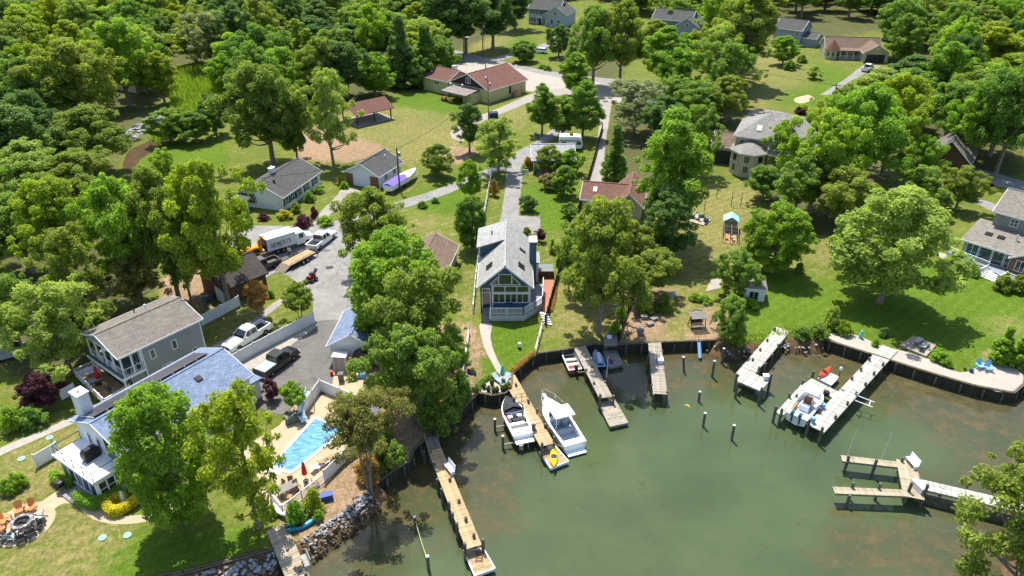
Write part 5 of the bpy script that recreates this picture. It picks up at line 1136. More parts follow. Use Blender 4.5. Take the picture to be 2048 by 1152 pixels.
# ---- 15 the rancher with garage
H = House('rancher_house','tan rancher with corner turret and dark garage door', tuple(G(1652,118))[:2], R(-8), 15.5, 9, 2.9)
H.gable(side_beige, roof_tan, 'x', 2.6, .5, .4, y0=1.8); H.gable(side_beige, roof_tan, 'y', 2.1, .4, .4, x0=9.6, x1=16.6, y0=-3.4, y1=6, h=2.9)
H.part('garage_door', M('garage_door_dark',S(52,54,62),.5,.06,1,pattern='siding',h=.5), MB().box(10.4,15.6,-3.46,-3.401,0,2.35)); H.part('vent', white_paint, MB().obox((13.1,-3.45,4.0),(.6,.05,.6)))
oc = [(1.6+2.0*math.cos(R(22.5+45*k)), 1.2+2.0*math.sin(R(22.5+45*k))) for k in range(8)]; H.part('turret', side_beige, MB().prism(oc,0,2.8)); e = [(1.6+2.4*math.cos(R(22.5+45*k)), 1.2+2.4*math.sin(R(22.5+45*k)),2.75) for k in range(8)]; m = MB(); m.add(e+[(1.6,1.2,5.6)],[(k,(k+1)%8,8) for k in range(8)]); H.part('turret_roof', roof_brown, m)
for k in (4,5,6,7): a0 = R(45*k); o = MB().box(-.45,.45,-.04,.03,0,1.5).build('window', white_paint, H.root, (1.6+1.87*math.cos(a0),1.2+1.87*math.sin(a0),.8), a0+R(90)); MB().box(-.36,.36,-.07,.0,.07,1.43).build('pane', glass_room, o)
H.part('porch_floor', concrete, MB().box(3.6,9.58,-.4,1.8,0,.3)); 
for x in (3.8,5.7,7.6,9.4): H.part('post', white_paint, MB().box(x-.07,x+.07,-.3,-.16,.3,2.7))
m = MB(); v = [(3.0,-.8,2.65),(9.58,-.8,2.65),(9.58,2,3.0),(3.0,2,3.0)]; m.add(v+[(p[0],p[1],p[2]+.12) for p in v],[(3,2,1,0),(4,5,6,7),(0,1,5,4),(1,2,6,5),(2,3,7,6),(3,0,4,7)]); H.part('porch_roof', roof_tan, m); railing(H.root,[(3.8,-.23),(9.4,-.23)],.3,white_paint,.9,.3); H.win('f', 5.2, .9, 1.2, 1.4, 2, 1, off=-1.8); H.win('f', 8.4, .9, 1.2, 1.4, 2, 1, off=-1.8)
# ---- 16/17 colonial houses at the far end
def colonial(name, label, A, rz, wall, roofc, L=13, flip=False, garage=True):
    H = House(name, label, A, rz, L, 8.5, 5.6); H.gable(wall, roofc, 'x', 2.6, .4, .3)
    for u in [1.2+1.9*k for k in range(int((L-1)/1.9))]:
        for z in (.9,3.7):
            if z < 1 and 3.4 < u < 5.6: continue
            H.win('f', u, z, .85, 1.35, 1, 2); H.part('shutter', shut, MB().box(u-.82,u-.55,-.05,.01,z,z+1.35)); H.part('shutter', shut, MB().box(u+.55,u+.82,-.05,.01,z,z+1.35))
    H.part('porch', white_paint, MB().box(3.4,5.8,-1.3,-.01,2.5,2.8).box(3.5,3.65,-1.2,-1.05,0,2.5).box(5.55,5.7,-1.2,-1.05,0,2.5)); H.door('f', 4.6, 1.0, 2.1, dark_door)
    H.gable(wall, roofc, 'y', 2.6, .4, .3, x0=L-4.5, x1=L+3.6, y0=-2.8, y1=8.6, h=4.4); H.win('f', L-.5, 4.0, .9, 1.2, 1, 2, off=2.82); H.win('f', L-1.8, 1.0, .9, 1.3, 1, 2, off=2.82); H.win('f', L+.8, 1.0, .9, 1.3, 1, 2, off=2.82)
    for u in (2.5,6.5):
        p = H.win('r', u, 3.6, .8, 1.3, 1, 2, off=3.62)
    return H
colonial('colonial_house','pale blue grey colonial house with white portico beyond the road', tuple(G(1057,47))[:2], R(-22), side_pale, roof_slate, 12)
colonial('colonial_house','slate blue grey colonial house behind the rounded magnolia', tuple(G(1302,70))[:2], R(-28), side_slate, roof_slate, 13.5)
H = House('gabled_house','blue grey house with low porch behind the far east lawn', tuple(G(1545,86))[:2], R(-40), 9, 8, 5.0); H.gable(side_slate, roof_slate, 'x', 2.4, .4, .3); H.gable(side_slate, roof_slate, 'x', 1.2, .4, .3, x0=9.02, x1=13.5, y0=1, y1=7, h=2.8); H.win('f', 7.6, 3.2, .8, 1.3, 1, 2); H.win('r', 4, 3.2, .8, 1.3, 1, 2)
# ---- others half hidden
H = House('slate_cottage','slate roofed cottage among the eastern trees', tuple(G(1842,338))[:2], R(-35), 7.5, 8, 2.8); H.gable(side_brown, M('roof_umber',S(120,112,106,.75),.9,.1,2,pattern='seam',h=.5,bump=.3), 'y', 3.4, .4, .4)
H = House('red_roof_house','terracotta roofed house glimpsed beside a turquoise pool', tuple(G(1812,190))[:2], R(-10), 9, 7, 2.8); H.gable(side_beige, M('roof_terracotta',S(170,120,95,.7),.9,.1,2,pattern='shingle',w=.5,h=.25,bump=.4), 'x', 1.8, .4, .3)
H = House('small_grey_house','small pale cottage with grey roof at the west frame edge', tuple(G(12,262))[:2], R(20), 5, 4.5, 2.6); H.gable(side_beige, roof_lt, 'x', .9, .4, .3); H.win('r', 2, .8, 1.0, 1.1, 2, 1)
H = House('beige_house','beige house hidden among the north west trees', tuple(G(215,175))[:2], R(-30), 12, 8, 5.0); H.gable(side_beige, roof_tan, 'x', 2.0, .4, .3); H.win('r', 3, 3.0, 1, 1.3, 1, 2); H.part('deck', deck_wood, MB().box(12.02,15,1,5,2.2,2.4)); 
H = House('pale_house','pale sided house behind the silvery tree', tuple(G(372,100))[:2], R(-60), 12, 8, 5.0); H.gable(side_pale, roof_lt, 'x', 2.2, .4, .3); H.win('f', 3, 3, .9, 1.3, 1, 2)
H = House('blue_roof_house','pale blue metal roofed building at the top edge', tuple(G(440,22))[:2], R(4), 24, 12, 3.5); H.gable(side_pale, M('metal_blue',S(176,196,220,.8),.4,.05,.5), 'x', 2.0, .4, .3)
H = House('brick_cottage','small grey roofed house beyond the north wood', tuple(G(768,32))[:2], R(-20), 10, 8, 2.8); H.gable(brick_red, roof_slate, 'x', 2.0, .4, .3)
H = House('garden_shed','little weathered white shed with double doors among weeds', tuple(G(1488,600))[:2], R(-12), 2.5, 2.6, 1.9, 'shed'); H.hip(side_white, M('roof_mossy',S(170,164,156,.75),.95,.2,4,stain=.4), .8, .2); H.door('f', .8, .5, 1.4, dark_door); H.door('f', 1.4, .5, 1.4, dark_door)
# ------------------------------------------------------------------ bulkheads, banks, rocks
bulk_wood = M('bulkhead_wood', S(74,70,58), .9, .35, 2.5, bump=.5, bscale=10, stain=.35)
cap_wood = M('cap_wood', S(142,130,108,.8), .9, .2, 2.5, bump=.3, stain=.25)
def bulkhead(label, i0, i1, h=.12, capm=None, thick=.3):
    pts_ = [Vector((p.x,p.y,0)) for p in shore[i0:i1+1]]
    root = T('bulkhead', pts_[0], 0, label, 'sea wall'); o = pts_[0]
    for a, b in zip(pts_[:-1], pts_[1:]):
        d = (b-a); L = d.length
        if L < .05: continue
        d.normalize(); n = Vector((d.y,-d.x,0)); rz = math.atan2(d.y,d.x)        # n points to the water
        for k in range(6):
            z = ZW-.55+k*.37; c = (a+b)/2-o+n*(.06+(k%2)*.015)
            MB().obox((0,0,0),(L+.06,.07,.355)).build('plank', bulk_wood, root, (c.x,c.y,z), rz)
        c = (a+b)/2-o+n*.04; MB().obox((0,0,0),(L+.1,thick,.1)).build('cap', capm or cap_wood, root, (c.x,c.y,h-.02), rz)
        np_ = max(1,int(round(L/2.0)))
        for k in range(np_):
            p = a.lerp(b,(k+.5)/np_)-o+n*.22; inst('piling', PILE_M, root, (p.x,p.y,-.05-random.uniform(0,.15)), random.uniform(0,6), (.8,.8,1))
    return root
PILE_M = MB().path([(0,0,-3),(0,0,-.06),(0,0,0)],[.15,.14,.12],9).mesh('piling', pile_wood, False)
ix = {p:i for i,p in enumerate(SH)}
bulkhead('dark timber sea wall between the rocks and the stone fire patio', ix[(748,968)], ix[(952,790)])
bulkhead('curved sea wall round the stone fire patio', ix[(958,786)], ix[(1024,748)])
bulkhead('timber sea wall below the lawn of the blue house and the big oak', ix[(1024,748)], ix[(1236,689)])
bulkhead('straight dark sea wall below the mulched yard', ix[(1236,689)], ix[(1436,680)])
bulkhead('long sea wall with pilings along the shell beach', ix[(1645,678)], ix[(2052,764)])
bulkhead('low timber wall above the rocks at the bottom lawn', ix[(150,1185)], ix[(548,1097)], .1)
mudm = M('bank_earth', S(120,96,66,.8), .95, .3, 2.0, bump=.6, bscale=6, coords='world', stain=.3)
def bank(name, i0, i1, w=1.6, mat=mudm, drop=ZW-.4):
    P_ = shore[i0:i1+1]; m = MB(); vs = []; n = len(P_)
    P_ = [P_[k].lerp(P_[k+1], t/5) for k in range(n-1) for t in range(5)]+[P_[-1]]; n = len(P_)
    for k,p in enumerate(P_):
        d = (P_[min(k+1,n-1)]-P_[max(k-1,0)]); d.normalize(); nn = Vector((d.y,-d.x,0)); ww = w*random.uniform(.8,1.2)
        vs += [tuple(p-nn*.3+Vector((0,0,.05))), tuple(p+nn*.3+Vector((0,0,-.12+random.uniform(-.08,.08)))), tuple(p+nn*ww*.6+Vector((0,0,drop*.55+random.uniform(-.12,.12)))), tuple(p+nn*ww+Vector((0,0,drop)))]
    fs = [(k*4+j,(k+1)*4+j,(k+1)*4+j+1,k*4+j+1) for k in range(n-1) for j in range(3)]
    m.add(vs, [tuple(reversed(f)) for f in fs]); return tag(m.build(name, mat, smooth=True), kind='structure')
bank('earth_bank', ix[(1436,680)], ix[(1645,678)]); bank('rock_bank', ix[(548,1097)], ix[(748,968)], 1.5); bank('lawn_bank', 0, ix[(548,1097)], 2.2); bank('point_bank', ix[(2052,764)], len(SH)-1, 2.0)
stone_pale = M('stone_pale', S(190,192,196,.68), .85, .15, 5, bump=.4); stone_grey = M('stone_grey', S(150,146,140,.75), .9, .2, 5, bump=.4); stone_brown = M('stone_brown', S(112,96,72,.8), .95, .25, 5, bump=.4)
STONES = []
for k in range(5):
    m = MB().ball((0,0,0),.5,.75,7); m.v = [(x*random.uniform(.75,1.2),y*random.uniform(.75,1.2),z*random.uniform(.75,1.15)) for x,y,z in m.v]; STONES.append(m.mesh('stone', stone_pale))
def riprap(label, i0, i1, count, w0, w1, size=(.22,.5), flip=False):
    P_ = shore[i0:i1+1]; root = T('riprap', P_[0], 0, label, 'rocks'); seg = [(a,b,(b-a).length) for a,b in zip(P_[:-1],P_[1:])]; tot = sum(s_[2] for s_ in seg)
    for c in range(count):
        r = random.uniform(0,tot)
        for a,b,L in seg:
            if r <= L: break
            r -= L
        d = (b-a).normalized(); n = Vector((d.y,-d.x,0)); f = random.random(); p = a+d*r+n*(w0+(w1-w0)*f)-P_[0]
        z = .12+(ZW-.1)*max(0,(w0+(w1-w0)*f)/2.0) if (w0+(w1-w0)*f) > 0 else .12
        mt = stone_pale if f < .5 else (stone_grey if f < .72 else stone_brown)
        if random.random() < .3: mt = random.choice((stone_grey,stone_brown))
        s_ = random.uniform(*size); inst('stone', random.choice(STONES), root, (p.x,p.y,z), sc=(s_,s_*random.uniform(.7,1.1),s_*.8), rot=(random.uniform(-.5,.5),random.uniform(-.5,.5),random.uniform(0,6)), mat=mt)
riprap('white and brown rocks along the shore below the pool', ix[(600,1088)], ix[(742,985)], 300, -.35, 1.35, (.16,.36))
riprap('grey rocks below the timber wall of the bottom lawn', ix[(367,1146)], ix[(548,1097)], 190, .35, 2.1, (.28,.55))
riprap('brown stones at the foot of the natural bank', ix[(1436,680)], ix[(1645,678)], 60, .6, 1.8, (.2,.45))
# rock embankment of the upper creek
rp = T('rock_embankment', tuple(G(285,255)), 0, 'grey rock embankment beside the brown upper creek', 'rocks')
for c in range(220):
    u, v_ = random.random(), random.random(); p = G(245+u*75-8+v_*22, 275-u*50+v_*12)-G(285,255); s_ = random.uniform(.5,1.0)
    inst('stone', random.choice(STONES), rp, (p.x,p.y,.3*(1-v_)), sc=(s_,s_,s_*.7), rot=(0,0,random.uniform(0,6)), mat=random.choice((stone_pale,stone_grey,stone_grey)))
# ------------------------------------------------------------------ docks
def woods(n, c, d=.14):
    return [M(n+'_%s' % k, tuple(x*f for x in c[:3])+(1,), .85, .16, 3, bump=.4, bscale=20, stain=.2) for k,f in (('light',1.1),('mid',.92),('dark',.74))]
brownw = woods('brown_plank', S(204,174,134,.78)); greyw = woods('grey_plank', S(176,166,150,.78)); palew = woods('pale_plank', S(196,194,186,.76)); dullw = woods('dull_plank', S(160,156,146,.7)); tanw = woods('tan_plank', S(192,168,128,.76)); stonew = woods('paving_plank', S(196,180,156,.76))
headw = woods('head_plank', S(190,176,150,.76))
PLK = {}
def plank_mesh(w, p, mat):
    k = (round(w,2), round(p,3), mat.name)
    if k not in PLK: PLK[k] = MB().box(-p*.46,p*.46,-w/2,w/2,-.045,0).mesh('plank', mat)
    return PLK[k]
def run(root, a, b, w, z, mats, pitch=.16, gap=0):
    """planks laid across from a to b (world); stringers below"""
    a = Vector((a[0],a[1],0)); b = Vector((b[0],b[1],0)); d = b-a; L = d.length; rz = math.atan2(d.y,d.x)-root.rotation_euler.z
    inv = Matrix.Rotation(-root.rotation_euler.z,4,'Z'); n = max(1,int(L/pitch))
    for k in range(n):
        p = inv @ (a.lerp(b,(k+.5)/n)-Vector((root.location.x,root.location.y,0)))
        mt = mats[min(2,int(abs(random.gauss(0,.85))))]
        o = inst('plank', plank_mesh(w,L/n,mt), root, (p.x+random.gauss(0,.006),p.y+random.gauss(0,.006),z+random.uniform(-.008,.008)), rz+random.gauss(0,.004))
    for s_ in (-1,1):
        pa = inv @ (a-Vector((root.location.x,root.location.y,0))); pb = inv @ (b-Vector((root.location.x,root.location.y,0))); nn = Vector((-(pb-pa).y,(pb-pa).x,0)).normalized()*s_*(w/2-.06)
        MB().bar(pa+nn+Vector((0,0,z-.15)), pb+nn+Vector((0,0,z-.15)), .07, .2).build('stringer', mats[2], root)
def piles(root, lst, z=.1, dz=.55, r=1.0, ht=None):
    inv = Matrix.Rotation(-root.rotation_euler.z,4,'Z')
    for q in lst:
        p = inv @ (G(q[0],q[1],z)-Vector((root.location.x,root.location.y,z))); top = q[2] if len(q) > 2 else dz
        inst('piling', PILE_M, root, (p.x,p.y,z+top), 0, (r,r,1))
def quad_float(name, label, px, z, mats, rimm=None, cat='float', pitch=.17, group=None):
    """floating platform from four corner pixels in order round the edge"""
    q = [G(*p,z) for p in px]; c = sum(q,Vector())/4; root = T(name, (c.x,c.y,0), 0, label, cat, group)
    m = MB(); m.prism([(p.x-c.x,p.y-c.y) for p in q], z-.35, z-.05); m.build('hull', rimm or mats[2], root)
    a0,b0,b1,a1 = [p-c for p in q]; n = max(2,int((b0-a0).length/pitch))
    for k in range(n):
        t0, t1 = (k+.04)/n, (k+.96)/n; L0,L1,R0,R1 = a0.lerp(b0,t0),a0.lerp(b0,t1),a1.lerp(b1,t0),a1.lerp(b1,t1)
        m = MB(); m.prism([(L0.x,L0.y),(L1.x,L1.y),(R1.x,R1.y),(R0.x,R0.y)][::-1], z-.048, z+random.uniform(-.004,.006)); m.build('plank', mats[min(2,int(abs(random.gauss(0,.9))))], root)
    rim = MB()
    for u,v_ in zip(q,q[1:]+q[:1]): rim.bar(u-c+Vector((0,0,z-.06)),v_-c+Vector((0,0,z-.06)),.09,.16)
    rim.build('rim', rimm or mats[0], root); return root
def mid(a,b,z=.12): return (G(*a,z)+G(*b,z))/2
def dock(name, label, a, b, w, mats, z=.12, pitch=.16, cat='dock'):
    A, B = G(*a,z), G(*b,z); root = T(name, (A.x,A.y,0), 0, label, cat); run(root, A, B, w, z, mats, pitch); return root
d = dock('dock','long golden plank dock below the spreading pine', (869,898),(948,1094), 1.35, brownw)
piles(d, [(860,905,.5),(848,905,.2),(868,932,.5),(875,962,.3),(900,962,.4),(884,985,.5),(918,1005,.4),(898,1012,.5),(905,1030,.3),(932,1042,.5),(914,1055,.6),(948,1075,.5),(930,1098,.7),(966,1088,.6)])
run(d, G(862,872,.12), G(869,897,.12), 1.3, .1, dullw); MB().bar(tuple(G(848,868,.6)-Vector((d.location.x,d.location.y,0))), tuple(G(859,905,.6)-Vector((d.location.x,d.location.y,0))), .1, .35).build('rail', tanw[1], d)
f = quad_float('swim_float','floating platform with ladder at the end of the golden dock', [(927,1100),(949,1151),(990,1136),(967,1097)], -.75, tanw, white_vinyl)
lad = MB(); 
for dx in (-.25,.25): lad.tube((dx,.2-.4,-.7),(dx,.9,-.62),.04)
for k in range(4): lad.tube((-.25,-.1+k*.3,-.68),(.25,-.1+k*.3,-.66),.03)
lad.build('ladder', M('rust',S(110,70,50),.8,.2,3), f)
d = dock('dock','plank dock between the bowrider and the white cabin boat', (1017,752),(1095,890), 1.5, brownw)
piles(d, [(1032,772,.35),(1028,808,.9),(1057,806,.5),(1050,840,.3),(1074,826,.6),(1090,855,.5),(1098,862,.5),(1084,898,.8),(1108,885,.8),(1066,862,.9)])
f = quad_float('swim_float','floating platform carrying the yellow kayak', [(1079,903),(1101,936),(1137,922),(1110,891)], -.8, tanw, white_vinyl)
d = dock('dock','shaded grey dock below the big waterside oak', (1158,691),(1212,795), 1.5, greyw)
piles(d, [(1172,742,.3),(1188,768,.3),(1200,800,.8),(1185,735,.2),(1227,795,.3),(1210,765,.2)])
quad_float('swim_float','weathered floating platform at the end of the shaded dock', [(1197,806),(1220,853),(1256,845),(1229,799)], -.8, greyw, cat='float')
quad_float('swim_float','dark shaded floating platform beside the jet ski', [(1206,700),(1217,735),(1247,729),(1230,697)], -.8, dullw)
quad_float('landing','small timber landing with a white basin at the sea wall', [(1208,690),(1210,664),(1232,662),(1236,688)], .3, dullw, cat='landing')
d = dock('dock','straight grey dock with a white box below the mulched yard', (1309,684),(1320.5,788), 1.55, greyw)
piles(d, [(1298,710,.1),(1324,702,.1),(1301,740,.1),(1328,740,.1),(1304,770,.1),(1307,790,.15),(1334,785,.2)])
d = dock('dock','pale grey angled dock beside the natural bank', (1566,658),(1486,753), 1.75, palew, .15)
run(d, G(1481,750,.15), G(1531,771,.15), 2.6, .16, palew)
piles(d, [(1549,662,.5),(1534,683,.4),(1520,702,.4),(1505,722,.4),(1572,668,.1),(1556,692,.3),(1544,712,.3),(1530,733,.5),(1516,748,1.0),(1540,762,1.0),(1521,790,1.0),(1472,762,1.0),(1474,776,.8)])
d = dock('dock','large pale dock with a boat slip below the shell beach', (1780,695),(1631,857), 1.8, palew, .15)
run(d, G(1616,762,.15), G(1676,792,.15), 1.5, .16, palew); run(d, G(1611,770,.15), G(1559,828,.15), .8, .15, palew)
piles(d, [(1738,722,.5),(1721,742,.5),(1703,760,.5),(1765,732,.5),(1747,750,.5),(1730,772,.5),(1712,790,.5),(1694,810,.5),(1670,838,.5),(1642,868,.9),(1625,752,.7),(1605,770,.7),(1578,796,.7),(1592,798,.6),(1550,824,.8),(1562,828,.7),(1648,790,.7),(1617,850,.8),(1638,826,.7)])
f = quad_float('jetski_float','white drive on float next to the large pale dock', [(1637,757),(1662,770),(1678,754),(1655,744)], -.7, [white_vinyl]*3, white_vinyl)
d = dock('dock','forked grey walkway dock with white bench at its head', (1838,967),(2075,1022), 1.35, palew, .15)
run(d, G(1812,922,.15), G(1828,996,.15), 1.75, .16, headw); run(d, G(1683,916,.15), G(1806,930,.15), .85, .15, headw); run(d, G(1668,980,.15), G(1813,986,.15), .85, .15, headw)
piles(d, [(1695,922,.7),(1750,930,.7),(1803,924,.6),(1704,976,.7),(1757,978,.7),(1817,984,1.2),(1848,990,1.3),(1700,990,0),(1840,958,.1),(1885,978,.05),(1940,992,.05),(1995,1006,.05)])
pb = MB()
for k in range(60):
    p = G(1850+k*3.4,985+k*.84,0)-Vector((d.location.x,d.location.y,0)); pb.obox((p.x,p.y,-.75),(.12,.05,1.3))
pb.build('skirt', pile_wood, d)
for k,(x,y) in enumerate(((1890,980),(1948,993),(2010,1008))):
    p = G(x,y,-.35); c = MB().path([(-.2,0,0),(-.1,0,.12),(.05,0,.14),(.2,0,-.04)],[.05,.06,.05,.03],6).ball((0,0,.02),.1).build('rope_bundle', M('rope',S(214,200,140),.9,.1,6)); c.location = p+Vector((0,-.12,0))
    tag(c, ('coiled rope hanging from the walkway dock nearest its head','coiled rope hanging midway along the walkway dock','coiled rope hanging near the shore end of the walkway dock')[k],'rope')
for k,(x,y) in enumerate(((1693,915),(1761,922))):
    o = MB().path([(0,0,.2),(.1,0,2.0),(.25,.1,3.6)],[.03,.02,.008],5).build('fishing_rod', white_paint); o.location = G(x,y,0); tag(o, ('fishing rod standing at the tip of the forked dock','fishing rod standing nearer the head of the forked dock')[k],'fishing rod')
d = dock('dock','pale paved pier beside the rocks at the bottom edge', (552,1053),(606,1180), 1.7, stonew, .1, .3)
piles(d, [(575,1100,.2),(600,1142,.3),(612,1150,.3)])
def bench(label, px, z, rz, L=1.4, mat=white_vinyl):
    o = T('bench', tuple(G(*px,z)), rz, label, 'bench'); MB().box(-L/2,L/2,-.22,.22,.4,.46).build('seat', mat, o); MB().obox((0,.27,.75),(L,.05,.55),0,0,-.15).build('backrest', mat, o)
    for x in (-L/2+.1,L/2-.1): MB().box(x-.04,x+.04,-.2,.24,0,.4).build('leg', mat, o)
    return o
bench('white bench halfway along the golden dock', (899,942), .12, R(-58)); bench('white bench at the head of the forked dock', (1822,930), .15, R(-82)); bench('grey bench on the paved pier', (612,1128), .1, R(-60), 1.3, palew[1])
def crate(label, px, z, sx, sy, sz, mat, rz=0, name='storage_box', lidm=None, cat='box'):
    o = T(name, tuple(G(*px,z)), rz, label, cat); MB().rings([[(x*f,y*f,zz) for x,y in ((-sx/2,-sy/2),(sx/2,-sy/2),(sx/2,sy/2),(-sx/2,sy/2))] for f,zz in ((.92,0),(1,sz))]).build('box', mat, o); MB().box(-sx/2-.03,sx/2+.03,-sy/2-.03,sy/2+.03,sz+.002,sz+.07).build('lid', lidm or mat, o); return o
crate('white dock box at the head of the forked dock', (1836,978), .15, .6, 1.3, .6, white_vinyl, R(15)); crate('white box on the straight grey dock', (1320,724), .12, .6, .8, .45, white_vinyl); crate('grey power box on the plank dock', (1068,858), .12, .3, .4, .8, M('power_box',S(140,146,150),.5,.05,2)); crate('white box at the edge of the angled dock', (1531,758), .15, .6, .5, .5, white_vinyl); crate('white cooler on the floating platform by the kayak', (1100,897), -.8, .5, .6, .45, white_vinyl, R(30)); crate('blue and white cleaning bin at the boat slip', (1625,845), .15, .35, .35, .6, M('bin_lightblue',S(120,170,210),.5,.05,2)); crate('second blue and white bin along the boat slip', (1645,816), .15, .35, .35, .5, MATS['bin_lightblue']); crate('black box beside the boat slip corner', (1653,790), .15, .4, .4, .4, dark_metal)
crate('white basin on the small timber landing', (1218,676), .3, .5, .45, .2, white_vinyl)
# free standing mooring piles
FP = [(1443,727,697,'mooring pile nearest the end of the straight sea wall'),(1424,754,722,'mooring pile between the straight dock and the angled dock'),(1406,853,826,'lone mooring pile in mid water west of the other'),(1463,880,851,'lone mooring pile farthest out in the water'),(1368,742,714,'leaning green mooring pile east of the straight dock'),(1397,803,784,'short mooring pile beside floating weed'),(990,862,838,'mooring pile with boat lift arm beside the bowrider bow'),(1006,897,872,'mooring pile with boat lift arm beside the bowrider stern'),(831,1056,1034,'mooring pile holding the upper end of the slack rope'),(857,1138,1113,'mooring pile holding the lower end of the slack rope')]
for x,y,yt,lab in FP:
    p = G(x,y,ZW); h_ = 0
    while PX((p.x,p.y,ZW+h_))[1] > yt: h_ += .05
    o = T('mooring_pile', (p.x,p.y,ZW), 0, lab, 'piling'); inst('post', PILE_M, o, (0,0,h_), 0, (.95,.95,1)); MB().lathe([(.15,h_-.02),(.15,h_+.02),(.02,h_+.12)],(0,0,0),9).build('cap', white_vinyl, o)
    if 'green' in lab: o.rotation_euler = (0,R(-8),0)
    if 'lift arm' in lab: MB().tube((0,0,.5),(1.3,.25,.6),.09,.09,6).build('arm', palew[1], o)
a = G(831,1042,-.3); b = G(857,1125,-.3); pts_ = [a.lerp(b,t/8)-a+Vector((0,0,-.35*math.sin(math.pi*t/8))) for t in range(9)]
o = MB().path(pts_,[.025]*9,5).build('mooring_rope', M('rope_green',S(190,200,140),.9,.1,6)); o.location = a; tag(o,'slack pale rope strung between two piles near the golden dock','rope')
# ------------------------------------------------------------------ boats
gel_white = M('gelcoat_white', (.82,.83,.84,1), .18, .02, 1, spec=.6); gel_grey = M('gelcoat_grey', S(186,198,208,.85), .3, .04, 1.5, stain=.1); vinyl_white = M('seat_vinyl', (.75,.75,.73,1), .5, .05, 3); canvas_black = M('canvas_black', S(52,54,58), .8, .12, 3)
def hull(root, L, B, fb, mat, deckm, floorm, t0=.06, t1=.62, floor=.15, rim=.2, draft=.3, blunt=2.4, sheer=.3, stern=.9):
    """hull with chine and keel, side decks, open cockpit from t0 to t1, closed foredeck"""
    n = 18; ts = sorted(set([k/n for k in range(n+1)]+[t0,t1])); S_ = []
    for t in ts:
        b = B/2*(stern+(1-stern)*2*t if t < .5 else max(.03,1-((t-.5)/.5)**blunt)); z = fb*(1+sheer*t*t); kz = -draft+max(0,(t-.6)/.4)**2*(draft+fb*.75)
        S_.append((t, -L/2+L*t, b, z, kz))
    m = MB(); vs = []
    for t,x,b,z,kz in S_: vs += [(x,b,z),(x,b*.86,min(z-.05,kz*.3+.02)),(x,0,kz),(x,-b*.86,min(z-.05,kz*.3+.02)),(x,-b,z)]
    k = len(S_); fs = [(i*5+j,i*5+j+1,(i+1)*5+j+1,(i+1)*5+j) for i in range(k-1) for j in range(4)]+[(0,1,2,3,4)]
    m.add(vs, [tuple(reversed(f)) for f in fs]); m.build('hull', mat, root, smooth=False)
    dm = MB(); fl = MB()
    for (ta,xa,ba,za,_),(tb,xb,bb,zb,_) in zip(S_[:-1],S_[1:]):
        if ta >= t0-1e-6 and tb <= t1+1e-6:
            ia, ib = max(.05,ba-rim), max(.05,bb-rim)
            for s_ in (1,-1):
                q = [(xa,s_*ba,za),(xb,s_*bb,zb),(xb,s_*ib,zb),(xa,s_*ia,za)]; dm.add(q, [(3,2,1,0) if s_>0 else (0,1,2,3)])
                q = [(xa,s_*ia,za),(xb,s_*ib,zb),(xb,s_*ib,floor),(xa,s_*ia,floor)]; dm.add(q, [(3,2,1,0) if s_>0 else (0,1,2,3)])
            fl.add([(xa,-ia,floor),(xb,-ib,floor),(xb,ib,floor),(xa,ia,floor)],[(0,1,2,3)])
        else:
            c = .08*B if ta >= t1-1e-6 else 0
            dm.add([(xa,-ba,za),(xb,-bb,zb),(xb,0,zb+c*bb/(B/2)),(xa,0,za+c*ba/(B/2)),(xb,bb,zb),(xa,ba,za)],[(0,1,2,3),(3,2,4,5)])
    for t in (t0,t1):
        s_ = [q for q in S_ if abs(q[0]-t) < 1e-6][0]; i_ = s_[2]-rim; z = s_[3]
        dm.add([(s_[1],-i_,floor),(s_[1],i_,floor),(s_[1],i_,z),(s_[1],-i_,z)],[(0,1,2,3) if t==t1 else (3,2,1,0)])
    dm.build('deck', deckm, root); fl.build('cockpit_floor', floorm, root)
    rb = MB()
    for s_ in (1,-1): rb.path([(x,s_*(b+.01),z-.03) for t,x,b,z,_ in S_],[.035]*k,5)
    rb.build('rub_rail', grey_metal, root); return S_
def boat(name, label, stern, bow, z, cat='boat'):
    a, b = G(*stern,z), G(*bow,z); d = b-a; c = (a+b)/2; o = T(name, (c.x,c.y,z), math.atan2(d.y,d.x), label, cat); return o, d.length
def outboard(root, x, y, z, mat=None):
    mo = MB().rings([[(x+dx*f,y+dy*f,z+zz) for dx,dy in ((-.3,-.17),(.12,-.17),(.12,.17),(-.3,.17))] for f,zz in ((.7,.15),(1,.3),(1,.6),(.75,.75))]).build('outboard_motor', mat or dark_metal, root)
    MB().box(x-.12,x+.02,y-.06,y+.06,z-.7,z+.16).build('motor_leg', dark_metal, mo)
# bowrider on its lift
o, L = boat('bowrider_boat','white bowrider with black bow cover and wakeboard tower', (1047,880),(1013,806), -.55)
S_ = hull(o, L, 2.4, .75, gel_white, gel_white, M('boat_carpet',S(150,140,130),.9,.1,4), .05, .58, .2)
bc = MB(); st = [q for q in S_ if q[0] >= .58]; bc.add([(q[1],-q[2]*.9,q[3]+.04) for q in st]+[(q[1],0,q[3]+.28*(1-(q[0]-.58)/.42)+.08) for q in st]+[(q[1],q[2]*.9,q[3]+.04) for q in st],[(i,i+1,len(st)+i+1,len(st)+i) for i in range(len(st)-1)]+[(len(st)+i,len(st)+i+1,2*len(st)+i+1,2*len(st)+i) for i in range(len(st)-1)]); bc.build('bow_cover', canvas_black, o)
MB().path([(.3,-1.05,.8),(.5,-1.0,1.5),(.35,-.6,2.0),(.35,.6,2.0),(.5,1.0,1.5),(.3,1.05,.8)],[.07]*6,6).build('tower', M('tower_grey',S(90,92,96),.4,.1,3), o)
m = MB(); m.add([(.65,-1.0,.85),(.95,0,.95),(.65,1.0,.85),(.4,-.95,1.3),(.65,0,1.4),(.4,.95,1.3)],[(0,1,4,3),(1,2,5,4)]); m.build('windscreen', glass_dark, o)
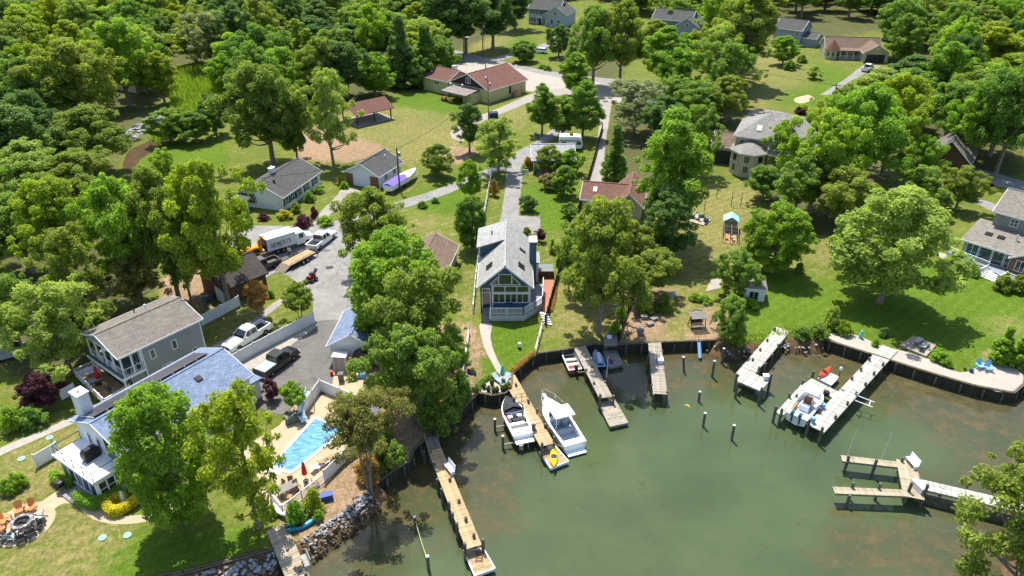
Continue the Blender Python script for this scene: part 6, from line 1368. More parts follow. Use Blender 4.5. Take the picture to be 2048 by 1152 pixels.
MB().box(-L/2+.35,-L/2+1.1,-.85,.85,.2,.72).build('sun_pad', vinyl_white, o); 
for y in (-.45,.45): MB().box(-L/2+.4,-L/2+1.05,y-.36,y+.36,.722,.8).build('cushion', gel_grey, o)
MB().box(-1.3,-.9,-.95,.95,.2,.6).build('bench_seat', vinyl_white, o); MB().box(-.3,.2,.25,.75,.2,.7).build('helm_seat', vinyl_white, o); MB().box(-.3,.2,-.75,-.25,.2,.7).build('passenger_seat', vinyl_white, o); MB().obox((-.5,0,.55),(.7,.8,.3),.3).build('cover_bundle', canvas_black, o); MB().obox((.1,.85,.6),(.9,.15,.3)).build('life_jackets', M('red_cloth',S(210,50,60),.8,.1,4), o)
MB().box(-L/2-.7,-L/2-.01,-.95,.95,.12,.24).build('swim_platform', gel_white, o); MB().box(-L/2-.9,-L/2-.7,.3,.7,-.7,.15).build('ladder', chrome, o); MB().obox((-L/2-.6,-.3,-.3),(.3,.12,.6)).build('outdrive', grey_metal, o)
# cabin boat
o, L = boat('cabin_boat','white cabin fishing boat with square hardtop', (1150,902),(1090,812), -1.15)
hull(o, L, 2.7, .95, gel_white, gel_white, M('cockpit_grey',S(168,184,192,.85),.6,.06,2), .1, .52, .25, .24, blunt=2.6, sheer=.35)
MB().rings([[(x,y*w_,z) for x,y in ((.2,-1.0),(2.3,-.55),(2.3,.55),(.2,1.0))] for w_,z in ((1,1.0),(.9,1.35))]).build('cabin_top', gel_white, o); MB().box(-1.3,.55,-1.1,1.1,2.35,2.47).build('hardtop', gel_white, o)
for x,y in ((-1.2,-.95),(-1.2,.95),(.4,-.95),(.4,.95)): MB().tube((x,y,.9),(x,y,2.36),.04,.04,6).build('hardtop_post', chrome, o)
m = MB(); m.add([(.62,-1.0,1.2),(.62,1.0,1.2),(.45,.98,2.2),(.45,-.98,2.2)],[(0,1,2,3)]); m.build('windscreen', glass_dark, o)
for y in (-.5,.5): MB().box(-.35,.15,y-.28,y+.28,.25,1.0).build('helm_seat', gel_grey, o)
MB().box(-1.35,-1.05,-1.05,1.05,.26,.75).build('bulkhead', gel_grey, o); MB().box(-L/2+.3,-L/2+.75,-.6,1.0,.26,.7).build('bait_box', gel_white, o); MB().box(-L/2-.65,-L/2-.01,-1.0,1.0,.0,.12).build('swim_platform', gel_white, o); MB().box(L/2-.5,L/2+.55,-.18,.18,1.2,1.28).build('pulpit', gel_white, o)
MB().path([(L/2+.5,-.15,1.9),(L/2-.8,-.8,1.9),(L/2-2.2,-1.15,1.75)],[.03]*3,5).path([(L/2+.5,.15,1.9),(L/2-.8,.8,1.9),(L/2-2.2,1.15,1.75)],[.03]*3,5).tube((L/2-.8,.8,1.2),(L/2-.8,.8,1.9),.025).tube((L/2-.8,-.8,1.2),(L/2-.8,-.8,1.9),.025).tube((L/2+.5,0,1.28),(L/2+.5,0,1.9),.025).build('bow_rail', chrome, o); MB().obox((-L/2-.5,0,-.35),(.4,.16,.5)).build('outdrive', grey_metal, o)
# open skiff
o, L = boat('skiff_boat','open skiff with maroon sides beside the shaded dock', (1151,747),(1131,701), -1.05)
hull(o, L, 1.7, .55, M('maroon',S(150,90,84),.5,.1,2), gel_white, M('skiff_floor',S(170,166,150,.8),.8,.15,2), .04, .9, .0, .1, draft=.2, blunt=3.5, stern=.95)
for x in (-.9,.1,1.1): MB().box(x-.15,x+.15,-.7,.7,.25,.31).build('thwart', vinyl_white, o)
MB().box(L/2-1.1,L/2-.5,-.5,.5,.35,.4).build('bow_seat', vinyl_white, o); outboard(o, -L/2-.05, 0, .45); MB().obox((-L/2+.6,.3,.25),(.5,.4,.4)).build('fuel_can', M('red_plastic',S(190,40,40),.5,.1,3), o)
# centre console in the slip
o, L = boat('console_boat','white centre console boat with T top in the slip', (1590,845),(1634,790), -.5)
hull(o, L, 2.5, .85, gel_white, gel_white, gel_grey, .1, .85, .3, .22, blunt=2.8, sheer=.3)
MB().box(-.6,.7,-.95,.95,2.35,2.47).build('t_top', gel_white, o)
for x,y in ((-.5,-.5),(-.5,.5),(.5,-.5),(.5,.5)): MB().tube((x,y,.3),(x*1.1,y*1.2,2.36),.04,.04,6).build('t_top_post', chrome, o)
MB().box(-.2,.5,-.42,.42,.3,1.3).build('console', M('wood_wrap',S(150,104,66),.6,.2,2), o); MB().box(-1.1,-.6,-.5,.5,.3,1.0).build('leaning_post', gel_white, o); MB().box(.75,1.3,-.4,.4,.3,.75).build('console_seat', vinyl_white, o); MB().box(-2.4,-.6,.78,.9,.5,.8).build('tackle_rack', M('tan_rack',S(190,150,90),.7,.15,2), o)
outboard(o,-L/2-.1,-.4,.75,M('motor_teal',S(70,110,120),.4,.1,2)); outboard(o,-L/2-.1,.4,.75,M('motor_teal',S(70,110,120),.4,.1,2)); MB().tube((-1,.9,.9),(-1.3,1.1,4.6),.02,.008,5).build('antenna', dark_metal, o)
# jet ski
o, L = boat('jet_ski','dark blue and silver jet ski on a cradle by the shaded dock', (1203,739),(1190,706), -.75, 'jet ski')
hull(o, L, 1.15, .4, M('jet_navy',S(36,48,64),.25,.1,2), M('jet_blue',S(110,160,200),.3,.1,2), dark_metal, .08, .4, .3, .2, draft=.2); MB().rings([[(x,y,z) for y,z in ((-.28,.4),(.28,.4),(.2,h_),(-.2,h_))] for x,h_ in ((-1.1,.7),(-.2,.85),(.3,1.05),(.8,.75))]).build('seat', M('jet_silver',S(190,196,204),.3,.08,2), o); MB().tube((.35,-.4,1.1),(.35,.4,1.1),.04).build('handlebar', dark_metal, o)
# kayaks
def kayak(name, label, a, b, z, mat, B=.75, deck=True, roll=0, cat='kayak'):
    o, L = boat(name, label, a, b, z, cat); m = MB(); n = 12; rs = []
    for k in range(n+1):
        t = k/n; w_ = B/2*max(.03,1-abs(2*t-1)**2.2); x = -L/2+L*t; up = .12*abs(2*t-1)**2
        rs.append([(x,w_*math.cos(q),(.16+.16*math.sin(q)+up) if math.sin(q) > 0 else (.16+.18*math.sin(q)+up)) for q in [2*math.pi*j/10 for j in range(10)]])
    m.rings(rs); m.build('hull', mat, o, smooth=True)
    if deck: MB().lathe([(.05,.29),(.26,.3),(.3,.36),(.24,.36),(.22,.32)],(-.1,0,0),12).build('cockpit', dark_metal, o)
    o.rotation_euler.x = roll; return o
kayak('kayak','yellow kayak lying on the floating platform', (1108,939),(1107,894), -.75, M('kayak_yellow',S(250,200,10),.35,.05,2)); kayak('kayak','red kayak lying on the white drive on float', (1637,757),(1661,737), -.62, M('kayak_red',S(235,70,40),.35,.05,2))
kb = M('kayak_blue',S(60,120,150),.35,.1,2); kayak('kayak','blue kayak nearest the rocks beside the paved pier', (572,1066),(633,1042), .1, M('kayak_teal',S(40,130,150),.35,.1,2)); kayak('kayak','grey blue kayak lying against the pool shrubs', (572,1060),(614,1022), .1, kb); kayak('paddle_board','white board leaning at the pool gate', (548,1012),(572,1036), .3, gel_white, .6, False, 0, 'board')
kayak('canoe','grey canoe lying upturned at the yard edge', (1331,609),(1349,583), .05, M('canoe_grey',S(130,140,146),.6,.12,2), .95, False, 0, 'canoe')
o, L = boat('blue_skid','faded blue plastic slide hanging over the sea wall', (1397,680),(1402,704), 0, 'slide'); o.location.z = -.45; o.rotation_euler.y = R(24); MB().rings([[(x,y,z) for y,z in ((-.2,.18),(-.15,0),(.15,0),(.2,.18),(.17,.19),(.12,.04),(-.12,.04),(-.17,.19))] for x in (-L/2,0,L/2)]).build('chute', M('blue_plastic',S(100,136,170),.5,.1,2), o)
# ------------------------------------------------------------------ vehicles
TYRE = MB().lathe([(.2,-.13),(.33,-.14),(.38,-.09),(.38,.09),(.33,.14),(.2,.13)],(0,0,0),16).mesh('tyre', rubber, False); RIM = MB().lathe([(.02,-.12),(.21,-.12),(.22,.12),(.06,.14),(.02,.14)],(0,0,0),12).mesh('rim', grey_metal)
def wheel(root, x, y, r=.38, rimm=None, w=1.0):
    o = inst('wheel', TYRE, root, (x,y,r), 0, (r/.38,r/.38,w), rot=(R(90) if y < 0 else R(-90),0,0)); inst('rim', RIM, o, mat=rimm); return o
def sect(x, wb, wt, z0, z1, r=.12):
    return [(x,-wb,z0),(x,wb,z0),(x,wt,z1-r),(x,wt-r,z1),(x,-wt+r,z1),(x,-wt,z1-r)]
car_glass = M('car_glass',(.012,.016,.02,1),.05,.2,1,spec=.9); lamp_clear = M('lamp_clear',(.7,.72,.75,1),.1,.05,2,spec=.8); lamp_red = M('lamp_red',S(180,20,20),.2,.05,2,spec=.6)
def paint(n, c, r=.25): return M(n, c, r, .03, 1.2, spec=.6, stain=.06)
def pickup(label, pr, pf, mat, L=5.9, wbase=3.75, side=1, group=None, cover=None, roofm=None, name='pickup_truck', bedm=None, cab=2.35):
    """rear and front wheel pixels of the visible side; side=+1 when that is the right side of the truck"""
    a, b = G(*pr), G(*pf); d = (b-a).normalized(); n = Vector((-d.y,d.x,0)); c = (a+b)/2+n*.88*side
    o = T(name, (c.x,c.y,0), math.atan2(d.y,d.x), label, 'pickup truck', group); x0, x1 = -L/2, L/2; rw_, fw_ = -wbase/2-.05, wbase/2-.05; bw = .95
    xb = rw_+cab*.5-.2   # end of bed / back of cab
    m = MB(); m.rings([sect(x1,.80,.76,.45,.85,.1),sect(x1-.12,.92,.88,.42,1.0),sect(x1-.9,bw,.92,.40,1.12),sect(fw_-.55,bw,.94,.40,1.18),sect(xb,bw,.95,.40,1.16)]); m.build('body', mat, o)
    f = MB(); f.box(x0+.05,xb-.003,-.93,.93,.5,.68); f.build('bed_floor', bedm or dark_metal, o)
    s_ = MB().box(x0,xb-.004,-bw,-bw+.14,.45,1.15).box(x0,xb-.004,bw-.14,bw,.45,1.15).box(x0-.02,x0+.1,-bw+.142,bw-.142,.5,1.15); s_.build('bed_side', mat, o)
    if cover: MB().box(x0+.1,xb-.01,-bw+.1,bw-.1,1.152,1.2).build('bed_cover', cover, o)
    cb = xb+cab; g = MB().rings([sect(xb+.02,.90,.90,1.13,1.2,.03),sect(xb+.15,.88,.74,1.14,1.82,.08),sect(cb-.95,.88,.74,1.14,1.86,.08),sect(cb-.1,.9,.88,1.13,1.2,.03)]); g.build('cab_glass', car_glass, o)
    MB().rings([sect(xb+.12,.76,.74,1.74,1.88,.06),sect(xb+.5,.78,.76,1.76,1.92,.06),sect(cb-1.0,.78,.76,1.76,1.93,.06),sect(cb-.85,.75,.72,1.74,1.86,.06)]).build('cab_roof', roofm or mat, o)
    pl = MB()
    for y in (-1,1):
        for xa,xc in ((xb+.06,xb+.16),(cb-1.35,cb-1.3)): pl.bar((xa,y*.905,1.14),(xc,y*.765,1.82),.1,.07)
        pl.bar((cb-.12,y*.905,1.14),(cb-.9,y*.76,1.82),.07,.07)
    pl.build('pillars', mat, o)
    for y in (-1,1):
        MB().obox((cb-.45,y*1.06,1.22),(.16,.2,.22)).build('mirror', mat if cover is None else dark_metal, o); MB().box(x1-.1,x1-.0,y*.74-.14,y*.74+.14,.68,.88).build('headlight', lamp_clear, o); MB().box(x0-.03,x0+.06,y*.85-.08,y*.85+.08,.7,1.05).build('taillight', lamp_red, o)
        for x in (rw_,fw_): wheel(o, x, y*.86, .39)
    MB().box(x1-.02,x1+.08,-.9,.9,.38,.6).build('bumper', chrome, o); MB().box(x0-.12,x0-.021,-.9,.9,.42,.6).build('bumper', chrome, o); MB().box(x1-.06,x1+.012,-.55,.55,.62,.9).build('grille', dark_metal, o); return o
w_paint = paint('paint_white',(.8,.81,.82,1)); k_paint = paint('paint_black',(.018,.018,.02,1),.15); b_paint = paint('paint_brown',S(70,62,54),.5)
pickup('white crew cab pickup parked between two white fences', (529,671),(481,701), w_paint, 6.2, 4.0, -1)
pickup('white pickup hitched to the flat trailer', (643,498),(666,480), w_paint, 6.0, 3.75, 1)
pickup('black pickup with covered bed beside the gravel strip', (550,750),(585,724), k_paint, 5.6, 3.4, 1, cover=M('bed_cover_grey',S(150,160,160),.5,.06,2), roofm=M('cab_roof_black',S(58,64,62),.2,.05,1))  # cab roof is a paler black than the body
pickup('old brown pickup backed beside the brown shed', (551,536),(508,552), b_paint, 5.4, 3.2, 1 if False else -1, bedm=M('bed_dirty',S(96,92,84),.9,.2,3))
pickup('white pickup parked on the rancher driveway', (1732,147),(1750,137), w_paint, 5.8, 3.6, 1)
# box truck with lettering
a, b = G(557,509), G(617,490); d = (b-a).normalized(); n = Vector((-d.y,d.x,0)); c = (a+b)/2+n*1.0
o = T('box_truck', (c.x,c.y,0), math.atan2(d.y,d.x), 'white tree service box truck lettered on its side', 'truck'); wb = (b-a).length; rw_, fw_ = -wb/2, wb/2
MB().box(rw_-1.5,rw_+3.0,-1.15,1.15,.95,2.85).build('cargo_box', M('truck_box_white',(.74,.78,.82,1),.4,.03,1,stain=.15), o); MB().box(rw_-1.52,rw_+3.02,-1.17,1.17,2.852,2.9).build('box_roof', white_paint, o); MB().box(rw_-1.62,rw_-1.503,-1.05,1.05,1.0,2.75).build('rear_door', dark_metal, o)
MB().box(rw_-1.4,fw_+.6,-.45,.45,.55,.94).build('chassis', dark_metal, o); MB().rings([sect(rw_+3.1,1.05,1.02,.6,2.5,.12),sect(fw_-.5,1.05,1.0,.6,2.5,.12),sect(fw_-.1,1.05,1.0,.6,1.75,.1)]).build('cab', w_paint, o); MB().rings([sect(fw_-.08,1.03,1.0,.6,1.65,.12),sect(fw_+1.0,.95,.88,.6,1.45,.15)]).build('hood', w_paint, o)
for y in (-1,1): MB().box(fw_-1.3,fw_-.6,y*1.03-.02,y*1.03+.02,1.5,2.2).build('side_window', car_glass, o); MB().box(fw_+.98,fw_+1.04,y*.65-.15,y*.65+.15,.9,1.15).build('headlight', lamp_clear, o)
m = MB(); m.add([(fw_-.42,-.9,2.38),(fw_-.42,.9,2.38),(fw_-.04,.92,1.75),(fw_-.04,-.92,1.75)],[(3,2,1,0)]); m.build('windscreen', car_glass, o)
for y in (-1,1):
    for x in (rw_,rw_+.9,fw_): wheel(o, x, y*.95, .48)
def glyphs(word, sc=1.0):
    """block capitals from strokes"""
    F_ = {'G':[(1,.85,.75,1),(.75,1,.25,1),(.25,1,0,.75),(0,.75,0,.25),(0,.25,.25,0),(.25,0,1,0),(1,0,1,.45),(1,.45,.55,.45)],'E':[(0,0,0,1),(0,1,1,1),(0,.5,.75,.5),(0,0,1,0)],'N':[(0,0,0,1),(0,1,1,0),(1,0,1,1)],'S':[(1,.85,.8,1),(.8,1,.2,1),(.2,1,0,.75),(0,.75,1,.3),(1,.3,.8,0),(.8,0,.2,0),(.2,0,0,.15)],'I':[(.5,0,.5,1),(.2,0,.8,0),(.2,1,.8,1)]}
    m = MB(); x = 0
    for ch in word:
        for x0,y0,x1,y1 in F_[ch]: m.bar((x+x0*.3*sc,-.01,y0*.5*sc),(x+x1*.3*sc,-.01,y1*.5*sc),.02,.085*sc)
        x += .47*sc
    return m
MB_ = glyphs('GENESIS',1.0); MB_.build('lettering', M('letter_green',S(40,52,58),.5,.05,2), o, (rw_-.95,-1.155,1.55)); MB().box(rw_-.9,rw_+.9,-1.165,-1.152,1.36,1.42).build('lettering', MATS['letter_green'], o)
# flat trailer
a, b = G(577,538), G(628,511); d = (b-a).normalized(); o = T('flat_trailer', tuple((a+b)/2+Vector((-d.y,d.x,0))*.4), math.atan2(d.y,d.x), 'flat trailer with golden plank deck and lowered ramp', 'trailer'); L = (b-a).length
for k in range(8): MB().box(-L/2,L/2,-1.0+k*.25+.01,-1.0+k*.25+.24,.62,.68).build('plank', brownw[k%2], o)
r_ = MB()
for y in (-1.03,1.03): r_.box(-L/2,L/2,y-.04,y+.04,.5,.75).bar((-L/2,y,1.0),(L/2,y,1.0),.05,.05)
for k in range(5):
    for y in (-1.03,1.03): r_.tube((-L/2+L*k/4,y,.6),(-L/2+L*k/4,y,1.0),.03)
r_.bar((L/2,-1,.55),(L/2+1.3,0,.5),.1,.1).bar((L/2,1,.55),(L/2+1.3,0,.5),.1,.1); r_.build('frame', dark_metal, o); MB().obox((-L/2-.7,0,.34),(1.5,1.9,.06),0,-.42).build('ramp', M('ramp_grey',S(120,110,100),.8,.2,3), o)
for y in (-1,1):
    for x in (-.35,.45): wheel(o, x, y*1.16, .36, white_paint)
    MB().box(-.85,.95,y*1.16-.15,y*1.16+.15,.76,.8).build('fender', dark_metal, o)
# wood chipper
oy = M('machine_orange',S(226,150,40),.5,.15,2); p = G(518,512); o = T('wood_chipper', tuple(p), R(28), 'orange wood chipper behind the box truck', 'wood chipper')
MB().rings([sect(-1.3,.7,.6,.6,1.5),sect(-.2,.75,.7,.6,1.8),sect(.6,.6,.55,.6,1.5)]).build('engine_housing', oy, o); MB().rings([[(-1.3,-.5,.8),(-1.3,.5,.8),(-1.3,.5,1.4),(-1.3,-.5,1.4)],[(-2.4,-.8,.7),(-2.4,.8,.7),(-2.4,.8,1.7),(-2.4,-.8,1.7)]]).build('infeed_hopper', oy, o); MB().path([(.3,0,1.5),(.3,0,2.4),(.8,0,2.9),(1.7,0,2.75)],[.22,.2,.2,.18],8).build('chute', oy, o); MB().box(-1.2,2.2,-.12,.12,.45,.58).build('drawbar', dark_metal, o); MB().box(-.8,.2,-.75,-.72,.9,1.4).build('engine_panel', dark_metal, o)
for y in (-1,1): wheel(o, -.2, y*.85, .36)
# stump grinder / small machine on the court
p = G(624,562); o = T('stump_grinder', tuple(p), R(60), 'small dark red machine standing on the court', 'machine'); mr = M('machine_red',S(120,36,40),.5,.15,2)
MB().rings([sect(-.6,.4,.35,.45,.95),sect(.5,.4,.35,.45,1.05)]).build('engine', mr, o); MB().lathe([(.3,-.05),(.32,.05)],(0,0,0),14).build('cutter_wheel', dark_metal, o, (-1.1,0,.35)).rotation_euler = (R(90),0,0); MB().bar((.5,0,.9),(1.1,0,1.4),.5,.06).tube((1.1,-.35,1.4),(1.1,.35,1.4),.04).build('handlebar', dark_metal, o); MB().box(-1.0,-.6,-.1,.1,.35,.6).build('arm', dark_metal, o); MB().obox((.1,0,1.15),(.5,.5,.2)).build('fuel_tank', dark_metal, o)
for y in (-1,1): wheel(o, .3, y*.5, .32); wheel(o, -.4, y*.5, .26)
# suv, sedan
def suv(label, px, rz, mat, name='parked_car', cat='car'):
    o = T(name, tuple(G(*px)), rz, label, cat); MB().rings([sect(2.3,.78,.72,.4,.75,.1),sect(2.1,.9,.86,.35,.95),sect(1.1,.93,.9,.35,1.05),sect(-2.1,.93,.9,.35,1.08),sect(-2.35,.85,.8,.4,.95)]).build('body', mat, o); MB().rings([sect(1.2,.86,.84,1.02,1.08,.02),sect(.4,.84,.68,1.02,1.55,.06),sect(-1.8,.84,.68,1.02,1.56,.06),sect(-2.25,.84,.82,1.02,1.08,.02)]).build('cabin_glass', car_glass, o); MB().rings([sect(.45,.68,.66,1.5,1.62,.05),sect(-1.75,.68,.66,1.5,1.63,.05)]).build('roof', mat, o)
    for y in (-1,1):
        for x in (-1.4,1.4): wheel(o, x, y*.82, .35)
        MB().box(2.2,2.3,y*.65-.13,y*.65+.13,.62,.78).build('headlight', lamp_clear, o); MB().box(-2.37,-2.28,y*.68-.1,y*.68+.1,.7,.95).build('taillight', lamp_red, o)
    return o
suv('white suv parked on the far lawn by the round tree', (1080,106), R(155), w_paint); suv('dark blue car on the slate grey house drive', (1432,80), R(60), paint('paint_navy',S(40,50,80))); suv('pale car parked under the grey green tree at the west edge', (25,712), R(30), paint('paint_silver',S(160,168,172)))
def camper(label, px, rz, L=6.2):
    o = T('camper_trailer', tuple(G(*px)), rz, label, 'camper'); MB().rings([[(x,-1.15,z) for x,z in P_]if False else [(x,y,z) for x,z in P_] for P_ in [[(-L/2,.5),(L/2-.3,.5),(L/2,1.3),(L/2-.4,2.75),(-L/2+.1,2.85),(-L/2,1.5)]] for y in (-1.15,1.15)]).build('body', white_vinyl, o); MB().box(-L/2+.2,L/2-.5,-1.1,1.1,2.852,2.9).build('roof', white_paint, o); MB().box(-.3,.4,-.4,.4,2.9,3.15).build('air_conditioner', dark_metal, o)
    MB().box(-L/2+.02,L/2-.5,-1.17,-1.152,2.0,2.2).build('stripe', M('stripe_grey',S(90,96,104),.5,.05,2), o)
    for x in (-1.4,1.6): MB().box(x-.5,x+.5,-1.18,-1.155,1.3,1.9).build('window', car_glass, o)
    for y in (-1,1): wheel(o,-.2,y*1.0,.36); wheel(o,.6,y*1.0,.36)
    return o
camper('white camper trailer parked behind the pale roofed cottage', (1141,298), R(-3), 4.8); camper('white motor home parked beyond the north wood', (832,33), R(-10), 8)
# cruiser on a trailer with purple cover
o, L = boat('trailer_boat','white motorboat with purple cover on a trailer beside the lane', (776,380),(832,346), .75)
hull(o, L, 2.3, .8, gel_white, gel_white, gel_grey, .05, .5, .3); MB().rings([[(x,y*w_,z) for y,z in ((-1.12,.8),(0,1.15),(1.12,.8))] for x,w_,z in ((-L/2,1,0),(0,1.02,0),(L*.08,1,0))],cap=False).build('cover', M('purple_canvas',S(110,90,205),.7,.12,3), o)
m = MB()
for x,h_ in ((-L/2+.05,.85),): pass
cv = MB(); cv.add([(-L/2-.05,-1.15,.84),(.1,-1.2,.9),(.1,1.2,.9),(-L/2-.05,1.15,.84),(-L/2+.3,0,1.15),(.0,0,1.3)],[(0,1,5,4),(1,2,5),(2,3,4,5),(3,0,4)]); cv.build('cover', MATS['purple_canvas'], o); MB().box(-L/2-.02,L*.5,-.6,-.5,-.6,-.45).box(-L/2-.02,L*.5,.5,.6,-.6,-.45).bar((L*.45,0,-.5),(L*.62,0,-.45),.1,.1).build('trailer_frame', grey_metal, o)
for y in (-1,1): wheel(o,-.6,y*.95,.33).location.z = -.42
# ------------------------------------------------------------------ fences
def fence(label, px, h, mat, kind='panel', name='fence', span=2.3, z=0.0):
    P_ = [G(*p) for p in px]; o = P_[0]; root = T(name, tuple(o), 0, label, 'fence')
    for a,b in zip(P_[:-1],P_[1:]):
        d = b-a; L = d.length; rz = math.atan2(d.y,d.x); n = max(1,int(round(L/span)))
        for k in range(n):
            p = a.lerp(b,(k+.5)/n)-o; q = a.lerp(b,k/n)-o; w_ = L/n
            MB().box(-.06,.06,-.06,.06,0,h+.1).lathe([(.09,h+.1),(.09,h+.14),(.01,h+.2)],(0,0,0),4).build('post', mat, root, (q.x,q.y,0), rz)
            if kind == 'panel':
                np_ = max(3,int(w_/.3)); m = MB()
                MB().box(-w_/2+.06,w_/2-.06,-.03,.03,h-.08,h+.02).box(-w_/2+.06,w_/2-.06,-.03,.03,.05,.17).build('rail', mat, root, (p.x,p.y,0), rz)
                for j in range(np_):
                    x = -w_/2+.06+(w_-.12)*(j+.5)/np_; m.box(x-(w_-.12)/np_*.48,x+(w_-.12)/np_*.48,-.015,.015,.17,h-.08)
                m.build('boards', mat, root, (p.x,p.y,0), rz)
            elif kind == 'rail':
                for zz in (h*.45,h*.9): MB().box(-w_/2,w_/2,-.025,.025,zz-.06,zz+.06).build('rail', mat, root, (p.x,p.y,0), rz)
            elif kind == 'picket':
                m = MB(); m.box(-w_/2,w_/2,-.03,.03,h-.08,h).box(-w_/2,w_/2,-.03,.03,.08,.16); nb_ = int(w_/.14)
                for j in range(nb_): x = -w_/2+w_*(j+.5)/nb_; m.box(x-.03,x+.03,-.015,.015,.16,h-.08)
                m.build('balusters', mat, root, (p.x,p.y,0), rz)
        e = b-o; MB().box(-.06,.06,-.06,.06,0,h+.1).build('post', mat, root, (e.x,e.y,0), rz)
    return root
blk = M('fence_dark', S(40,32,28), .8, .2, 2)
fence('white vinyl privacy fence behind the grey house corner', [(405,652),(480,612)], 1.5, white_vinyl)
fence('long white vinyl fence between the white pickup and the black pickup', [(452,742),(510,709),(629,646)], 1.6, white_vinyl)
fence('white vinyl wall panel standing left of the sunroom', [(75,935),(120,908)], 1.5, white_vinyl)
fence('short white fence panel below the plum leaved tree', [(125,800),(152,786)], 1.3, white_vinyl)
fence('dark stained fence along the narrow gravel drive', [(1090,650),(1112,570),(1139,476),(1166,396),(1186,330),(1205,258)], 1.3, blk)
fence('white rail fence along the west side of the house drive', [(984,345),(978,380),(969,430),(963,474)], 1.2, white_vinyl, 'rail')
fence('white rail fence beside the blue house', [(962,480),(952,560),(946,625)], 1.2, white_vinyl, 'rail')
fence('white rail fence dropping to the stone fire patio', [(938,668),(934,700),(928,745),(920,806)], 1.2, white_vinyl, 'rail')
fence('white rail fence from the deck stairs to the sea wall', [(1084,658),(1077,685),(1070,712)], 1.1, white_vinyl, 'rail')
fence('short white picket fence at the head of the house drive', [(976,345),(1012,342)], 1.0, white_vinyl, 'picket')
fence('white picket gate fence at the red doored cottage', [(1044,348),(1056,350)], 1.0, white_vinyl, 'picket')
fence('white picket rail along the water side of the pool', [(567,1030),(605,1000),(650,964)], 1.1, white_vinyl, 'picket')
fence('white picket rail at the foot of the pool terrace', [(542,1000),(567,1030)], 1.1, white_vinyl, 'picket')
fence('white solid fence curving round the east end of the pool', [(650,964),(690,925),(735,892)], 1.4, white_vinyl)
fence('white wall panels north of the pool slide', [(602,838),(642,782),(722,816),(760,840)], 1.5, white_vinyl)
fence('low ivy grown fence between the oak lawn and mulched yard', [(1237,688),(1250,640),(1268,590)], .9, blk)
fence('low timber rail on the mown meadow', [(300,432),(324,428)], .9, tanw[1], 'rail')
# ------------------------------------------------------------------ pool
def prism_px(name, px, z0, z1, mat, parent=None, kind=None):
    q = [G(*p) for p in px]; c = sum(q,Vector())/len(q); m = MB().prism([(p.x-c.x,p.y-c.y) for p in q][::-1], z0, z1)
    o = m.build(name, mat, parent); o.location = (c.x,c.y,0)
    return o
pc = [(541,934),(582,947),(690,861),(630,836)]; q = [G(*p) for p in pc]; c = sum(q,Vector())/4
pool = T('swimming_pool', (c.x,c.y,0), 0, 'swimming pool under a bright blue cover', 'pool')
pm = bpy.data.materials.new('pool_cover'); pm.use_nodes = True; nt = pm.node_tree; N = nt.nodes; Lk = nt.links; bs = N['Principled BSDF']; bs.inputs['Roughness'].default_value = .35
geo = N.new('ShaderNodeNewGeometry'); mp = N.new('ShaderNodeMapping'); mp.inputs['Scale'].default_value = (.9,2.6,1); mp.inputs['Rotation'].default_value = (0,0,-.5); Lk.new(geo.outputs['Position'], mp.inputs['Vector'])
nz = N.new('ShaderNodeTexNoise'); nz.inputs['Scale'].default_value = 1.6; nz.inputs['Detail'].default_value = 6; nz.inputs['Distortion'].default_value = .8; Lk.new(mp.outputs[0], nz.inputs['Vector'])
rp_ = N.new('ShaderNodeValToRGB'); rp_.color_ramp.elements[0].position = .35; rp_.color_ramp.elements[1].position = .68; rp_.color_ramp.elements[0].color = (.012,.12,.46,1); rp_.color_ramp.elements[1].color = (.10,.36,.78,1); Lk.new(nz.outputs['Fac'], rp_.inputs['Fac']); Lk.new(rp_.outputs[0], bs.inputs['Base Color'])
bp = N.new('ShaderNodeBump'); bp.inputs['Strength'].default_value = .6; Lk.new(nz.outputs['Fac'], bp.inputs['Height']); Lk.new(bp.outputs[0], bs.inputs['Normal'])
MB().prism([(p.x-c.x,p.y-c.y) for p in q][::-1], .021, .03).build('cover', pm, pool)
cp = MB()
for a,b in zip(q,q[1:]+q[:1]): cp.bar(a-c+Vector((0,0,.06)), b-c+Vector((0,0,.06)), .3, .08)
cp.build('coping', white_paint, pool); a_ = G(541,934)-c; MB().obox((a_.x+.5,a_.y-.45,.055),(1.6,1.0,.05),R(-10)).build('step', white_paint, pool)
sl_ = T('pool_slide', tuple(G(606,838)), 0, 'pale blue curved slide at the head of the pool', 'slide'); P_ = [(.35,2.0,1.9),(.0,1.3,1.5),(-.2,.5,1.0),(0,-.3,.55),(.4,-.8,.35)]
rs_ = []
for k,p in enumerate(P_):
    d = Vector(P_[min(k+1,4)])-Vector(P_[max(k-1,0)]); s_ = Vector((-d.y,d.x,0)).normalized()
    rs_.append([tuple(Vector(p)+s_*y+Vector((0,0,z))) for y,z in ((-.35,.28),(-.28,0),(.28,0),(.35,.28),(.28,.26),(.22,.06),(-.22,.06),(-.28,.26))])
MB().rings(rs_).build('chute', M('slide_blue',S(206,232,240,.9),.35,.04,2), sl_)
lm_ = MB()
for x in (.1,.6): lm_.tube((x,2.5,0),(x,2.1,2.4),.04)
for k in range(5): lm_.tube((.1,2.45-.06*k,.35+k*.38),(.6,2.45-.06*k,.35+k*.38),.03)
lm_.tube((-.1,.6,0),(-.1,.6,1.0),.05).build('ladder', grey_metal, sl_)
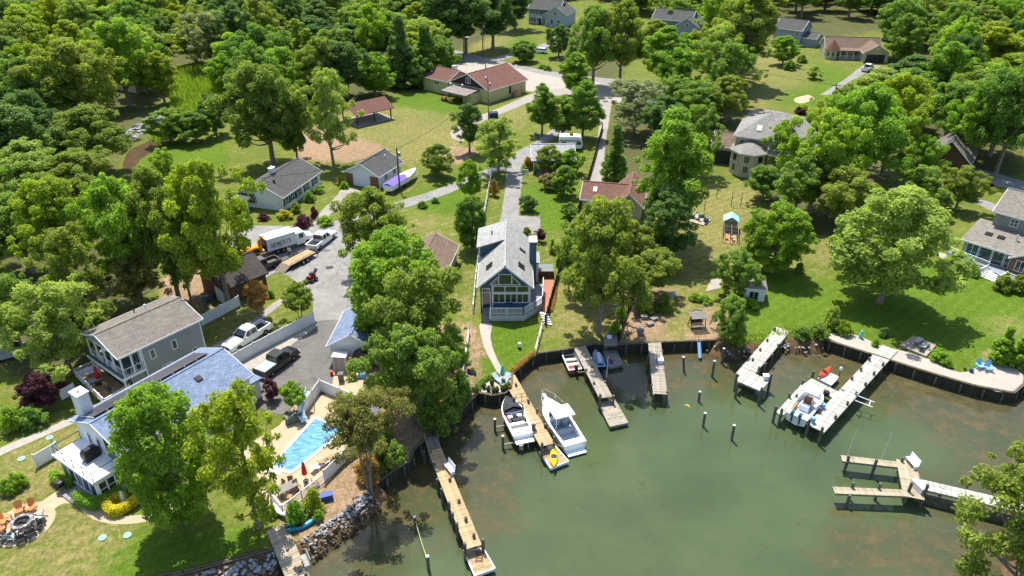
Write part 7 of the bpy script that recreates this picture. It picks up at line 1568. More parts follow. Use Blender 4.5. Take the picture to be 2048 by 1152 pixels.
# ------------------------------------------------------------------ chairs
def adirondack(label, px, rz, mat, z=.02, group=None):
    o = T('adirondack_chair', tuple(G(*px,z)), rz, label, 'chair', group); s_ = MB()
    for k in range(4): MB().obox((0,-.22+k*.15,.36-k*.035),(.52,.13,.03),0,0,-.2).build('seat_slat', mat, o)
    for k in range(5): x = -.22+k*.11; MB().obox((x*1.1,.42,.66+.06*(1-abs(k-2)/2)),(.1,.03,.72+.12*(1-abs(k-2)/2)),0,x*.35,-.38).build('back_slat', mat, o)
    for x in (-.36,.36): MB().box(x-.08,x+.08,-.4,.4,.52,.56).build('armrest', mat, o); MB().box(x-.03,x+.03,-.36,-.26,0,.52).build('leg', mat, o); MB().bar((x*.8,-.2,.3),(x*.8,.6,.05),.05,.1).build('leg', mat, o)
    return o
def face(px, tx): a = G(*px); b = G(*tx); d = b-a; return math.atan2(d.y,d.x)+R(90)
fp = (46,1048); om = M('chair_orange',S(220,140,80,.9),.6,.1,3); bm_ = M('chair_black',S(44,46,50),.6,.1,3); gm_ = M('chair_grey',S(150,166,172),.6,.1,3)
for px,mt,lab in (((42,1026),om,'orange adirondack chair at the back of the fire ring'),((62,1022),om,'orange adirondack chair nearest the garden walk'),((12,1044),om,'orange adirondack chair on the west side of the fire ring'),((4,1062),om,'orange adirondack chair cut by the west frame edge'),((80,1040),gm_,'grey folding chair east of the fire ring'),((76,1054),bm_,'black chair east of the fire ring'),((62,1068),bm_,'black chair at the south east of the fire ring'),((45,1078),bm_,'black chair directly in front of the fire ring'),((26,1078),gm_,'grey chair at the south west of the fire ring'),((12,1076),bm_,'black chair at the south west corner of the round patio')): adirondack(lab, px, face(px,fp), mt)
fr = T('fire_pit', tuple(G(*fp,.02)), 0, 'round stone fire pit on the corner patio', 'fire pit')
for k in range(16):
    a0 = 2*math.pi*k/16
    for j in range(2): MB().obox((.75*math.cos(a0+.1*j),.75*math.sin(a0+.1*j),.1+j*.19),(.28,.27,.17),a0+.1*j+R(90)).build('stone', stone_grey if (k+j)%3 else stone_pale, fr)
MB().lathe([(.6,0),(.6,.12),(.01,.16)],(0,0,0),14).build('ash', dark_metal, fr)
for k in range(3): MB().tube((-.4,.1*k-.1,.2),(.35,.2-.1*k,.4),.06).build('log', bark_dark, fr)
bl = M('chair_blue',S(120,190,225,.9),.6,.05,3)
adirondack('westmost of two light blue adirondack chairs on the shell beach', (1959,737), R(5), bl); adirondack('eastmost of two light blue adirondack chairs on the shell beach', (1975,741), R(-10), bl)
o = T('fire_bowl', tuple(G(1942,744)), 0, 'small dark blue bowl beside the light blue chairs', 'pot'); MB().lathe([(.1,0),(.22,.1),(.26,.32),(.22,.32)],(0,0,0),10).build('bowl', M('glaze_blue',S(30,50,90),.3,.1,3), o); MB().lathe([(.23,.3),(.02,.31)],(0,0,0),10).build('ash', dark_metal, o)
o = T('planter_pot', tuple(G(1929,740)), 0, 'small brown pot at the edge of the shell beach', 'pot'); MB().lathe([(.12,0),(.17,.35),(.12,.36)],(0,0,0),8).build('pot', M('brown_pot',S(90,60,50),.6,.1,3), o); MB().lathe([(.15,.33),(.02,.34)],(0,0,0),8).build('soil', dark_metal, o)
quad_float('sun_deck','grey timber sun deck above the shell beach', [(1800,690),(1852,712),(1871,690),(1828,671)], .25, greyw, cat='deck')
def lounger(label, px, rz, mat, z=.0):
    o = T('sun_lounger', tuple(G(*px,z)), rz, label, 'lounger'); 
    for k in range(9): MB().box(-.3,.3,-1.0+k*.15,-.87+k*.15,.3,.34).build('slat', mat, o)
    MB().obox((0,.62,.5),(.6,.75,.05),0,0,.5).build('backrest', mat, o)
    for x in (-.28,.28):
        for y in (-.9,.3): MB().box(x-.03,x+.03,y-.03,y+.03,0,.3).build('leg', mat, o)
    return o
lounger('farther of two wooden loungers on the sun deck', (1834,686), R(130), palew[0], .26); lounger('nearer of two wooden loungers on the sun deck', (1846,696), R(130), palew[0], .26)
lounger('white lounger on the pool terrace near the red umbrella', (640,935), R(140), white_vinyl); lounger('tan lounger on the pool terrace below the pine', (655,924), R(140), tanw[1])
# dining sets by the pool
wick = M('wicker',S(160,132,96,.9),.8,.2,8)
def dchair(label, px, rz, mat, z=.02, group=None):
    o = T('dining_chair', tuple(G(*px,z)), rz, label, 'chair', group); MB().box(-.25,.25,-.25,.25,.42,.48).build('seat', mat, o); MB().obox((0,.25,.75),(.5,.05,.55),0,0,-.12).build('backrest', mat, o)
    for x in (-.22,.22):
        for y in (-.22,.22): MB().box(x-.02,x+.02,y-.02,y+.02,0,.42).build('leg', mat, o)
    return o
t = T('dining_table', tuple(G(576,985,.02)), R(40), 'stone topped dining table on the pool terrace', 'table'); MB().box(-.9,.9,-.5,.5,.7,.76).build('table_top', stone_grey, t)
for x in (-.75,.75):
    for y in (-.4,.4): MB().box(x-.04,x+.04,y-.04,y+.04,0,.7).build('leg', dark_metal, t)
for k,(px,lab) in enumerate((((565,978),'wicker chair at the west end of the pool dining table'),((582,972),'wicker chair behind the pool dining table'),((595,978),'wicker chair at the east end of the pool dining table'),((580,1000),'wicker bench chair along the pool rail'),((632,972),'wicker chair on the pool terrace beside the rail'))): dchair(lab, px, R(-30+40*k), wick)
t = T('terrace_table', tuple(G(190,770,.42)), R(40), 'pale table under the red umbrella on the terrace', 'table'); MB().box(-.8,.8,-.5,.5,.7,.75).build('table_top', palew[0], t)
for x in (-.65,.65):
    for y in (-.4,.4): MB().box(x-.03,x+.03,y-.03,y+.03,0,.7).build('leg', dark_metal, t)
for k,(px,lab) in enumerate((((178,775),'tan chair left of the terrace table'),((192,785),'tan chair in front of the terrace table'),((196,795),'pale chair near the terrace rail'),((215,775),'shaded chair on the terrace beside the house'))): dchair(lab, px, R(60*k), tanw[k%2], .42)
bench('long white bench along the terrace rail', (182,752), .42, R(45), 2.2)
g = T('kettle_grill', tuple(G(222,792,.42)), 0, 'dark round grill at the terrace corner', 'grill'); MB().ball((0,0,.85),.3,.8,12).build('bowl', M('grill_green',S(40,60,60),.3,.1,2), g)
for k in range(3): MB().tube((.1*math.cos(k*2.1),.1*math.sin(k*2.1),.7),(.3*math.cos(k*2.1),.3*math.sin(k*2.1),0),.02).build('leg', dark_metal, g)
g = T('cart_grill', tuple(G(125,982,.02)), R(-30), 'black grill standing on the garden walk', 'grill'); MB().lathe([(.3,.75),(.4,.95),(.3,1.15),(.02,1.2)],(0,0,0),10).build('lid', dark_metal, g); MB().box(-.5,.5,-.28,.28,.7,.75).build('shelf', dark_metal, g)
for x in (-.42,.42):
    for y in (-.22,.22): MB().tube((x,y,0),(x,y,.7),.025).build('leg', dark_metal, g)
# stone fire patio furniture
umbrella((1005,762),.02,um,'closed teal umbrella beside the stone fire patio',2.2)
lounger('grey recliner under the teal umbrella', (1011,764), R(-20), gm_, .02); lounger('white recliner behind the stone patio planters', (997,763), R(40), gm_, .02)
pp = M('planter_purple',S(60,44,84),.5,.1,3); pk_ = M('planter_black',S(40,42,46),.5,.1,3)
for (px,mt,lab) in (((968,776),pk_,'dark planter at the west end of the stone patio'),((977,783),pk_,'black planter second from the west on the patio wall'),((987,785),pp,'purple planter west of its twin on the patio wall'),((994,784.5),pp,'purple planter east of its twin on the patio wall'),((1005,782),pk_,'black planter near the east end of the patio wall'),((1011,779),pk_,'small dark planter beside the orange pot'),((1018,776),M('pot_orange',S(225,140,40),.6,.1,3),'orange pot at the corner of the stone patio'),((984,770),pk_,'dark pot standing behind the patio row')):
    o = T('planter', tuple(G(*px,.02)), 0, lab, 'planter'); MB().lathe([(.16,0),(.26,.3),(.24,.5),(.2,.5)],(0,0,0),10).build('pot', mt, o); inst('foliage', PROTO['bush'][0][1], o, (0,0,.4), 0, (.25,.25,.3), mat=LEAF['mid_green'])
gate = MB()
for x in (-.6,.0,.6): gate.tube((x,0,0),(x,0,.9),.03)
gate.tube((-.6,0,.9),(.6,0,.9),.03).tube((-.6,0,.45),(.6,0,.45),.03); o = gate.build('dock_gate', M('rust',S(110,70,50),.8,.2,3)); o.location = G(1043,801,.12); o.rotation_euler = (0,0,R(15)); tag(o,'low rusty gate frame across the plank dock','gate')
# ------------------------------------------------------------------ hedges, beds, lawn things
def hedge(label, px, r, leafc, h=.5):
    P_ = catmull([tuple(G(*p)[:2]) for p in px], 5); C = []; o = P_[0]
    for a,b in zip(P_[:-1],P_[1:]):
        L = math.hypot(b[0]-a[0],b[1]-a[1]); n = max(1,int(L/(r*.45)))
        for k in range(n):
            for zz in (h*.35,h*.9): C.append((a[0]+(b[0]-a[0])*k/n-o[0]+random.gauss(0,.03), a[1]+(b[1]-a[1])*k/n-o[1]+random.gauss(0,.03), zz))
    root = T('hedge', (o[0],o[1],0), 0, label, 'hedge'); rs = np.random.RandomState(len(label)); me = leaves_mesh('foliage', C, [r]*len(C), 150, .07, rs, flat=.8, shell=.7); inst('foliage', me, root, mat=LEAF[leafc]); return root
hedge('clipped green hedge wrapping the sunroom corner', [(158,1002),(178,1013),(198,1015),(220,1003),(243,988)], .5, 'hedge_green', .95)
hedge('clipped green hedge on the left of the sunroom step', [(112,958),(120,968),(138,972),(146,962)], .48, 'hedge_green', .85)
hedge('golden yellow horseshoe hedge beside the garden walk', [(248,1000),(226,1005),(216,1018),(230,1030),(250,1024),(276,1006)], .42, 'gold_hedge', .75)
hedge('scrubby plants along the sea wall flower bed', [(1027,742),(1045,726),(1062,712),(1070,708)], .35, 'russet', .2)
hedge('low shrubs round the stone fire patio', [(955,782),(962,768),(978,757),(996,752)], .35, 'mid_green', .2)
hedge('foundation shrubs beside the brick walk', [(1100,622),(1106,600),(1110,575)], .35, 'russet', .25)
st = T('garden_statue', tuple(G(249,1006)), 0, 'white garden statue inside the golden hedge', 'statue'); MB().box(-.2,.2,-.2,.2,0,.3).build('plinth', white_paint, st); MB().lathe([(.16,.3),(.2,.6),(.13,.85),(.18,1.05),(.06,1.15),(.11,1.25),(.09,1.38),(.01,1.42)],(0,0,0),10).build('figure', white_paint, st, smooth=True)
tealm = M('lid_teal',S(150,205,185,.85),.6,.08,4)
for px,lab in (((205,1076),'round green septic lid west of its twin on the bottom lawn'),((255,1071),'round green septic lid nearest the tree shade'),((43,918),'round green septic lid left of the white house')):
    o = T('septic_lid', tuple(G(*px)), 0, lab, 'lid'); MB().lathe([(.34,0),(.34,.07),(.3,.09),(.01,.1)],(0,0,0),16).build('lid', tealm, o); MB().obox((0,0,.12),(.2,.04,.04)).build('handle', tealm, o)
o = T('bird_bath', tuple(G(104,887)), 0, 'small pale green bird bath in the mulch bed', 'bird bath'); MB().lathe([(.18,0),(.07,.1),(.06,.6),(.3,.75),(.32,.8),(.1,.76)],(0,0,0),12).build('basin', tealm, o); MB().path([(0,0,.76),(0,.03,1.0),(.05,.06,1.1)],[.05,.07,.02],6).build('figure', white_paint, o)
o = T('lawn_canister', tuple(G(1039,697)), 0, 'small white canister with dark foot on the waterside lawn', 'canister'); MB().lathe([(.18,.25),(.2,.5),(.2,.75),(.1,.85)],(0,0,0),10).build('body', white_paint, o); MB().lathe([(.2,0),(.2,.25),(.02,.26)],(0,0,0),10).build('foot', dark_metal, o)
# ------------------------------------------------------------------ poles, lamps, wires, flags
def upole(label, px, top, arm=None, cross=True, trans=False, r=.14):
    p = G(*px); h_ = 2
    while PX((p.x,p.y,h_))[1] > top and h_ < 16: h_ += .1
    o = T('utility_pole', tuple(p), 0, label, 'utility pole'); MB().path([(0,0,-.5),(0,0,h_)],[r*1.2,r*.8],8).build('pole', wood_post, o)
    if cross: MB().box(-1.2,1.2,-.06,.06,h_-.5,h_-.36).build('crossarm', wood_post, o)
    if cross:
        for x in (-1.1,-.5,.5,1.1): MB().lathe([(.04,0),(.06,.1),(.02,.16)],(x,0,h_-.36),6).build('insulator', white_paint, o)
    if trans: MB().lathe([(.22,0),(.24,.1),(.24,.75),(.05,.85)],(.38,0,h_-1.6),10).build('transformer', grey_metal, o)
    if arm: MB().path([(0,0,h_-.6),(.8,0,h_-.2),(1.6,0,h_-.15)],[.05,.05,.04],6).build('lamp_arm', grey_metal, o); MB().obox((1.75,0,h_-.2),(.6,.25,.14)).build('lamp_head', white_paint, o)
    return p+Vector((0,0,h_-.3))
w1 = upole('wooden power pole with crossarms above the far lawn', (966,118), 44, trans=True); w2 = upole('street lamp pole at the end of the road', (928,126), 73, arm=True, cross=False); w3 = upole('wooden power pole beside the boat trailer', (800,382), 296, cross=False, trans=True); w4 = upole('thin pole beside the blue dumpster', (977,240), 160, cross=False, r=.1); w5 = upole('grey pole in front of the slate grey house', (1354,112), 72, cross=True); w6 = upole('wooden power pole near the rancher driveway', (1665,208), 168, trans=True); w7 = upole('short pole in front of the brown roofed hall', (971,138), 116, cross=True, r=.1)
def wire(label, a, b, sag=1.2, r=.035):
    pts_ = [a.lerp(b,t/12)-a+Vector((0,0,-sag*math.sin(math.pi*t/12))) for t in range(13)]; o = MB().path(pts_,[r]*13,4,False).build('power_line', dark_metal); o.location = a; tag(o,label,'wire')
wire('power line from the boat trailer pole towards the dumpster pole', w3, w4, 1.5); wire('power line from the dumpster pole to the hall pole', w4, w7, 1.0); wire('power line from the hall pole to the crossarm pole', w7, w1, .8); wire('power line from the rancher pole to the grey house pole', w6, w5, 2.5); wire('power line from the boat trailer pole over the ranch house', w3, Vector((-44,114,5)), 1.0)
wire('long power line over the east road', w6, G(2060,300,9), 2.0)
def flag(label, px, h_, c1, c2, z=0.0, w_=1.3, hh=.8, droop=.5):
    o = T('flag', tuple(G(*px,z)), R(20), label, 'flag'); MB().path([(0,0,0),(0,0,h_)],[.035,.025],6).ball((0,0,h_),.05).build('pole', white_paint, o); m = MB(); n = 8
    vs = [(.04+w_*k/n*.75, .1*math.sin(k*1.3), h_-.1-hh*j/3-droop*(k/n)**1.2) for k in range(n+1) for j in range(4)]; vs += [(x,y+.012,z_) for x,y,z_ in vs]; b_ = 4*(n+1)
    for k in range(n):
        for j in range(3): m.cm = 0 if j == 0 else 1; m.add([],[]); 
    m.cm = 0; m.add(vs,[]); 
    for k in range(n):
        for j in range(3):
            i = k*4+j; m.f += [(i,i+4,i+5,i+1),(b_+i,b_+i+1,b_+i+5,b_+i+4)]; m.m += [0 if j == 0 else 1]*2
    m.build('cloth', [c1,c2], o); return o
fb = M('flag_blue',S(40,70,150),.8,.1,3); fw = M('flag_white',(.75,.75,.78,1),.8,.05,3); frd = M('flag_red',S(170,40,60),.8,.1,3)
flag('blue and white flag by the pale roofed cottage', (1068,292), 3.2, fw, fb); flag('blue flag with red stripes beside the rail fence', (935,775), 2.6, frd, fb); flag('small red and blue flag on the shaded dock', (1213,756), 2.8, frd, fb, .1, .8, .6)
# ------------------------------------------------------------------ yards
o = T('chicken_coop', tuple(G(1447,462)), R(-14), 'grey coop with pale blue roof and wire run', 'coop'); MB().box(0,1.9,0,1.8,0,1.9).build('wall', side_grey, o)
for s_ in (0,1):
    m = MB(); v = [(-.25 if s_==0 else 2.15,-.25,1.75),(.95,-.25,2.5),(.95,2.05,2.5),(-.25 if s_==0 else 2.15,2.05,1.75)]; f_ = [(3,2,1,0),(4,5,6,7),(0,1,5,4),(1,2,6,5),(2,3,7,6),(3,0,4,7)]
    m.add(v+[(p[0],p[1],p[2]+.06) for p in v], f_ if s_==0 else [tuple(reversed(q_)) for q_ in f_]); m.build('roof', M('roof_metal_blue',S(170,216,236,.8),.35,.05,1), o)
m = MB(); m.add([(0,-.002,1.9),(1.9,-.002,1.9),(.95,-.002,2.47)],[(0,1,2)]); m.build('gable', side_grey, o)
fr_ = MB()
for x in (-.1,1.0,2.0):
    for y in (-.1,-1.5,-3.0,-4.2): fr_.box(x-.04,x+.04,y-.04,y+.04,0,1.5)
for x in (-.1,1.0,2.0): fr_.bar((x,0,1.5),(x,-4.2,1.5),.06,.06).bar((x,0,.05),(x,-4.2,.05),.06,.06)
for y in (-.1,-1.5,-3.0,-4.2): fr_.bar((-.1,y,1.5),(2,y,1.5),.06,.06)
for k in range(14): fr_.bar((-.1,-.3*k,.8),(-.1,-.3*k-.25,1.5),.012,.012).bar((2.0,-.3*k,.8),(2.0,-.3*k-.25,1.5),.012,.012)
fr_.build('run_frame', M('frame_grey',S(120,112,100),.8,.15,3), o); MB().box(.0,1.9,-4.1,-.1,.005,.03).build('run_floor', M('straw',S(190,150,110,.8),.95,.3,6), o)
for k,(x,y,mt) in enumerate(((.5,-3.2,oy),(1.2,-2.6,white_paint),(1.5,-3.6,tanw[0]))): MB().obox((x,y,.2),(.4,.3,.35),k).build('box', mt, o)
o = T('swing_frame', tuple(G(1462,412)), 0, 'bare swing frame of two posts and a beam', 'frame')
for x in (0,1.6): MB().tube((x,0,0),(x,0,2.4),.06).build('post', bark_dark, o)
MB().tube((-.1,0,2.4),(1.7,0,2.4),.05).build('beam', palew[0], o)
for px,lab in (((1408,424),'clothes line post beside the yard pad'),((1433,395),'clothes line post at the tree edge')):
    o = T('line_post', tuple(G(*px)), 0, lab, 'post'); MB().tube((0,0,0),(0,0,2.0),.05).build('post', bark_dark, o); MB().tube((-.6,0,1.95),(.6,0,1.95),.04).build('crossarm', bark_dark, o)
quad_float('yard_pad','raised timber pad cluttered with yard tools', [(1373,440),(1406,450),(1422,440),(1392,425)], .18, stonew, cat='pad')
jm = [M('junk_green',S(60,140,90),.6,.15,3),M('junk_blue',S(90,110,170),.6,.15,3),M('junk_white',(.7,.7,.7,1),.6,.1,3),dark_metal]
for k,(px,lab) in enumerate((((1403,434),'green mower on the yard pad'),((1412,442),'blue bin on the yard pad'),((1393,438),'white tub on the yard pad'),((1382,436),'black cart at the west end of the yard pad'))):
    o = T('yard_equipment', tuple(G(*px,.19)), k, lab, 'equipment'); MB().rings([sect(-.45,.3,.25,.15,.5),sect(.1,.32,.28,.15,.6),sect(.5,.25,.2,.15,.4)]).build('body', jm[k], o); MB().bar((-.4,0,.5),(-.9,0,1.0),.4,.04).build('handle', dark_metal, o)
    for y in (-.3,.3): wheel(o,.3,y,.14,None,.4); wheel(o,-.3,y,.14,None,.4)
for k,(px,lab,sx,sz) in enumerate((((1280,668),'grey lidded box on the mulch by the sea wall',.8,.8),((1300,650),'weathered plank box beside the mulched garden',.9,.3),((1308,640),'second weathered plank box beside the mulched garden',.9,.3),((1288,637),'low garden cart box in the mulched garden',.8,.4))): crate(lab, px, 0, sx, .6, sz, stone_grey if k else M('box_grey',S(120,118,122),.7,.1,3), R(30) if k in (1,2) else 0, 'garden_box')
o = T('garden_swing', tuple(G(1393,655)), R(8), 'wooden swing seat frame on the mulched bank', 'swing'); 
for x in (-.9,.9):
    MB().bar((x,-.7,0),(x,0,1.7),.08,.08).build('leg', bark_dark, o); MB().bar((x,.7,0),(x,0,1.7),.08,.08).build('leg', bark_dark, o)
MB().box(-1,1,-.05,.05,1.65,1.75).build('beam', bark_dark, o)
for k in range(5): MB().box(-.75,.75,-.3+k*.12,-.2+k*.12,.45,.48).build('slat', stone_grey, o)
MB().obox((0,.35,.75),(1.5,.04,.5),0,0,-.2).build('backrest', bark_dark, o)
for k in range(7): MB().box(-1.0,1.0,-.8+k*.24,-.62+k*.24,1.752,1.79).build('canopy_slat', stone_grey, o)
o = T('burn_ring', tuple(G(1396,626)), 0, 'ring of stones on the mulched bank', 'fire ring')
for k in range(14): inst('stone', STONES[k%5], o, (.8*math.cos(k*.449),.8*math.sin(k*.449),.08), k, (.3,.3,.25), mat=stone_grey)
crate('blue storage bin outside the pool rail', (654,998), 0, 1.1, .6, .55, M('bin_royal',S(50,80,140),.5,.08,3), R(20)); 
tl = T('storage_shed', tuple(G(668,742)), R(-4), 'small white plastic tool shed beside the blue roofed garage', 'shed'); MB().box(0,1.5,0,1.0,0,1.9).build('body', white_vinyl, tl); MB().box(-.08,1.58,-.08,1.08,1.902,2.0).build('lid', white_paint, tl); MB().box(.1,.72,-.03,-.002,.1,1.8).build('door', M('shed_door',S(180,172,160,.8),.6,.05,2), tl); MB().box(.78,1.4,-.03,-.002,.1,1.8).build('door', MATS['shed_door'], tl)
tl = T('dark_shed', tuple(G(709,738)), R(-4), 'dark gabled shed against the blue roofed garage', 'shed'); MB().prism([(0,0),(2.0,0),(2.0,1.6),(0,1.6)],0,1.8).build('body', M('shed_brown',S(110,100,86),.8,.1,2), tl)
m = MB(); m.add([(-.1,-.1,1.75),(1,-.1,2.5),(2.1,-.1,1.75),(-.1,1.7,1.75),(1,1.7,2.5),(2.1,1.7,1.75)],[(0,1,4,3),(1,2,5,4),(0,2,1),(3,4,5)]); m.build('roof', dark_metal, tl)
crate('grey wheeled trash bin beside the tool shed', (683,762), .02, .55, .6, 1.0, M('bin_grey',S(90,94,92),.6,.08,3), .1, 'trash_bin', None, 'trash bin'); crate('yellow bin among the clutter by the garage', (708,757), .02, .55, .55, .9, M('bin_yellow',S(210,160,30),.6,.08,3), .4, 'trash_bin', None, 'trash bin'); crate('red fuel can beside the tool shed', (664,750), .02, .3, .3, .45, MATS['red_plastic'], 0, 'fuel_can', None, 'can'); crate('blue covered cart by the garage', (722,754), .02, 1.0, .6, .5, M('bin_lightblue',S(120,170,210),.5,.05,2), .2)
o = T('bamboo_stack', tuple(G(700,738)), R(-60), 'orange plank leaning beside the tool shed', 'plank'); MB().obox((0,0,1.0),(2.2,.35,.06),0,-1.0).build('board', M('orange_wood',S(210,150,80),.8,.15,3), o); MB().obox((0,.2,1.0),(2.0,.1,.05),0,-1.0).build('board', tanw[1], o)
for px,lab in (((75,0),''),): pass
crate('teal trash bin on the bare slope by the oak trunk', (412,606), 0, .55, .55, .95, M('bin_teal',S(70,110,116),.6,.08,3), 0, 'trash_bin', None, 'trash bin'); crate('dark trash bin on the bare slope by the oak trunk', (424,602), 0, .55, .55, .95, M('bin_slate',S(80,84,96),.6,.08,3), .2, 'trash_bin', None, 'trash bin'); crate('orange tub on the bare slope by the oak trunk', (418,596), 0, .8, .6, .5, M('tub_orange',S(235,90,30),.6,.08,3), .2)
crate('grey pool pump box by the slide', (588,842), .02, 1.6, .8, .8, M('pump_grey',S(96,104,100),.6,.1,3), R(35))
# drain in the court, heron statue, channel marker
o = MB().box(-.5,.5,-.4,.4,0,.02).build('drain_cover', dark_metal); o.location = G(659,535,.045); o.rotation_euler.z = .3; tag(o,'dark square drain cover in the parking court','drain')
ln = T('dock_lamp', tuple(G(1673,770,.15)), 0, 'lamp post on the large pale dock', 'lamp'); MB().tube((0,0,0),(0,0,2.0),.05).build('post', dark_metal, ln); MB().lathe([(.08,2.0),(.16,2.1),(.14,2.35),(.02,2.45)],(0,0,0),8).build('lantern', white_paint, ln)
bt = T('boat_rack', tuple(G(1712,796,.15)), R(-35), 'white rack hanging off the large pale dock', 'rack'); 
for y in (-.5,.5): MB().bar((0,y,0),(1.8,y,-.1),.07,.07).build('arm', white_vinyl, bt); MB().bar((0,y,0),(0,y,1.2),.07,.07).build('post', white_vinyl, bt)
MB().bar((1.4,-.5,-.06),(1.4,.5,-.06),.06,.06).bar((0,-.5,1.1),(0,.5,1.1),.06,.06).build('crossbar', white_vinyl, bt)
o = T('garden_lantern', tuple(G(1721,676)), 0, 'turquoise statue on the shell beach', 'statue'); MB().lathe([(.25,0),(.2,.3),(.25,.5),(.14,.8),(.2,.95),(.05,1.15)],(0,0,0),8).build('figure', M('turquoise_glaze',S(90,190,190),.4,.1,3), o); MB().box(-.25,.25,-.25,.25,-.005,.06).build('base', stone_grey, o)
o = T('picnic_table', tuple(G(905,206)), R(50), 'brown picnic table under the hall porch', 'table'); MB().box(-.9,.9,-.38,.38,.7,.76).build('table_top', M('table_brown',S(130,80,60),.8,.1,3), o)
for y in (-.65,.65): MB().box(-.9,.9,y-.13,y+.13,.42,.46).build('bench', MATS['table_brown'], o)
for x in (-.6,.6): MB().box(x-.05,x+.05,-.7,.7,.36,.42).box(x-.05,x+.05,-.3,.3,0,.7).build('leg', MATS['table_brown'], o)
o2 = copy_tree(o); o2.location = G(888,200); o2['label'] = 'brown picnic table on the grass by the hall'
cn = T('traffic_cone', tuple(G(537,510)), 0, 'orange cone beside the wood chipper', 'cone'); MB().lathe([(.16,.03),(.03,.7)],(0,0,0),10).build('cone', M('cone_orange',S(230,90,50),.6,.1,3), cn); MB().box(-.2,.2,-.2,.2,0,.03).build('base', MATS['cone_orange'], cn)
mb = T('mailbox', tuple(G(1001,122)), 0, 'black mailbox beside the far drive', 'mailbox'); MB().box(-.06,.06,-.06,.06,0,1.0).build('post', wood_post, mb); MB().rings([[(x,y,z) for y,z in ((-.12,1.0),(.12,1.0),(.12,1.2),(0,1.3),(-.12,1.2))] for x in (-.25,.25)]).build('box', dark_metal, mb)
# ------------------------------------------------------------------ person beside the box truck
def person(label, px, rz):
    me = bpy.data.meshes.new('person'); 
    V = [(0,0,.95),(0,.02,1.15),(0,.04,1.38),(0,.04,1.5),(0,.06,1.62),(0,.08,1.72),  # pelvis..head top
         (.2,.03,1.4),(.26,.06,1.14),(.24,.26,1.0),(-.2,.03,1.4),(-.27,.04,1.14),(-.24,.22,.98),
         (.1,0,.88),(.12,.04,.5),(.12,-.02,.08),(.13,.14,.04),(-.1,0,.88),(-.14,-.02,.5),(-.15,-.1,.08),(-.15,.06,.04)]
    E_ = [(0,1),(1,2),(2,3),(3,4),(4,5),(2,6),(6,7),(7,8),(2,9),(9,10),(10,11),(0,12),(12,13),(13,14),(14,15),(0,16),(16,17),(17,18),(18,19)]
    rad = [.15,.14,.17,.06,.10,.085,.075,.055,.04,.075,.055,.04,.095,.07,.05,.045,.095,.07,.05,.045]
    for hnd,sx in ((8,1),(11,-1)):
        for k in range(5):
            i = len(V); h0 = V[hnd]; off = (k-2)*.018
            V.append((h0[0]+off+(.03*-sx if k==0 else 0), h0[1]+.05, h0[2]-.01)); V.append((h0[0]+off+(.04*-sx if k==0 else 0), h0[1]+.085+.01*(2-abs(k-2)), h0[2]-.035)); E_ += [(hnd,i),(i,i+1)]; rad += [.01,.008]
    me.from_pydata(V, E_, []); ob = bpy.data.objects.new('body', me); COL.objects.link(ob)
    md = ob.modifiers.new('skin','SKIN'); sk = me.skin_vertices[0].data
    for i,r_ in enumerate(rad): sk[i].radius = (r_,r_*(.75 if i in (1,2) else 1))
    sk[0].use_root = True; ob.modifiers.new('sub','SUBSURF').levels = 1; ob.modifiers['sub'].render_levels = 1
    root = T('person', tuple(G(*px)), rz, label, 'person'); ob.parent = root
    pmx = bpy.data.materials.new('person_cloth'); pmx.use_nodes = True; nt = pmx.node_tree; N = nt.nodes; Lk = nt.links; tc = N.new('ShaderNodeTexCoord'); sx_ = N.new('ShaderNodeSeparateXYZ'); Lk.new(tc.outputs['Object'], sx_.inputs[0]); r_ = N.new('ShaderNodeValToRGB'); r_.color_ramp.interpolation = 'CONSTANT'; e = r_.color_ramp.elements
    e[0].position = 0; e[0].color = (.03,.03,.04,1); e[1].position = .47; e[1].color = (.7,.7,.72,1); n_ = e.new(.73); n_.color = (.45,.27,.2,1)
    mr = N.new('ShaderNodeMath'); mr.operation = 'DIVIDE'; Lk.new(sx_.outputs[2], mr.inputs[0]); mr.inputs[1].default_value = 2.0; Lk.new(mr.outputs[0], r_.inputs['Fac']); Lk.new(r_.outputs[0], N['Principled BSDF'].inputs['Base Color']); me.materials.append(pmx)
    hr = MB().lathe([(.105,-.02),(.11,.06),(.07,.11),(.01,.125)],(0,.07,1.66),10).build('hair', M('hair_brown',S(60,44,34),.8,.1,3), root, smooth=True); return root
person('person in white shirt and dark trousers beside the box truck', (580,514), R(-20))
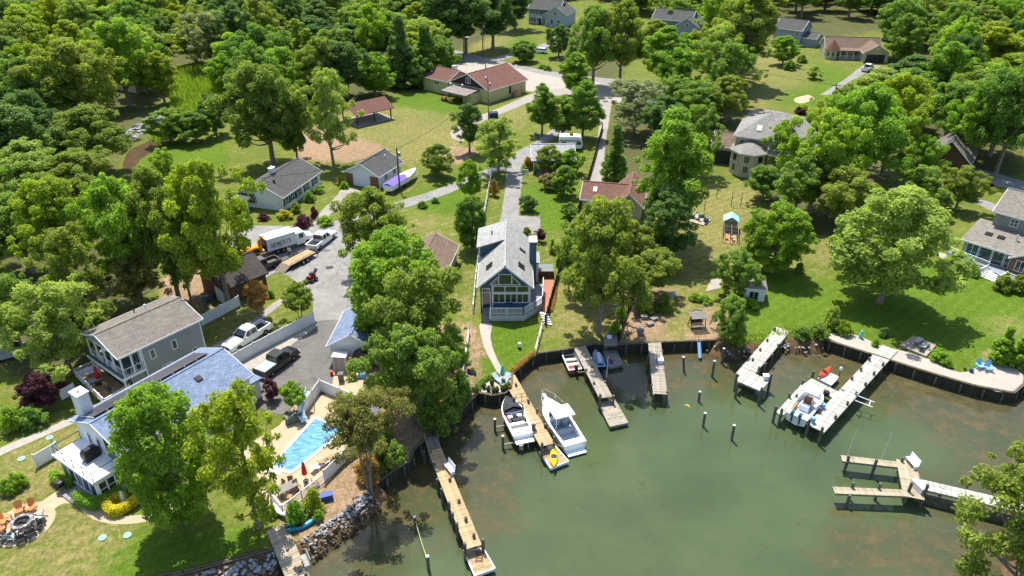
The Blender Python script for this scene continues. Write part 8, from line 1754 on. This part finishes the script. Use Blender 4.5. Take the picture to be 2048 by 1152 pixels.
# ------------------------------------------------------------------ reeds of the marsh and bank grasses: nobody could count them
def blades(name, label, px_polys, dens, h, leafc, seed=1, w_=.06):
    rs = np.random.RandomState(seed); V = []; TI = []
    for px in px_polys:
        pl = gpoly(px); x0,x1 = min(p[0] for p in pl),max(p[0] for p in pl); y0,y1 = min(p[1] for p in pl),max(p[1] for p in pl); n = int((x1-x0)*(y1-y0)*dens); X_ = rs.uniform(x0,x1,n); Y_ = rs.uniform(y0,y1,n); k = inside_np(X_,Y_,pl); X_,Y_ = X_[k],Y_[k]; n = len(X_)
        a = rs.uniform(0,6.28,n); hh = h*rs.uniform(.6,1.3,n); lx,ly = rs.normal(0,.22,n)*hh,rs.normal(0,.22,n)*hh; ww = w_*rs.uniform(.7,1.5,n)
        c_,s_ = np.cos(a)*ww,np.sin(a)*ww; z = np.zeros(n)
        V.append(np.stack([np.stack([X_-c_,Y_-s_,z],1),np.stack([X_+c_,Y_+s_,z],1),np.stack([X_+lx+c_*.3,Y_+ly+s_*.3,hh],1),np.stack([X_+lx-c_*.3,Y_+ly-s_*.3,hh],1)],1).reshape(-1,3)); TI.append(np.repeat(rs.rand(n),4))
    V = np.concatenate(V).astype('f'); TI = np.concatenate(TI).astype('f'); nq = len(V)//4; me = bpy.data.meshes.new(name); me.vertices.add(4*nq); me.vertices.foreach_set('co',V.ravel()); me.loops.add(4*nq); me.loops.foreach_set('vertex_index',np.arange(4*nq,dtype='i')); me.polygons.add(nq); me.polygons.foreach_set('loop_start',np.arange(0,4*nq,4,dtype='i')); me.polygons.foreach_set('loop_total',np.full(nq,4,'i'))
    at = me.attributes.new('tint','FLOAT','POINT'); at.data.foreach_set('value',TI); me.materials.append(LEAF[leafc]); me.update(); me.validate(); o = inst(name, me); tag(o, label, 'reeds', kind='stuff'); return o
blades('reeds', 'bright green reeds filling the marsh above the creek', [[(352,150),(400,128),(450,160),(440,215),(415,262),(352,262),(320,290),(300,285),(345,235),(340,190)]], 9, 1.5, 'mid_green', 2, .1)
blades('bank_grass', 'rough grass on the natural bank beside the angled dock', [[(1440,690),(1470,688),(1520,684),(1545,672),(1600,676),(1648,674),(1650,660),(1590,655),(1540,664),(1500,670),(1450,672)]], 40, .4, 'willow_green', 3)
blades('lawn_grass', 'mown grass of the lawns in front of the houses', [[(975,645),(1080,650),(1066,706),(1022,742),(1012,750),(985,690)],[(938,690),(960,660),(982,725),(1000,752),(960,766),(940,790)]], 60, 0.07, 'mid_green', 4, .02)
# ------------------------------------------------------------------ last small things
sheet('concrete_slab', [(1411,582),(1422,558),(1443,556),(1441,576)], concrete, .014, smooth=False, amt=.04)
cd = T('corner_deck', tuple(G(800,915)), 0, 'small curved timber deck at the bend of the sea wall', 'deck')
ou = catmull([(787,940),(803,935),(815,924),(819,910),(812,897)], 4); inn = catmull([(780,930),(792,924),(800,916),(803,908),(800,897)], 4)
for k in range(len(ou)-1):
    q = [G(*p)-G(800,915) for p in (ou[k],ou[k+1],inn[k+1],inn[k])]; MB().prism([(p.x,p.y) for p in q], .12, .2).build('plank', tanw[k%3], cd)
wd = T('floating_weed', tuple(G(1375,812,ZW)), 0, 'small yellow tangle of weed floating in open water', 'weed')
MB().path([(-.35,0,.02),(-.1,.15,.05),(.15,.05,.03),(.35,.2,.02)],[.04,.09,.08,.03],6).path([(0,.1,.03),(.1,-.2,.04),(.3,-.3,.02)],[.06,.08,.02],6).build('strands', M('weed_yellow',S(200,176,80),.8,.15,5), wd)
MB().ball((.05,.02,.02),.14,.4,7).build('clump', MATS['weed_yellow'], wd)
gp = T('garden_pool', tuple(G(1836,186)), 0, 'round turquoise garden pool beside the terracotta roof', 'pool'); MB().lathe([(2.6,0),(2.6,1.1),(2.45,1.1),(2.45,.9)],(0,0,0),20).build('wall', white_vinyl, gp); MB().lathe([(2.44,.88),(2.44,.92),(.01,.93)],(0,0,0),20).build('water', M('pool_turquoise',S(140,215,205,.8),.1,.06,1,spec=.6), gp)
# lines from the boats to the docks
def line(label, a, b, sag=.15):
    pts_ = [a.lerp(b,t/6)-a+Vector((0,0,-sag*math.sin(math.pi*t/6))) for t in range(7)]; o = MB().path(pts_,[.025]*7,5).build('dock_line', M('rope',S(214,200,140),.9,.1,6)); o.location = a; tag(o, label, 'rope')
line('bow line from the cabin boat to the plank dock', G(1074,826,.6), G(1095,832,-.1)); line('stern line from the cabin boat to the plank dock', G(1108,885,.8), G(1128,893,-.2)); line('line from the skiff to the shaded dock', G(1172,742,.35), G(1152,742,-.5))
# cut branches and lumber lying about the mulched yard
for k,(px,an,L,lab) in enumerate((((1262,668),40,2.4,'long cut branch nearest the sea wall on the mulch'),((1270,655),-35,2.0,'forked branch lying across the western mulch'),((1256,650),75,1.6,'short branch beside the ivy fence'),((1290,652),10,1.5,'grey board lying beside the plank boxes'),((1305,628),-20,1.8,'branch below the upturned canoe'),((1272,635),25,1.4,'stick in front of the scrub'),((1425,640),60,2.2,'dead branch on the mulched bank'),((1432,662),-60,1.9,'dead branch nearest the end of the sea wall'),((1412,612),15,1.8,'pale plank lying by the stone ring'),((1440,620),35,2.0,'white pole lying among the bank weeds'))):
    o = T('cut_branch', tuple(G(*px,.06)), R(an), lab, 'branch'); mt = bark_dark if k not in (3,8,9) else palew[k%2]
    MB().path([(-L/2,0,0),(0,.08*(-1)**k,.03),(L/2,0,.06)],[.07,.05,.03],6).build('stem', mt, o)
    if mt is bark_dark: MB().path([(0,.05,.03),(L*.2,.35,.12),(L*.3,.7,.1)],[.04,.03,.015],5).path([(-L*.2,0,.02),(-.05,-.35,.1),(.1,-.6,.08)],[.04,.03,.015],5).build('twig', mt, o)
# ------------------------------------------------------------------ labels of look-alikes: say which one by depth and side
from collections import defaultdict
byl = defaultdict(list)
for o in COL.objects:
    if o.parent is None and 'label' in o and o.name.startswith('tree'): byl[o['label']].append(o)
for lab, os_ in byl.items():
    if len(os_) < 2: continue
    os_.sort(key=lambda o: o.location.y)
    names = {2:('nearer','farther'),3:('nearest','middle','farthest')}.get(len(os_))
    if not names: names = ['number %d counted from the nearest' % (k+1) for k in range(len(os_))]
    for o, n in zip(os_, names): o['label'] = ('%s %s' % (n, lab)) if len(os_) < 4 else ('%s, %s' % (lab, n))
